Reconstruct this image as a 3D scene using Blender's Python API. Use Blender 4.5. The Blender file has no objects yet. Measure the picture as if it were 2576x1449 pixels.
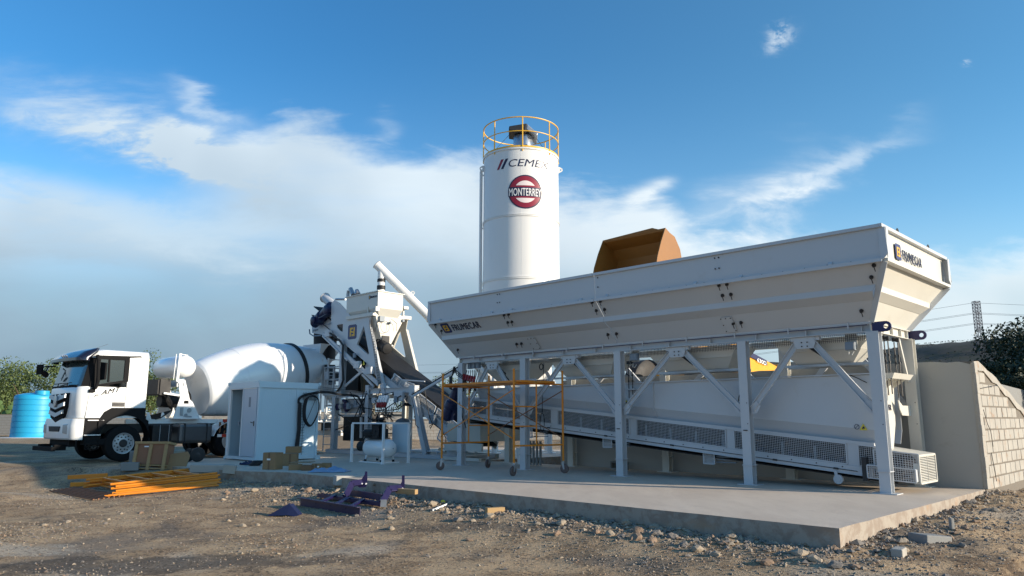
import bpy, bmesh, math, random
from mathutils import Vector, Matrix, noise
from mathutils.geometry import tessellate_polygon
random.seed(7)
R = math.radians
SC = bpy.context.scene
COL = SC.collection
# ------------------------------------------------------------------ camera, sky, sun, exposure
EYE, PITCH, AZ = 1.2, 0.175, 0.7904
cam = bpy.data.objects.new('camera', bpy.data.cameras.new('camera')); COL.objects.link(cam)
cam.location = (0, 0, EYE); cam.rotation_euler = (math.pi/2 + PITCH, 0, 0)
cam.data.lens = 25.896; cam.data.sensor_width = 36; cam.data.clip_end = 5000; cam.data.clip_start = .05
SC.camera = cam
SUN_DIR = Vector((.9365, -.350, math.tan(R(14.6)))).normalized()
SC.view_settings.view_transform = 'Standard'; SC.view_settings.look = 'None'
SC.view_settings.exposure = 0.40; SC.view_settings.gamma = 1
sun = bpy.data.objects.new('sun', bpy.data.lights.new('sun', 'SUN')); COL.objects.link(sun)
sun.data.energy = 5.0; sun.data.angle = R(.55); sun.data.color = (1, .86, .69)
sun.rotation_euler = SUN_DIR.to_track_quat('Z', 'Y').to_euler()
W = bpy.data.worlds.new('World'); SC.world = W; W.use_nodes = True

class NT:
    """tiny helper round a node tree"""
    def __init__(s, nt): s.nt = nt; s.n = nt.nodes; s.l = nt.links
    def add(s, typ, inp=None, **kw):
        nd = s.n.new(typ)
        for k, v in kw.items(): setattr(nd, k, v)
        for k, v in (inp or {}).items():
            if isinstance(v, bpy.types.NodeSocket): s.l.new(v, nd.inputs[k])
            else: nd.inputs[k].default_value = v
        return nd
    def m(s, op, a, b=None, c=None, clamp=False):
        i = {0: a}
        if b is not None: i[1] = b
        if c is not None: i[2] = c
        return s.add('ShaderNodeMath', i, operation=op, use_clamp=clamp).outputs[0]
    def mix(s, f, a, b, bt='MIX'):
        nd = s.add('ShaderNodeMix', data_type='RGBA', blend_type=bt)
        for k, v in ((0, f), (6, a), (7, b)):
            if isinstance(v, bpy.types.NodeSocket): s.l.new(v, nd.inputs[k])
            else: nd.inputs[k].default_value = v if k == 0 or len(v) == 4 else (*v, 1)
        return nd.outputs[2]
    def ss(s, x, a, b):
        nd = s.add('ShaderNodeMapRange', {0: x, 1: a, 2: b, 3: 0., 4: 1.}, interpolation_type='SMOOTHSTEP')
        return nd.outputs[0]
    def noise(s, vec, sc, det=4, rough=.55, dist=0):
        return s.add('ShaderNodeTexNoise', {'Vector': vec, 'Scale': sc, 'Detail': det, 'Roughness': rough, 'Distortion': dist}).outputs[0]

def px_uv(x, y):                       # a look direction of the sky as (X/Y, Z/Y)
    a = (x-1288)/1853; b = (724.5-y)/1853
    d = math.cos(PITCH)-b*math.sin(PITCH)
    return a/d, (math.sin(PITCH)+b*math.cos(PITCH))/d

def build_world():
    t = NT(W.node_tree); t.n.clear()
    sky = t.add('ShaderNodeTexSky', sky_type='NISHITA', sun_disc=False, sun_elevation=R(14.8), sun_rotation=math.atan2(.9365, -.350), air_density=1.1, dust_density=.6, ozone_density=2.2)
    geo = t.add('ShaderNodeNewGeometry')
    vec = t.add('ShaderNodeVectorMath', {0: geo.outputs['Incoming']}, operation='SCALE'); vec.inputs[3].default_value = -1
    sp = t.add('ShaderNodeSeparateXYZ', {0: vec.outputs[0]})
    X, Y, Z = sp.outputs
    ya = t.m('MAXIMUM', t.m('ABSOLUTE', Y), .12)
    u = t.m('DIVIDE', X, ya); v = t.m('DIVIDE', Z, ya)
    # warped coordinates along the wind (streaks fall to the right)
    co = t.add('ShaderNodeCombineXYZ', {0: u, 1: v, 2: 0.})
    rot = t.add('ShaderNodeMapping', {0: co.outputs[0], 'Rotation': (0, 0, R(24)), 'Scale': (1.5, 5.2, 1)})
    rot2 = t.add('ShaderNodeMapping', {0: co.outputs[0], 'Rotation': (0, 0, R(12)), 'Scale': (2.2, 4.5, 1)})
    n1 = t.noise(rot.outputs[0], 2.1, 7, .58, .35)
    n2 = t.noise(rot2.outputs[0], 4.5, 8, .6, .5)
    n3 = t.noise(co.outputs[0], 2.6, 3, .5, .2)
    wob = t.m('ADD', t.m('MULTIPLY', t.m('SUBTRACT', n1, .5), .36), t.m('MULTIPLY', t.m('SUBTRACT', n2, .5), .12))
    # upper edge of the cloud mass
    pts = [(-500, 330), (0, 395), (150, 405), (330, 420), (450, 380), (560, 330), (700, 268), (800, 272), (930, 340), (1060, 385), (1200, 400), (1400, 462),
           (1540, 470), (1640, 478), (1760, 545), (1900, 575), (2050, 605), (2300, 600), (2576, 620), (3000, 560)]
    fc = t.add('ShaderNodeFloatCurve', {1: t.m('MULTIPLY_ADD', u, .5, .5)})
    cv = fc.mapping.curves[0]; fc.mapping.use_clip = False
    P = [px_uv(*p) for p in pts]
    while len(cv.points) < len(P): cv.points.new(.5, .5)
    for q, (a, b) in zip(cv.points, P): q.location = (min(1, max(0, a*.5+.5)), b); q.handle_type = 'AUTO'
    fc.mapping.update()
    edge = fc.outputs[0]
    d = t.m('ADD', t.m('SUBTRACT', edge, v), t.m('MULTIPLY', wob, .55))
    mass = t.m('MULTIPLY', t.ss(d, -.010, .060), t.m('MULTIPLY_ADD', t.ss(n1, .25, .62), .22, .80))
    def streak(x0, y0, x1, y1, w, amp, warp=.5, pw=4.):
        a, b = px_uv(x0, y0), px_uv(x1, y1)
        cx, cy = (a[0]+b[0])/2, (a[1]+b[1])/2; L = math.hypot(b[0]-a[0], b[1]-a[1])/2; an = math.atan2(b[1]-a[1], b[0]-a[0])
        du = t.m('SUBTRACT', u, cx); dv = t.m('ADD', t.m('SUBTRACT', v, cy), t.m('MULTIPLY', wob, warp))
        p = t.m('ADD', t.m('MULTIPLY', du, math.cos(an)/L), t.m('MULTIPLY', dv, math.sin(an)/L))
        q = t.m('ADD', t.m('MULTIPLY', du, -math.sin(an)/w), t.m('MULTIPLY', dv, math.cos(an)/w))
        r = t.m('ADD', t.m('POWER', t.m('ABSOLUTE', p), pw), t.m('MULTIPLY', q, q))
        return t.m('MULTIPLY', t.m('POWER', 2.718, t.m('MULTIPLY', r, -1.)), amp)
    def add(a, b): return t.m('ADD', a, b)
    grain = t.m('MULTIPLY_ADD', t.ss(n2, .32, .66), .7, .3)
    s_up = streak(-10, 225, 640, 440, .034, 1.1, .6)
    s_up2 = streak(180, 330, 560, 400, .026, .7, .8)
    s_w1 = streak(430, 230, 620, 345, .014, .55, .5)
    s_w2 = streak(940, 300, 1000, 350, .016, .35)
    s_r1 = streak(1740, 575, 2060, 425, .030, .8, .5)
    s_r2 = streak(1930, 480, 2290, 335, .014, .5, .45)
    s_r3 = streak(1580, 500, 1695, 455, .010, .9, .15)
    s_p1 = streak(1930, 100, 1990, 80, .010, .62, .35, 2.)
    s_p2 = streak(2424, 178, 2444, 180, .005, .6, .2, 2.)
    st = s_up
    for q in (s_up2, s_w1, s_w2, s_r1, s_r2): st = add(st, q)
    st = t.m('MULTIPLY', st, grain)
    n4 = t.noise(co.outputs[0], 38., 5, .65, .4)
    for q in (s_p1, s_p2): st = add(st, t.m('MULTIPLY', q, t.m('MULTIPLY_ADD', t.ss(n4, .36, .60), 1.1, .0)))
    st = add(st, t.m('MULTIPLY', s_r3, grain))
    wedge = streak(-80, 330, 560, 505, .036, 1.0, .35)
    wedge2 = streak(20, 700, 760, 700, .06, .30, .6)
    mass = t.m('MULTIPLY', mass, t.m('SUBTRACT', 1., wedge, clamp=True))
    mass = t.m('MULTIPLY', mass, t.m('SUBTRACT', 1., wedge2, clamp=True))
    band = streak(-60, 430, 860, 640, .040, .85, .5)
    mask = t.m('ADD', mass, st, clamp=True)
    # cloud colour: whiter high and to the right, grey-blue low on the left
    right = t.ss(u, -.35, .55)
    hi = t.ss(v, .08, .40)
    lowc = t.mix(right, (.16, .25, .335), (.42, .54, .60))
    hic = t.mix(right, (.46, .575, .66), (.60, .69, .75))
    cc = t.mix(hi, lowc, hic)
    rim = t.m('MULTIPLY', t.ss(d, .26, .03), t.ss(v, .16, .24))
    cc = t.mix(t.m('MULTIPLY', rim, .8), cc, t.mix(right, (.68, .76, .81), (.74, .80, .83)))
    cc = t.mix(t.m('MULTIPLY', t.ss(n3, .38, .62), .55), cc, t.mix(right, (.29, .385, .47), (.74, .79, .82)))
    cc = t.mix(band, cc, (.50, .60, .67))
    # clear sky: nishita, deepened
    tint = t.mix(t.ss(v, .0, .55), (.85, 1.0, 1.08), t.mix(right, (.27, .64, .87), (.44, .78, .92)))
    base = t.mix(1., sky.outputs[0], tint, 'MULTIPLY')
    base = t.mix(1., base, (.165, .176, .182), 'MULTIPLY')
    hz = t.mix(right, (.165, .26, .345), (.42, .55, .63))
    base = t.mix(t.m('MULTIPLY', t.ss(v, .33, .0), .85), base, hz)
    col = t.mix(t.m('MULTIPLY', mask, .93), base, cc)
    # below the horizon: earth
    col = t.mix(t.ss(Z, 0., -.03), col, (.12, .10, .085))
    bg = t.add('ShaderNodeBackground', {0: col, 1: 1.})
    out = t.add('ShaderNodeOutputWorld', {0: bg.outputs[0]})
build_world()

# ------------------------------------------------------------------ materials
MATS = {}
def pm(name, col, rough=.5, metal=0., var=.12, sc=2.5, col2=None, c2=(.5, .7), bump=0., bsc=30., spec=.5, coat=0., c2sc=None, stretch=None):
    """painted / mineral surface: base colour broken up by two noises, a second colour in patches, fine bump"""
    m = bpy.data.materials.new(name); m.use_nodes = True; t = NT(m.node_tree)
    b = t.n['Principled BSDF']
    tc = t.add('ShaderNodeTexCoord').outputs['Object']
    if stretch: tc = t.add('ShaderNodeMapping', {0: tc, 'Scale': stretch}).outputs[0]
    n = t.noise(tc, sc, 6, .6)
    f = t.m('MULTIPLY_ADD', n, 2*var, 1-var)
    c = t.mix(1., col, t.add('ShaderNodeCombineColor', {0: f, 1: f, 2: f}).outputs[0], 'MULTIPLY')
    if col2:
        n2 = t.noise(tc, c2sc or sc*1.7, 8, .65, .6)
        c = t.mix(t.ss(n2, *c2), c, col2)
    t.l.new(c, b.inputs['Base Color'])
    t.l.new(t.m('MULTIPLY_ADD', n, .25, rough-.125, clamp=True), b.inputs['Roughness'])
    b.inputs['Metallic'].default_value = metal
    b.inputs['Specular IOR Level'].default_value = spec
    b.inputs['Coat Weight'].default_value = coat
    if bump:
        nb = t.noise(tc, bsc, 6, .7)
        bp = t.add('ShaderNodeBump', {'Height': nb, 'Strength': bump, 'Distance': .02})
        t.l.new(bp.outputs[0], b.inputs['Normal'])
    MATS[name] = m; return m
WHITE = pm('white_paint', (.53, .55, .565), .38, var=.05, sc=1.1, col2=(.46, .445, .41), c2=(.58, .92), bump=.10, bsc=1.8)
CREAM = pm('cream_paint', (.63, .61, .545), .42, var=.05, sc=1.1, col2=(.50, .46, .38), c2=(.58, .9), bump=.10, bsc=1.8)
TRUCKW = pm('truck_white', (.80, .81, .80), .2, var=.03, sc=1., coat=.5)
DRUMW = pm('drum_white', (.78, .80, .81), .3, var=.04, sc=1., col2=(.62, .62, .60), c2=(.6, .9), coat=.25)
SILOW = pm('silo_white', (.78, .77, .74), .36, var=.05, sc=.8, col2=(.62, .60, .56), c2=(.58, .9), bump=.05, bsc=8, stretch=(1, 1, .25))
PANEL = pm('container_white', (.56, .68, .73), .4, var=.03, sc=1.)
DOORM = pm('door_grey', (.50, .56, .62), .45, var=.03, sc=1.)
NAVY = pm('navy', (.012, .012, .085), .4, var=.1)
LOGOB = pm('logo_blue', (.02, .025, .11), .4, var=.05)
YEL = pm('logo_yellow', (.75, .42, .03), .45, var=.05)
PURP = pm('purple_paint', (.014, .010, .058), .38, var=.22, sc=8, col2=(.16, .12, .13), c2=(.66, .82), bump=.05)
BLUEM = pm('motor_blue', (.009, .013, .055), .4, var=.2, sc=6)
BLACK = pm('black_rubber', (.012, .012, .013), .6, var=.3, sc=5)
DARK = pm('dark_steel', (.026, .026, .028), .5, .1, var=.3, sc=6)
GREYM = pm('grey_plastic', (.21, .25, .29), .5, var=.08)
TANKG = pm('tank_grey', (.13, .135, .14), .4, .6, var=.2, sc=4)
TBLK = pm('truck_black', (.014, .014, .015), .7, var=.2, sc=4, spec=.08)
ALU = pm('aluminium', (.50, .52, .54), .32, .9, var=.12, sc=5)
GALV = pm('galvanised', (.42, .44, .46), .42, .7, var=.2, sc=7)
ORANGE = pm('orange_paint', (.72, .24, .015), .42, var=.16, sc=7, col2=(.34, .12, .03), c2=(.62, .8), bump=.04)
RUST = pm('rusty_orange', (.24, .10, .04), .7, var=.25, sc=9, col2=(.10, .045, .025), c2=(.5, .7), bump=.1)
RAILY = pm('rail_yellow', (.85, .48, .03), .45, var=.1, sc=4)
LOADY = pm('loader_yellow', (.78, .36, .015), .42, var=.12, sc=3, col2=(.35, .18, .05), c2=(.6, .85))
BUCK = pm('bucket_ochre', (.28, .115, .02), .5, var=.14, sc=2, col2=(.30, .14, .04), c2=(.55, .8))
REDM = pm('red_plastic', (.28, .012, .015), .4, var=.1)
MAROON = pm('logo_maroon', (.25, .008, .03), .45, var=.05)
INK = pm('ink_navy', (.010, .016, .055), .5, var=.05)
LWHITE = pm('letter_white', (.85, .84, .82), .5, var=.03)
PINKW = pm('logo_pale', (.80, .70, .68), .5, var=.03)
CARD = pm('cardboard', (.30, .19, .095), .85, var=.12, sc=4, col2=(.20, .125, .06), c2=(.55, .8), bump=.05)
CARDD = pm('cardboard_dark', (.20, .115, .06), .85, var=.12, sc=4)
WOOD = pm('pale_wood', (.40, .26, .12), .8, var=.2, sc=6, stretch=(1, 1, 8), bump=.1)
PLY = pm('plywood', (.27, .13, .07), .8, var=.15, sc=5, bump=.05)
CONC = pm('concrete', (.44, .40, .345), .85, var=.13, sc=1.2, col2=(.33, .29, .25), c2=(.5, .72), bump=.12, bsc=25)
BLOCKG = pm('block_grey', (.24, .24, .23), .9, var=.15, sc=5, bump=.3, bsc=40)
BLOCKT = pm('block_tan', (.39, .365, .32), .9, var=.3, sc=2.2, col2=(.34, .22, .14), c2=(.52, .75), bump=.3, bsc=35)
MORT = pm('mortar', (.19, .165, .135), .95, var=.2, sc=5, bump=.5, bsc=30)
PLAST = pm('plaster', (.40, .395, .365), .9, var=.09, sc=.9, col2=(.24, .21, .17), c2=(.60, .82), bump=.08, bsc=20)
TANKB = pm('tank_blue', (.02, .36, .62), .42, var=.05, sc=1.)
BARK = pm('bark', (.10, .075, .05), .9, var=.3, sc=5, bump=.4)
YSTICK = pm('sticker_yellow', (.75, .60, .04), .5, var=.03)
REDREF = pm('reflector_red', (.55, .04, .02), .3, var=.05)
AMBER = pm('amber', (.80, .28, .01), .3, var=.05)
PLASTIC = pm('blue_sheet', (.20, .32, .50), .35, var=.2, sc=5, bump=.3, bsc=8)
STONE = [pm('stone_pale', (.36, .29, .21), .9, var=.25, sc=6, bump=.4), pm('stone_grey', (.20, .175, .15), .9, var=.25, sc=6, bump=.4), pm('stone_pink', (.27, .185, .125), .9, var=.25, sc=6, bump=.4)]
RIMS = pm('rim_silver', (.42, .44, .46), .4, .3, var=.1)
def glass(name, tint=(.10, .14, .15), a=.45):
    m = bpy.data.materials.new(name); m.use_nodes = True; t = NT(m.node_tree); b = t.n['Principled BSDF']
    tr = t.add('ShaderNodeBsdfTransparent', {0: (.42, .55, .56, 1)})
    gl = t.add('ShaderNodeBsdfGlossy', {0: (.9, .95, 1, 1), 'Roughness': .10})
    df = t.add('ShaderNodeBsdfDiffuse', {0: (*tint, 1)})
    fr = t.add('ShaderNodeFresnel', {0: 1.5})
    mx = t.add('ShaderNodeMixShader', {0: a, 1: tr.outputs[0], 2: df.outputs[0]})
    m2 = t.add('ShaderNodeMixShader', {0: t.m('ADD', t.m('MULTIPLY', fr.outputs[0], .9), .10, clamp=True), 1: mx.outputs[0], 2: gl.outputs[0]})
    t.l.new(m2.outputs[0], t.n['Material Output'].inputs[0]); return m
GLASS = glass('window_glass', (.05, .075, .08), .72)
# leaf material
def leafmat(name, c1, c2):
    m = bpy.data.materials.new(name); m.use_nodes = True; t = NT(m.node_tree); b = t.n['Principled BSDF']
    tc = t.add('ShaderNodeTexCoord').outputs['Object']
    oi = t.noise(tc, 1.1, 4, .6); n2 = t.noise(tc, 14., 2, .5)
    c = t.mix(t.ss(oi, .35, .65), c1, c2)
    c = t.mix(t.ss(n2, .45, .7), c, tuple(min(1, x*1.7) for x in c1))
    t.l.new(c, b.inputs['Base Color']); b.inputs['Roughness'].default_value = .6
    b.inputs['Transmission Weight'].default_value = 0
    return m
LEAF = leafmat('leaf', (.055, .085, .022), (.10, .13, .035))
LEAFD = leafmat('leaf_dark', (.011, .022, .007), (.024, .040, .011))

# ------------------------------------------------------------------ frames and mesh builder
S_ = Vector((-math.sin(AZ), math.cos(AZ), 0)); T_ = Vector((math.cos(AZ), math.sin(AZ), 0))
def PL(p): return S_*p[0] + T_*p[1] + Vector((0, 0, p[2]))          # plant frame: s along the bins, t across them
def WD(p): return Vector(p)
MAT = {}                                                              # object -> world matrix
def thing(name, label, cat, loc, rz=0., group=None):
    o = bpy.data.objects.new(name, None); COL.objects.link(o); o.empty_display_size = .2
    M = Matrix.Translation(loc) @ Matrix.Rotation(rz, 4, 'Z'); o.matrix_world = M; o.location = M.to_translation(); o.rotation_euler = (0, 0, rz)
    MAT[o.name] = M; tag(o, label, cat, group); return o
def tag(o, label=None, cat=None, group=None, kind=None):
    if label: o['label'] = label
    if cat: o['category'] = cat
    if group: o['group'] = group
    if kind: o['kind'] = kind
    return o
PRZ = AZ - math.pi/2
class MB:
    def __init__(s, fr=PL): s.v = []; s.f = []; s.fr = fr; s.mi = []; s.cur = 0
    def add(s, vs, fs):
        n = len(s.v); s.v += [Vector(p) for p in vs]; s.f += [[n+i for i in f] for f in fs]; s.mi += [s.cur]*len(fs); return s
    def box(s, a0, a1, b0, b1, c0, c1):
        return s.add([(a0, b0, c0), (a1, b0, c0), (a1, b1, c0), (a0, b1, c0), (a0, b0, c1), (a1, b0, c1), (a1, b1, c1), (a0, b1, c1)],
                     [(0, 3, 2, 1), (4, 5, 6, 7), (0, 1, 5, 4), (1, 2, 6, 5), (2, 3, 7, 6), (3, 0, 4, 7)])
    def hexa(s, p): return s.add(p, [(0, 3, 2, 1), (4, 5, 6, 7), (0, 1, 5, 4), (1, 2, 6, 5), (2, 3, 7, 6), (3, 0, 4, 7)])
    def bar(s, p0, p1, w, h=None, side=(0, 0, 1), off=(0, 0, 0)):
        """rectangular bar; w is measured along side, h across it"""
        h = w if h is None else h
        p0, p1 = Vector(p0)+Vector(off), Vector(p1)+Vector(off); d = (p1-p0).normalized(); sd = Vector(side); sd = sd-d*sd.dot(d)
        if sd.length < 1e-4: sd = Vector((1, 0, 0))-d*d.x
        sd.normalize(); q = d.cross(sd)
        a, b = sd*w/2, q*h/2
        return s.hexa([p0-a-b, p0+a-b, p0+a+b, p0-a+b, p1-a-b, p1+a-b, p1+a+b, p1-a+b])
    def hsec(s, p0, p1, w, d, side, tf=.012, tw=.01):
        """H section: flange width w along side, depth d across"""
        p0, p1 = Vector(p0), Vector(p1); ax = (p1-p0).normalized(); sd = Vector(side); sd = (sd-ax*sd.dot(ax)).normalized(); q = ax.cross(sd)
        for k in (-1, 1): s.bar(p0+q*k*(d-tf)/2, p1+q*k*(d-tf)/2, w, tf, sd)
        return s.bar(p0, p1, tw, d-2*tf, sd)
    def csec(s, p0, p1, w, d, side, tf=.012):
        """C channel: web of depth d at the -side, flanges reach w along side"""
        p0, p1 = Vector(p0), Vector(p1); ax = (p1-p0).normalized(); sd = Vector(side); sd = (sd-ax*sd.dot(ax)).normalized(); q = ax.cross(sd)
        for k in (-1, 1): s.bar(p0+q*k*(d-tf)/2+sd*w/2, p1+q*k*(d-tf)/2+sd*w/2, w, tf, sd)
        return s.bar(p0+sd*tf/2, p1+sd*tf/2, tf, d-2*tf, sd)
    def tube(s, pts, r, n=8, cap=True):
        pts = [Vector(p) for p in pts]; rings = []; N = len(pts)
        up = None
        for i, p in enumerate(pts):
            d = (pts[min(i+1, N-1)]-pts[max(i-1, 0)]).normalized()
            if up is None: up = Vector((0, 0, 1)) if abs(d.z) < .9 else Vector((1, 0, 0))
            a = (up-d*up.dot(d)).normalized(); b = d.cross(a); up = a
            rr = r[i] if isinstance(r, (list, tuple)) else r
            rings.append([p+(a*math.cos(k*2*math.pi/n)+b*math.sin(k*2*math.pi/n))*rr for k in range(n)])
        vs = [v for g in rings for v in g]; fs = []
        for i in range(N-1):
            for k in range(n): fs.append((i*n+k, i*n+(k+1) % n, (i+1)*n+(k+1) % n, (i+1)*n+k))
        if cap: fs += [tuple(range(n))[::-1], tuple((N-1)*n+k for k in range(n))]
        return s.add(vs, fs)
    def lathe(s, o, ax, prof, n=24, ref=None, cap=True):
        """prof: (distance along axis, radius)"""
        o, ax = Vector(o), Vector(ax).normalized(); up = Vector(ref or ((0, 0, 1) if abs(ax.z) < .9 else (1, 0, 0)))
        a = (up-ax*up.dot(ax)).normalized(); b = ax.cross(a); vs = []; fs = []
        for h, r in prof: vs += [o+ax*h+(a*math.cos(k*2*math.pi/n)+b*math.sin(k*2*math.pi/n))*max(r, 1e-4) for k in range(n)]
        for i in range(len(prof)-1):
            for k in range(n): fs.append((i*n+k, i*n+(k+1) % n, (i+1)*n+(k+1) % n, (i+1)*n+k))
        if cap: fs += [tuple(range(n))[::-1], tuple((len(prof)-1)*n+k for k in range(n))]
        return s.add(vs, fs)
    def prism(s, poly, ext, holes=()):
        """flat outline (3-D points) with holes, thickened by ext"""
        ext = Vector(ext); loops = [[Vector(p) for p in poly]]+[[Vector(p) for p in h] for h in holes]
        tri = tessellate_polygon(loops); flat = [p for l in loops for p in l]; n = len(flat)
        vs = flat+[p+ext for p in flat]; fs = [tuple(f) for f in tri]+[tuple(n+i for i in f[::-1]) for f in tri]
        b = 0
        for l in loops:
            m = len(l)
            for i in range(m): fs.append((b+i, b+(i+1) % m, n+b+(i+1) % m, n+b+i))
            b += m
        return s.add(vs, fs)
    def grille(s, o, ux, uy, nx, ny, w, th=None, frame=0):
        """wire mesh: o corner, ux/uy edge vectors, nx/ny wires, wire width w"""
        o, ux, uy = Vector(o), Vector(ux), Vector(uy); nn = ux.cross(uy).normalized(); th = th or w
        for i in range(1, nx): s.bar(o+ux*i/nx, o+ux*i/nx+uy, w, th, ux)
        for j in range(1, ny): s.bar(o+uy*j/ny, o+uy*j/ny+ux, w, th, uy, nn*w*.6)
        if frame:
            for a, b, sd in ((o, o+ux, uy), (o+uy, o+uy+ux, uy), (o, o+uy, ux), (o+ux, o+ux+uy, ux)): s.bar(a, b, frame, frame*.8, sd)
        return s
    def disc(s, o, ax, r, th, n=16): return s.lathe(o, ax, [(0, r), (th, r)], n)
    def build(s, name, mat, parent=None, smooth=False, bevel=0, recalc=True):
        me = bpy.data.meshes.new(name); o = bpy.data.objects.new(name, me); COL.objects.link(o)
        w = [s.fr(p) for p in s.v]
        if parent is not None:
            Mi = MAT[parent.name].inverted(); MAT[o.name] = MAT[parent.name]; o.parent = parent
        else:
            c = sum(w, Vector())/max(1, len(w)); z = min(p.z for p in w); M = Matrix.Translation((c.x, c.y, z))
            Mi = M.inverted(); MAT[o.name] = M; o.location = (c.x, c.y, z)
        me.from_pydata([Mi @ p for p in w], [], s.f)
        for m in (mat if isinstance(mat, (list, tuple)) else [mat]): me.materials.append(m)
        if len(me.materials) > 1: me.polygons.foreach_set('material_index', s.mi)
        if recalc:
            bm = bmesh.new(); bm.from_mesh(me); bmesh.ops.remove_doubles(bm, verts=bm.verts, dist=1e-5); bmesh.ops.recalc_face_normals(bm, faces=bm.faces); bm.to_mesh(me); bm.free()
        if smooth:
            me.polygons.foreach_set('use_smooth', [True]*len(me.polygons)); me.set_sharp_from_angle(angle=R(35))
        if bevel:
            b = o.modifiers.new('bevel', 'BEVEL'); b.width = bevel; b.segments = 2; b.limit_method = 'ANGLE'; b.angle_limit = R(40)
        return o
def smooth(pts, k=5):
    """Catmull-Rom through the points"""
    P = [Vector(p) for p in pts]; P = [P[0]*2-P[1]]+P+[P[-1]*2-P[-2]]; o = []
    for i in range(1, len(P)-2):
        for j in range(k):
            u = j/k; a, b, c, d = P[i-1:i+3]; o.append(.5*((2*b)+(c-a)*u+(2*a-5*b+4*c-d)*u*u+(3*b-a-3*c+d)*u**3))
    return o+[P[-2]]
def dup(o, dloc, label=None, parent=None):
    """copy a thing with its parts and sub-parts"""
    c = o.copy(); COL.objects.link(c); c.parent = parent
    if parent is None: c.location = Vector(o.location)+Vector(dloc)
    if label: c['label'] = label
    for ch in list(o.children): dup(ch, (0, 0, 0), None, c)
    return c
def text(name, s, O, xd, yd, w, h, mat, parent, bold=.02, th=.006, wrap=None, shear=0., slices=0, sp=1.):
    """lettering fitted to w x h with its lower left corner at world point O"""
    cu = bpy.data.curves.new(name, 'FONT'); cu.body = s; cu.shear = shear; cu.space_character = sp; cu.resolution_u = 3
    ob = bpy.data.objects.new('tmp', cu); COL.objects.link(ob); bpy.context.view_layer.update()
    me = bpy.data.meshes.new_from_object(ob.evaluated_get(bpy.context.evaluated_depsgraph_get()))
    bpy.data.objects.remove(ob); bpy.data.curves.remove(cu)
    bm = bmesh.new(); bm.from_mesh(me)
    xs = [v.co.x for v in bm.verts]; ys = [v.co.y for v in bm.verts]; x0, x1, y0, y1 = min(xs), max(xs), min(ys), max(ys)
    for k in range(1, slices): bmesh.ops.bisect_plane(bm, geom=bm.verts[:]+bm.edges[:]+bm.faces[:], plane_co=(x0+(x1-x0)*k/slices, 0, 0), plane_no=(1, 0, 0))
    base = bm.copy()
    r = bmesh.ops.extrude_face_region(bm, geom=bm.faces[:]); up = [g for g in r['geom'] if isinstance(g, bmesh.types.BMVert)]
    for v in up: v.co.z = 1
    if bold:                                                   # heavier strokes: further layers, each shifted and a little prouder
        tmp = bpy.data.meshes.new('tmp')
        for i_, (dx_, dy_) in enumerate(((1, 0), (-1, 0), (0, .8), (0, -.8))):
            b2 = base.copy()
            for v in b2.verts: v.co.x += dx_*bold; v.co.y += dy_*bold; v.co.z = 1.12+.12*i_
            b2.to_mesh(tmp); b2.free(); bm.from_mesh(tmp)
        bpy.data.meshes.remove(tmp)
    base.free()
    O, xd, yd = Vector(O), Vector(xd).normalized(), Vector(yd).normalized(); nn = xd.cross(yd)
    Mi = MAT[parent.name].inverted()
    for v in bm.verts:
        a = (v.co.x-x0)/(x1-x0)*w; b = (v.co.y-y0)/(y1-y0)*h
        p = wrap(a, b, v.co.z*th) if wrap else O+xd*a+yd*b+nn*v.co.z*th
        v.co = Mi @ p
    bmesh.ops.recalc_face_normals(bm, faces=bm.faces); bm.to_mesh(me); bm.free()
    me.materials.clear(); me.materials.append(mat); me.name = name
    o = bpy.data.objects.new(name, me); COL.objects.link(o); o.parent = parent; MAT[o.name] = MAT[parent.name]; return o

# ================================================================== SETTING
def sst(x, a, b):
    k = min(1, max(0, (x-a)/(b-a))); return k*k*(3-2*k)
PAD = [(3.40, 8.58), (15.6, 8.58), (16.6, 8.05), (21.9, 7.05), (22.7, 8.5), (22.7, 13.9), (23.9, 14.1), (23.9, 22.), (15.9, 22.), (15.9, 14.93), (3.40, 14.93)]
def in_poly(x, y, P):
    c = False
    for i in range(len(P)):
        (x1, y1), (x2, y2) = P[i-1], P[i]
        if (y1 > y) != (y2 > y) and x < (x2-x1)*(y-y1)/(y2-y1)+x1: c = not c
    return c
def d_poly(x, y, P):
    m = 1e9
    for i in range(len(P)):
        (x1, y1), (x2, y2) = P[i-1], P[i]
        L = (x2-x1)**2+(y2-y1)**2; k = min(1, max(0, ((x-x1)*(x2-x1)+(y-y1)*(y2-y1))/L)); m = min(m, math.hypot(x-x1-k*(x2-x1), y-y1-k*(y2-y1)))
    return m
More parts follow.
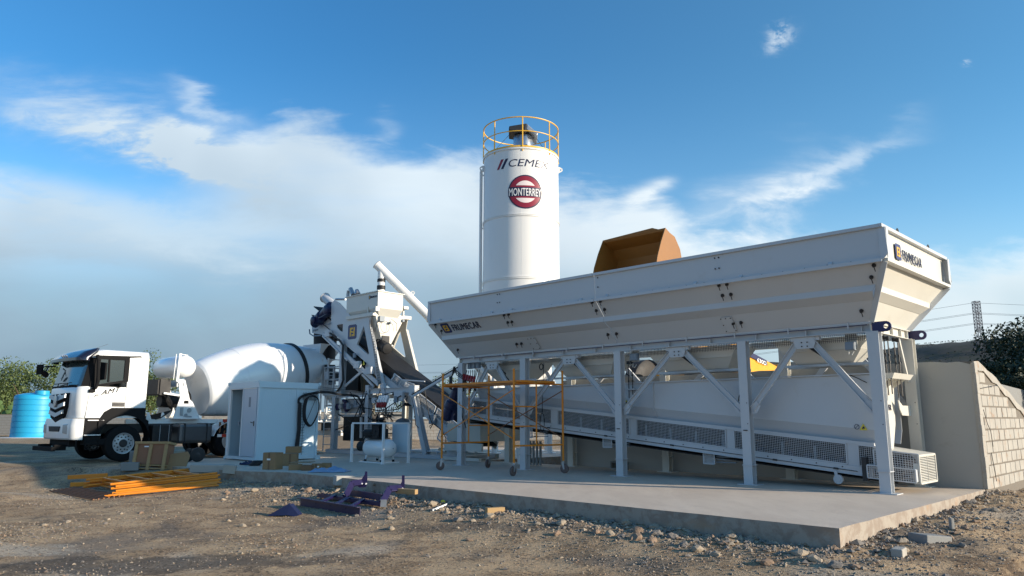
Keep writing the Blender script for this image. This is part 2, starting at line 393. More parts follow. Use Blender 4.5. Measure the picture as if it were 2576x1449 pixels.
def ground_z(X, Y, fine=True):
    s = X*S_.x+Y*S_.y; t = X*T_.x+Y*T_.y
    if s < 27 and s > 2 and t > 6 and t < 24: dp = d_poly(s, t, PAD); ins = in_poly(s, t, PAD)
    else: dp = 9; ins = False
    z = -.40
    z += .17*(1-sst(dp, .15, 2.3))
    if s < 3.6: z += .10*sst(t, 7, 15)*(1-sst(dp, 1, 5)) + .35*sst(t, 13, 22)
    z += (.33)*sst(Y, 17.2, 20.8)*sst(-X, 4.5, 9) if s > 19 else 0
    z += .25*sst(Y, 30, 60)
    if s < 16 and t > 19: z += .2
    z += .10*math.exp(-((X+10.1)**2/.7+(Y-14.9)**2/.5))+.1*math.exp(-((X+11.0)**2/1.+(Y-15.6)**2/.4))
    if 44 < Y < 50 and X < -12: z += .35*math.exp(-((Y-46.5)/1.1)**2)*(.6+.5*noise.noise((X*.5, 3, 0)))
    if fine:
        n = noise.fractal((X*.35, Y*.35, 1.3), 1., 2., 4)*.03+noise.fractal((X*1.7, Y*1.7, 4.), 1., 2., 4)*.013+noise.fractal((X*7, Y*7, 9.), 1., 2., 3)*.009
        k = sst(s, 19, 21)*sst(Y, 18, 20)
        n *= 1-.65*k
        if s < 3.3: n *= 1.7; n += .03*math.sin((t*.6+s)*9)*.5
        r = 1-sst(dp, .05, 1.1); n += r*(.01+.04*noise.fractal((X*2.6, Y*2.6, 2.), 1., 2., 3)) if s < 3.4 or t < 8.7 else 0
        z += n
    if s > 19.5 and Y > 17: z = min(z, -.065+.03*noise.noise((X*.8, Y*.8, 0)))
    if ins and dp > .06: z = min(z, -.34)
    return z
def lines(segs):
    o = []
    for a, b, d in segs:
        n = max(1, round((b-a)/d)); o += [a+(b-a)*i/n for i in range(n)]
    return o+[segs[-1][1]]
gx = lines([(-600, -100, 60), (-100, -40, 8), (-40, -16, .9), (-16, -6, .13), (-6, 6.5, .085), (6.5, 12, .2), (12, 40, 1.2), (40, 100, 9), (100, 600, 60)])
gy = lines([(-200, -4, 30), (-4, 2, .8), (2, 4.6, .16), (4.6, 12, .075), (12, 24, .13), (24, 60, .8), (60, 200, 9), (200, 1500, 90)])
def groundmat():
    m = bpy.data.materials.new('ground'); m.use_nodes = True; t = NT(m.node_tree); b = t.n['Principled BSDF']
    g = t.add('ShaderNodeNewGeometry').outputs['Position']
    n0 = t.noise(g, .33, 5, .6, .4); n1 = t.noise(g, 1.6, 8, .68, .3); n2 = t.noise(g, 9., 8, .75); n3 = t.noise(g, 55., 5, .7)
    c = t.mix(t.ss(n1, .34, .66), (.36, .245, .145), (.56, .405, .25))
    c = t.mix(t.m('MULTIPLY', t.ss(n0, .52, .64), .7), c, (.19, .165, .14))           # grey gravelly patches
    c = t.mix(t.m('MULTIPLY', t.ss(t.noise(g, .55, 6, .7, .8), .56, .66), .8), c, (.11, .10, .09))
    c = t.mix(t.m('MULTIPLY', t.ss(t.noise(g, .42, 3, .5, .2), .56, .66), .6), c, (.52, .45, .36))
    sp = t.add('ShaderNodeSeparateXYZ', {0: g}); X, Y = sp.outputs[0], sp.outputs[1]
    def blob(cx, cy, rx, ry, an, amp=1.):
        du, dv = t.m('SUBTRACT', X, cx), t.m('SUBTRACT', Y, cy)
        p = t.m('ADD', t.m('MULTIPLY', du, math.cos(an)/rx), t.m('MULTIPLY', dv, math.sin(an)/rx)); q = t.m('ADD', t.m('MULTIPLY', du, -math.sin(an)/ry), t.m('MULTIPLY', dv, math.cos(an)/ry))
        r = t.m('ADD', t.m('ADD', t.m('MULTIPLY', p, p), t.m('MULTIPLY', q, q)), t.m('MULTIPLY', t.m('SUBTRACT', n1, .5), 5.))
        return t.m('MULTIPLY', t.ss(r, 1.25, .35), amp)
    c = t.mix(blob(-4.0, 8.6, 2.4, .55, .12, .75), c, (.115, .10, .085))      # dark gravel spill on the left
    c = t.mix(blob(-6.6, 9.6, 1.6, .5, 0., .65), c, (.60, .52, .41))          # pale dusty patch
    c = t.mix(blob(3.1, 6.05, 2.4, .13, -.62, .9), c, (.085, .073, .06))      # dark ragged track on the right
    c = t.mix(blob(.2, 10.6, 2.2, .30, -.25, .6), c, (.15, .125, .10))
    c = t.mix(blob(5.2, 7.6, 1.5, .8, .5, .7), c, (.17, .115, .075))      # darker turned earth at the right
    vo = t.add('ShaderNodeTexVoronoi', {'Vector': g, 'Scale': 26.}, feature='F1')
    rnd = t.add('ShaderNodeSeparateColor', {0: vo.outputs['Color']}).outputs[0]
    peb = t.m('MULTIPLY', t.ss(vo.outputs['Distance'], .36, .22), t.m('GREATER_THAN', rnd, .74))
    c = t.mix(t.m('MULTIPLY', peb, .75), c, t.mix(rnd, (.16, .13, .11), (.62, .53, .43)))
    n5 = t.noise(g, 24., 4, .6, .3); pat = t.ss(n1, .62, .40)
    c = t.mix(t.m('MULTIPLY', t.ss(t.m('ADD', n5, t.m('MULTIPLY', pat, .06)), .58, .64), .75), c, (.085, .07, .055))
    c = t.mix(t.ss(n2, .38, .30), c, (.06, .05, .042))
    c = t.mix(t.m('MULTIPLY', t.ss(n3, .40, .62), .42), c, t.mix(1., c, (.45, .43, .42), 'MULTIPLY'))
    t.l.new(c, b.inputs['Base Color']); b.inputs['Roughness'].default_value = .95; b.inputs['Specular IOR Level'].default_value = .15
    h = t.m('ADD', t.m('MULTIPLY', n2, 1.2), t.m('ADD', t.m('MULTIPLY', n3, .35), t.m('MULTIPLY', peb, .5)))
    bp = t.add('ShaderNodeBump', {'Height': h, 'Strength': .9, 'Distance': .035}); t.l.new(bp.outputs[0], b.inputs['Normal']); return m
GM = groundmat()
me = bpy.data.meshes.new('ground'); nx, ny = len(gx), len(gy)
me.from_pydata([(x, y, ground_z(x, y)) for y in gy for x in gx], [], [(j*nx+i, j*nx+i+1, (j+1)*nx+i+1, (j+1)*nx+i) for j in range(ny-1) for i in range(nx-1)])
me.materials.append(GM); me.polygons.foreach_set('use_smooth', [True]*len(me.polygons))
o = bpy.data.objects.new('ground', me); COL.objects.link(o); tag(o, 'dry tan earth with grey gravel patches and small stones', None, None, 'structure')

def padmat():
    m = bpy.data.materials.new('slab'); m.use_nodes = True; t = NT(m.node_tree); b = t.n['Principled BSDF']
    g = t.add('ShaderNodeNewGeometry'); P = g.outputs['Position']; N = t.add('ShaderNodeSeparateXYZ', {0: g.outputs['Normal']}).outputs[2]
    mp = t.add('ShaderNodeMapping', {0: P, 'Rotation': (0, 0, R(45)), 'Scale': (1, .35, 1)}).outputs[0]
    n1 = t.noise(mp, 1.3, 7, .65, .3); n2 = t.noise(P, 5., 8, .7, .4); n3 = t.noise(P, 40., 5, .7)
    c = t.mix(t.ss(n1, .3, .7), (.58, .475, .375), (.68, .57, .455))
    c = t.mix(t.m('MULTIPLY', t.ss(n2, .55, .75), .35), c, (.34, .30, .26))
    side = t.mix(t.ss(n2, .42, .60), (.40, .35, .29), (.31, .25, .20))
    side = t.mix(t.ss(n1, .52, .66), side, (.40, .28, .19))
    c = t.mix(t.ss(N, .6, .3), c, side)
    c = t.mix(t.m('MULTIPLY', n3, .3), c, t.mix(1., c, (.6, .6, .6), 'MULTIPLY'))
    t.l.new(c, b.inputs['Base Color']); b.inputs['Roughness'].default_value = .85; b.inputs['Specular IOR Level'].default_value = .3
    bp = t.add('ShaderNodeBump', {'Height': t.m('ADD', n2, t.m('MULTIPLY', n3, .3)), 'Strength': .35, 'Distance': .015}); t.l.new(bp.outputs[0], b.inputs['Normal']); return m
pd = MB()
# slab with slightly wavering, chipped edge
pts = []
for i in range(len(PAD)):
    a, b = Vector(PAD[i-1]), Vector(PAD[i]); n = max(1, int((b-a).length/.22))
    for k in range(n):
        p = a+(b-a)*k/n; w = noise.fractal((p.x*1.3, p.y*1.3, 0), 1., 2., 4)*.018; d = (b-a).normalized()
        pts.append((p.x+d.y*w, p.y-d.x*w, 0))
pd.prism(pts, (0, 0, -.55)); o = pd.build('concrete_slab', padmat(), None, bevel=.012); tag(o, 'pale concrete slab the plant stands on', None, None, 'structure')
# joints cut into the front edge are shallow strips of shadow: narrow formwork gaps
# --- retaining wall and ramp
def wtop(t): return 2.19 if t < 15.35 else 2.19-.02*(t-15.35)-(t-15.35)**1.15*.195
rw = thing('retaining_wall', 'plastered concrete block retaining wall with a broken sloping block side, behind the white bins', 'wall', PL((3.38, 15, -.3)), PRZ)
m_ = MB(); top = []; s = 3.38
while s < 12.9: top.append((s, 14.955, 2.19+.02*noise.fractal((s*2, 0, 0), 1., 2., 3)+(.02 if 3.9 < s < 6 else 0))); s += .21
m_.prism([(3.40, 14.955, -.3)]+[(top[0][0]+.02, 14.955, 2.13)]+top[1:]+[(12.9, 14.955, 2.18), (12.9, 14.955, -.3)], (0, .2, 0)); m_.build('plaster_face', PLAST, rw)
m_ = MB(); prof = [(t, wtop(t)) for t in [14.98+.3*i for i in range(34)]]
m_.prism([(3.395, 14.957, -.3)]+[(3.395, t, z+.02*noise.fractal((t*3, 5, 0), 1., 2., 3)) for t, z in prof]+[(3.395, 24.9, -.3)], (.17, 0, 0)); m_.build('mortar_core', MORT, rw)
m_ = MB(); zz = -.02; row = 0
while zz < 2.1:
    t = 15.12 - (.2 if row % 2 else 0); first = True
    while t < 24.6:
        a, b = max(t, 15.12), t+.385; h = .185
        if b-a > .1 and zz+h < min(wtop(a), wtop(b))-.05:
            j = random.uniform(-.003, .004); m_.box(3.386+j, 3.40, a, b-.01+random.uniform(-.008, .006), zz+random.uniform(0, .012), zz+h)
        t += .405
    zz += .205; row += 1
m_.build('block_courses', BLOCKT, rw, bevel=.006)
m_ = MB(); cp = []
for i in range(33):
    t0, t1 = 14.98+.3*i, 14.98+.3*(i+1)
    m_.hexa([(3.37, t0, wtop(t0)-.13-.03*math.sin(i*2.1)), (3.60, t0, wtop(t0)-.13), (3.60, t1, wtop(t1)-.13), (3.37, t1, wtop(t1)-.13-.03*math.sin(i*2.1+2.1)),
             (3.37, t0, wtop(t0)+.02*math.sin(i*1.7)), (3.60, t0, wtop(t0)), (3.60, t1, wtop(t1)), (3.37, t1, wtop(t1)+.02*math.sin(i*1.7+1.7))])
m_.build('concrete_cap', BLOCKT, rw)
m_ = MB()
for i in range(12):                                               # ragged corner render
    z0 = .0+i*.18; m_.box(3.355-.008*random.random(), 3.42, 14.935, 15.10+.05*random.random(), z0, z0+.185)
m_.build('corner_render', BLOCKT, rw, bevel=.01)
m_ = MB()
for pts_ in ([(3.365, 15.25, 1.35), (3.36, 15.4, 1.1), (3.355, 15.55, .98), (3.36, 15.62, .7)], [(3.36, 15.2, 1.72), (3.34, 15.9, 1.78), (3.30, 16.2, 1.80)], [(3.36, 15.45, .6), (3.35, 15.5, .3), (3.36, 15.6, .1)]): m_.tube(pts_, .006, 5)
m_.build('wire', DARK, rw)
m_ = MB()
m_.prism([(3.55, 15.1, -.4)]+[(3.55, t, z-.06) for t, z in prof]+[(3.55, 25.2, -.4)], (9.3, 0, 0)); o = m_.build('earth_ramp', CONC, None); tag(o, 'earth ramp behind the retaining wall', None, None, 'structure')
# far end closing wall of the ramp (left side)
o = MB().box(12.86, 13.05, 15.0, 22.5, -.4, 2.1).build('ramp_end_wall', PLAST, None); tag(o, 'pale end wall of the ramp behind the orange scaffold', 'wall')

# ================================================================== AGGREGATE BINS
bp_ = thing('batching_plant', 'long white elevated aggregate bins on steel legs with weigh hopper and belt below', 'batching plant', PL((9.55, 13.86, 0)), PRZ)
TC = 13.865
ZB, ZL, ZR = 2.79, 3.66, 4.175
TN, TL, TRm = 12.92, 12.15, 12.13
def rib(base, lip, q):  # points down the sloping panel as (offset, z)
    f = lambda k: (lip[0]+(base[0]-lip[0])*k, lip[1]+(base[1]-lip[1])*k)
    A = f(.38); B = (A[0]-.012*(1 if base[0] > lip[0] else -1), f(.50)[1]); C = f(.625); C2 = (C[0]+.012*(1 if base[0] > lip[0] else -1), C[1]-.004)
    return [lip, A, B, C, C2, base]
def s_right(z): return 3.85 if z >= ZL else 3.85+(ZL-z)/(ZL-ZB)*.53
def s_left(z): return 15.03 if z >= ZL else 15.03-(ZL-z)/(ZL-ZB)*.27
sideprof = rib((TN, ZB), (TL, ZL), 0)
def strip_panel(prof, e0, e1, nvec, th=.02):
    """prof (offset,z) list swept between two end functions; e(z, o)->point"""
    m = MB(); vs = []; n = len(prof)
    for k, (o_, z) in enumerate(prof):
        for sh in (0, 1):
            vs.append(Vector(e0(o_, z))+Vector(nvec)*th*sh); vs.append(Vector(e1(o_, z))+Vector(nvec)*th*sh)
    fs = []
    for k in range(n-1):
        a = k*4; b = a+4; fs += [(a, a+1, b+1, b), (a+2, b+2, b+3, a+3), (a, b, b+2, a+2), (a+1, a+3, b+3, b+1)]
    fs += [(0, 2, 3, 1), (4*n-4, 4*n-3, 4*n-1, 4*n-2)]
    return m.add(vs, fs)
SEAM = 9.56
for mir in (0, 1):
    mt = (lambda t: 2*TC-t) if mir else (lambda t: t); nv = (0, -1 if mir else 1, 0)
    for e0, e1 in (((lambda o_, z: (s_right(z), mt(o_), z)), (lambda o_, z: (SEAM-.006, mt(o_), z))), ((lambda o_, z: (SEAM+.006, mt(o_), z)), (lambda o_, z: (s_left(z), mt(o_), z)))):
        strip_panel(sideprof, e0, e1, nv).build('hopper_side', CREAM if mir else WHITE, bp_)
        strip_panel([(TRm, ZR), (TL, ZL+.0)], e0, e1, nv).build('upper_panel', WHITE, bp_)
    for a, b in ((3.83, SEAM-.006), (SEAM+.006, 15.05)):
        y = mt(TRm); k = 1 if mir else -1
        MB().box(a, b, y-.045*(k < 0), y+.045*(k > 0), ZR, ZR+.055).build('rim_flange', WHITE, bp_)
        y = mt(TL); MB().box(a, b, min(y, y+.05*k), max(y, y+.05*k), ZL-.035, ZL+.022).build('lip_flange', WHITE, bp_)
# end panels
for sgn in (0, 1):
    ef = s_left if sgn else s_right
    base, lip = (ef(ZB), ZB), (ef(ZL), ZL); ep = rib(base, lip, 0); nv = (-.02/.02 if sgn else 1, 0, 0)
    tn = lambda z: TL if z >= ZL else TL+(ZL-z)/(ZL-ZB)*(TN-TL)
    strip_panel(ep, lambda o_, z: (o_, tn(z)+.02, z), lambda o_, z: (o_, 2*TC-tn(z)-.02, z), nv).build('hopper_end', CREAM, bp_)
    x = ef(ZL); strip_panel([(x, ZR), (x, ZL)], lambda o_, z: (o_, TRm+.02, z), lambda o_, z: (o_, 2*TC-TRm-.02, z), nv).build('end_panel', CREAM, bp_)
    k = 1 if sgn else -1
    m = MB(); m.box(min(x, x+.07*k), max(x, x+.07*k), TRm-.04, 2*TC-TRm+.04, ZR+.002, ZR+.058); m.build('end_rim', WHITE, bp_)
    m = MB(); m.box(min(x, x+.10*k), max(x, x+.10*k), TL-.0, 2*TC-TL, ZL-.03, ZL+.02); m.build('end_lip', CREAM, bp_)
    for mir in (0, 1):                                             # corner posts and the sloping edge flanges
        mt = (lambda t: 2*TC-t) if mir else (lambda t: t); q = -1 if mir else 1
        m = MB(); m.prism([(x, mt(TRm-.01), ZR), (x+.10*k, mt(TRm-.01), ZR), (x+.12*k, mt(TRm-.01), ZL+.08), (x+.02*k, mt(TRm-.01), ZL-.02), (x, mt(TRm-.01), ZL-.02)], (0, .015*q, 0))
        m.prism([(x+.10*k, mt(TRm+.006), ZR), (x+.10*k, mt(TRm+.10), ZR), (x+.10*k, mt(TRm+.13), ZL+.10), (x+.10*k, mt(TRm+.03), ZL+.025), (x+.10*k, mt(TRm+.006), ZL+.025)], (.012*k, 0, 0)); m.build('corner_post', WHITE, bp_)
        p0 = Vector((ef(ZL), mt(TL), ZL-.03)); p1 = Vector((ef(ZB), mt(TN), ZB))
        m = MB(); m.bar(p0, p1, .012, .10, side=(0, 1, 0), off=(.045*k, 0, 0)); m.build('edge_flange', WHITE, bp_)
for s in (6.69, SEAM, 12.4): MB().prism([(s, TL+.04, ZL), (s, TRm+.04, ZR-.03), (s, 2*TC-TRm-.04, ZR-.03), (s, 2*TC-TL-.04, ZL), (s, 2*TC-TN-.05, ZB), (s, TN+.05, ZB)], (.02, 0, 0)).build('divider', CREAM, bp_)
for t in (12.9, 14.55):
    MB().tube([(3.81, t, 4.22), (3.81, t, 4.27), (3.81, t+.04, 4.30), (3.81, t+.08, 4.27), (3.81, t+.08, 4.22)], .012, 6).build('lifting_eye', DARK, bp_, True)
# small gussets on the lip flange, vertical joint strip, bolts
for s in (14.6, 12.66, 12.0, 9.9, 9.2, 7.12, 6.2, 4.6):
    MB().prism([(s, TL-.05, ZL+.022), (s, TL-.05, ZL+.035), (s, TL, ZL+.085), (s, TL, ZL+.022)], (.06, 0, 0)).build('lip_gusset', WHITE, bp_)
m = MB()
for s in (12.5, 12.42, 6.72, 6.64, 9.46): 
    for z in (4.12, 3.92): m.lathe((s, TRm-.001, z), (0, -1, 0), [(0, .014), (.012, .014)], 8)
s = 4.3
while s < 14.9: m.lathe((s, TL-.03, ZL+.02), (0, 0, 1), [(0, .009), (.012, .009)], 6); s += .38
m.build('bolt', DARK, bp_)
def slope_t(z): return TL+(ZL-z)/(ZL-ZB)*(TN-TL)
for s, z in ((14.87, 3.62), (14.79, 3.46), (14.62, 2.98), (12.32, 3.62), (12.17, 3.62), (12.34, 3.46), (12.2, 3.46), (12.46, 2.98), (12.3, 2.98), (9.66, 3.63), (9.44, 3.63), (9.66, 3.47), (9.44, 3.47), (9.69, 2.99), (9.46, 2.99),
             (6.69, 3.62), (6.53, 3.62), (6.71, 3.45), (6.54, 3.45), (6.75, 2.97), (6.59, 2.97), (3.98, 3.60), (4.08, 3.44), (4.42, 2.97)):
    t = slope_t(z); nn = Vector((0, -.757, -.654)); m = MB(); p = Vector((s, t, z))
    m.lathe(p, nn, [(0, .034), (.018, .034), (.022, .022), (.05, .018)], 10)
    m.bar(p+nn*.03, p+nn*.035+Vector((-.012, .03, -.085)), .012, .01, (1, 0, 0)); m.build('clamp', DARK, bp_)
for s0, mt_ in ((12.0, 1), (6.95, -1)):
    m = MB(); q0 = slope_t(3.08); 
    a = Vector((s0, slope_t(3.09)-.006, 3.09-.006)); b = Vector((s0, slope_t(2.83)-.006, 2.83-.006)); m.hexa([a, a+Vector((-.22, 0, 0)), b+Vector((-.22, 0, 0)), b, a+Vector((0, -.008, -.008)), a+Vector((-.22, -.008, -.008)), b+Vector((-.22, -.008, -.008)), b+Vector((0, -.008, -.008))])
    m.build('cover_plate', WHITE, bp_)
    m = MB()
    for ds, z in ((0, 3.07), (.1, 3.07), (.2, 3.07), (0, 2.96), (.2, 2.96), (0, 2.85), (.2, 2.85)): m.lathe((s0-ds, slope_t(z)-.014, z-.014), (0, -.757, -.654), [(0, .011), (.01, .011)], 6)
    m.build('bolt', DARK, bp_)
# emblem and lettering
def emblem(parent, O, xd, yd, w, h, name='emblem'):
    """navy plate with two interlocked yellow letter shapes"""
    O, xd, yd = Vector(O), Vector(xd).normalized(), Vector(yd).normalized(); nn = xd.cross(yd)
    m = MB(WD); c = .12
    P = lambda a, b, d=0: O+xd*a*w+yd*b*h+nn*d
    m.prism([P(c, 0), P(1-c, 0), P(1, c*.8), P(1, 1-c*.8), P(1-c, 1), P(c, 1), P(0, 1-c*.8), P(0, c*.8)], nn*.004); m.build(name, LOGOB, parent)
    m = MB(WD)
    def bx(a0, a1, b0, b1): m.prism([P(a0, b0, .0045), P(a1, b0, .0045), P(a1, b1, .0045), P(a0, b1, .0045)], nn*.003)
    bx(.22, .35, .20, .80); bx(.352, .56, .67, .80); bx(.352, .498, .46, .57); bx(.65, .78, .20, .80); bx(.44, .648, .20, .33); bx(.502, .648, .43, .54)
    m.build('monogram', YEL, parent)
uS = -S_; up_sl = (PL((0, TL, ZL))-PL((0, TN, ZB))).normalized()
out = (S_.cross(up_sl)).normalized(); out = out if out.dot(T_) < 0 else -out
O = PL((14.72, slope_t(3.39), 3.39))+out*.004
emblem(bp_, O, uS, up_sl, .31, .30)
text('lettering', 'FRUMECAR', PL((14.32, slope_t(3.42), 3.42))+out*.004, uS, up_sl, 1.02, .19, INK, bp_, .012, sp=1.06)
O = PL((3.826, 12.80, 3.77)); emblem(bp_, O, T_, (0, 0, 1), .27, .27); text('lettering', 'FRUMECAR', PL((3.826, 13.13, 3.81)), T_, (0, 0, 1), 1.02, .165, INK, bp_, .012, sp=1.06)
# --- frame
m = MB(); m.csec((4.33, 13.0, 2.70), (14.78, 13.0, 2.70), -.075, .14, (0, 1, 0)); m.box(4.33, 14.8, 12.915, 12.93, 2.775, 2.80)
s = 4.5
while s < 14.7: m.box(s, s+.012, 12.925, 12.99, 2.64, 2.77); s += .95
m.build('side_beam', WHITE, bp_)
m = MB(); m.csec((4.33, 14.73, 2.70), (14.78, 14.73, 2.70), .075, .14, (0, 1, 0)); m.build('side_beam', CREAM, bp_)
for s, k in ((4.36, -1), (14.76, 1)):
    m = MB(); m.box(s-.01, s+.01, 12.93, 14.8, 2.64, 2.775); m.box(s+.0, s+.06*k, 12.94, 14.79, 2.776, 2.79); m.box(s, s+.06*k, 12.94, 14.79, 2.625, 2.639)
    for t in (13.05, 13.4, 13.86, 14.3, 14.65): m.box(min(s+.011*k, s+.055*k), max(s+.011*k, s+.055*k), t, t+.014, 2.64, 2.775)
    m.build('end_beam', CREAM, bp_)
m = MB(); m.tube([(4.4, 12.90, 2.742), (14.7, 12.90, 2.742)], .007, 6); m.build('cable', NAVY, bp_)
m = MB(); s = 4.7
while s < 14.7: m.box(s, s+.02, 12.885, 12.925, 2.70, 2.80); m.box(s+.2, s+.225, 12.90, 12.925, 2.735, 2.76); s += 1.05
m.build('cable_bracket', WHITE, bp_)
LEGS = (4.33, 6.69, 9.59, 12.42, 14.70)
for s in LEGS:
    for t, mt_ in ((12.98, WHITE), (14.72, CREAM)):
        if s == 4.33: 
            m = MB(); m.hsec((s, t, .36), (s, t, 2.63), .19, .17, (1, 0, 0), .014)
        else:
            m = MB(); m.hsec((s, t, .36), (s, t, 2.63), .17, .16, (1, 0, 0), .013)
        l = m.build('leg', mt_, bp_)
        m = MB(); m.box(s-.10, s+.10, t-.10, t+.10, .345, .36); m.hsec((s, t, .012), (s, t, .343), .175, .16, (1, 0, 0), .013); m.build('leg_extension', mt_, l)
        m = MB(); m.box(s-.19, s+.19, t-.15, t+.15, 0.001, .014); m.build('base_plate', mt_, l)
        m = MB()
        for z in (1.38, 1.0): m.lathe((s-.05, t-.081, z+.1), (0, -1, 0), [(0, .009), (.008, .009)], 6)
        if s > 5: m.tube([(s-.04, t-.09, .98), (s+.04, t-.09, .98)], .009, 6)
        m.build('bolt', DARK, l)
BAYS = [(LEGS[i]+LEGS[i+1])/2 for i in range(4)]
for i, c in enumerate(BAYS):
    for t, k in ((13.0, -1), (14.70, 1)):
        m = MB(); y = t+.03*k
        m.prism([(c-.19, y, 2.625), (c-.19, y, 2.50), (c-.15, y, 2.42), (c+.15, y, 2.42), (c+.19, y, 2.50), (c+.19, y, 2.625)], (0, .012, 0)); m.box(c-.26, c+.26, y+.013, y+.12, 2.56, 2.63)
        g = m.build('gusset', WHITE, bp_)
        m = MB()
        for a in (-.05, .05):
            for z in (2.53, 2.46): m.lathe((c+a, y, z), (0, -1, 0), [(0, .012), (.014, .012)], 8)
        m.build('bolt', DARK, g)
        for leg, sg in ((LEGS[i], -1), (LEGS[i+1], 1)):
            m = MB(); a = (c+.10*sg, y+.05, 2.58); b = (leg-.10*sg, y+.05, 1.36)
            m.csec(a, b, .05, .11, (0, -1 if k < 0 else 1, 0), .009); m.build('brace', WHITE, bp_)
            m = MB(); m.prism([(leg-.085*sg, y+.02, 1.44), (leg-.085*sg, y+.02, 1.26), (leg-.2*sg, y+.02, 1.30), (leg-.27*sg, y+.02, 1.42), (leg-.2*sg, y+.02, 1.52)], (0, .01, 0)); m.build('brace_plate', WHITE, bp_)
for t, z in ((13.08, 1.95), (14.62, 1.85)):
    q = 1 if t < 14 else -1
    m = MB(); m.bar((4.36, t+.33*q, 2.62), (4.36, t, z), .055, .04, (0, 1, 0)); m.build('brace', CREAM, bp_)
m = MB(); m.prism([(4.36, 14.63, 1.42), (4.36, 14.2, 1.42), (4.36, 14.0, 1.52), (4.36, 14.05, 1.36), (4.36, 14.15, 1.25), (4.36, 14.63, 1.24)], (.015, 0, 0)); m.build('stay', CREAM, bp_)
for t in (12.93, 14.80):
    m = MB(); out_ = []
    for a in range(13): an = -math.pi/2+math.pi*a/12; out_.append((4.12-.085*math.cos(an), t, 2.70+.085*math.sin(an)))
    h = [(4.12+.040*math.cos(2*math.pi*a/12), t, 2.70+.040*math.sin(2*math.pi*a/12)) for a in range(12)]
    m.prism([(4.34, t, 2.785), (4.34, t, 2.615)]+out_, (0, .03, 0), [h]); m.build('towing_lug', NAVY, bp_)
# --- gate hoppers under each bay
for i, (a, b) in enumerate(((4.62, 6.12), (7.05, 8.95), (9.95, 11.75), (12.5, 14.15))):
    m = MB(); t0, t1 = 13.28, 14.0
    m.hexa([(a+.05, t0, 2.39), (b-.05, t0, 2.39), (b-.05, t1, 2.39), (a+.05, t1, 2.39), (a-.1, t0-.06, 2.60), (b+.10, t0-.06, 2.60), (b+.10, t1+.06, 2.60), (a-.1, t1+.06, 2.60)]); g = m.build('discharge_hopper', CREAM, bp_)
    m = MB(); m.hexa([(a+.25, t0+.18, 2.17), (b-.25, t0+.18, 2.17), (b-.25, t1-.18, 2.17), (a+.25, t1-.18, 2.17), (a+.05, t0+.02, 2.388), (b-.05, t0+.02, 2.388), (b-.05, t1-.02, 2.388), (a+.05, t1-.02, 2.388)]); m.build('gate', CREAM, g)
    m = MB(); m.box(a-.05, b+.1, t0+.14, t0+.17, 2.12, 2.165); m.box(a-.05, b+.1, t1-.17, t1-.14, 2.12, 2.165); m.build('gate_track', GALV, g)
    m = MB(); c = BAYS[i]; p0, p1, p2 = Vector((c-.02, 13.14, 2.48)), Vector((c-.28, 13.14, 2.29)), Vector((c-.48, 13.14, 2.10))
    m.tube([p0, p1], .05, 10); m.build('pneumatic_cylinder', DARK, bp_, True)
    m = MB(); m.tube([p1, p2], .014, 8); m.lathe(p2-Vector((0, .02, 0)), (0, 1, 0), [(0, .03), (.04, .03)], 10); m.build('piston_rod', DARK, bp_)
m = MB()
for i in range(4):
    a, b = LEGS[i]+.09, LEGS[i+1]-.09
    m.grille((a, 13.10, 2.50), (b-a, 0, 0), (0, 0, .13), int((b-a)/.035), 4, .006)
m.build('safety_net', BLACK, bp_)
# --- weigh hopper
zk = lambda s: 1.01+(s-4.68)*.0924
zg = lambda s: .81+(s-4.85)*.0940
zm = lambda s: .41+(s-5.09)*.0949
m = MB(); a, b = 4.46, 14.5; t0, t1 = 13.35, 14.38
for (q, tk, tg) in ((t0, t0, t0+.13), (t1, t1, t1-.13)):
    k = 1 if q == t0 else -1
    vs = [(a, q, 1.93), (b, q, 1.97), (b, q, zk(b)), (a, q, zk(a)), (b, tg, zg(b)-.02), (a, tg, zg(a)-.02)]
    vs2 = [(x, y+.012*k, z) for x, y, z in vs]
    m.add(vs+vs2, [(0, 1, 2, 3), (3, 2, 4, 5), (6, 9, 8, 7), (9, 11, 10, 8), (0, 6, 7, 1), (5, 4, 10, 11), (0, 3, 9, 6), (3, 5, 11, 9), (1, 7, 8, 2), (2, 8, 10, 4)])
m.box(a, b, t0-.05, t0+.01, 1.945, 1.965)
wh = m.build('weigh_hopper', WHITE, bp_)
m = MB(); m.prism([(a, t0+.005, 1.93), (a, t1-.3+.08, 1.93), (a, t1-.32, 1.1), (a, 13.86, .69), (a, 13.5, .69), (a, t0+.01, 1.1)], (.015, 0, 0)); m.build('end_plate', CREAM, wh); m = MB(); m.prism([(b, t0, 1.93), (b, t1, 1.93), (b, t1-.1, 1.65), (b, t0+.1, 1.65)], (.015, 0, 0)); m.build('end_plate', CREAM, wh)
m = MB(); m.hexa([(4.20, 13.28, 1.86), (4.46, 13.28, 1.86), (4.46, 14.2, 1.86), (4.20, 14.2, 1.86), (4.15, 13.25, 1.95), (4.46, 13.25, 1.95), (4.46, 14.25, 1.95), (4.15, 14.25, 1.95)])
for t in (13.3, 13.75, 14.1): m.prism([(4.455, t, 1.858), (4.25, t, 1.858), (4.455, t, 1.72)], (0, .012, 0))
m.build('top_frame', CREAM, wh)
text('lettering', 'FRUMECAR', PL((4.452, 13.20, 1.335)), T_, (0, 0, 1), .68, .10, INK, bp_, .012, sp=1.06)
m = MB(); p = lambda s, z, t=13.335: (s, t, z)
for s0, z0 in ((8.98, 1.94),):
    m.bar((s0, 13.33, 1.95), (s0, 13.33, zk(s0)), .012, .04, (1, 0, 0)); m.bar((s0, 13.33, zk(s0)), (s0-.0, 13.46, zg(s0)+.02), .012, .04, (1, 0, 0))
m.build('stiffener', WHITE, wh)
m = MB()
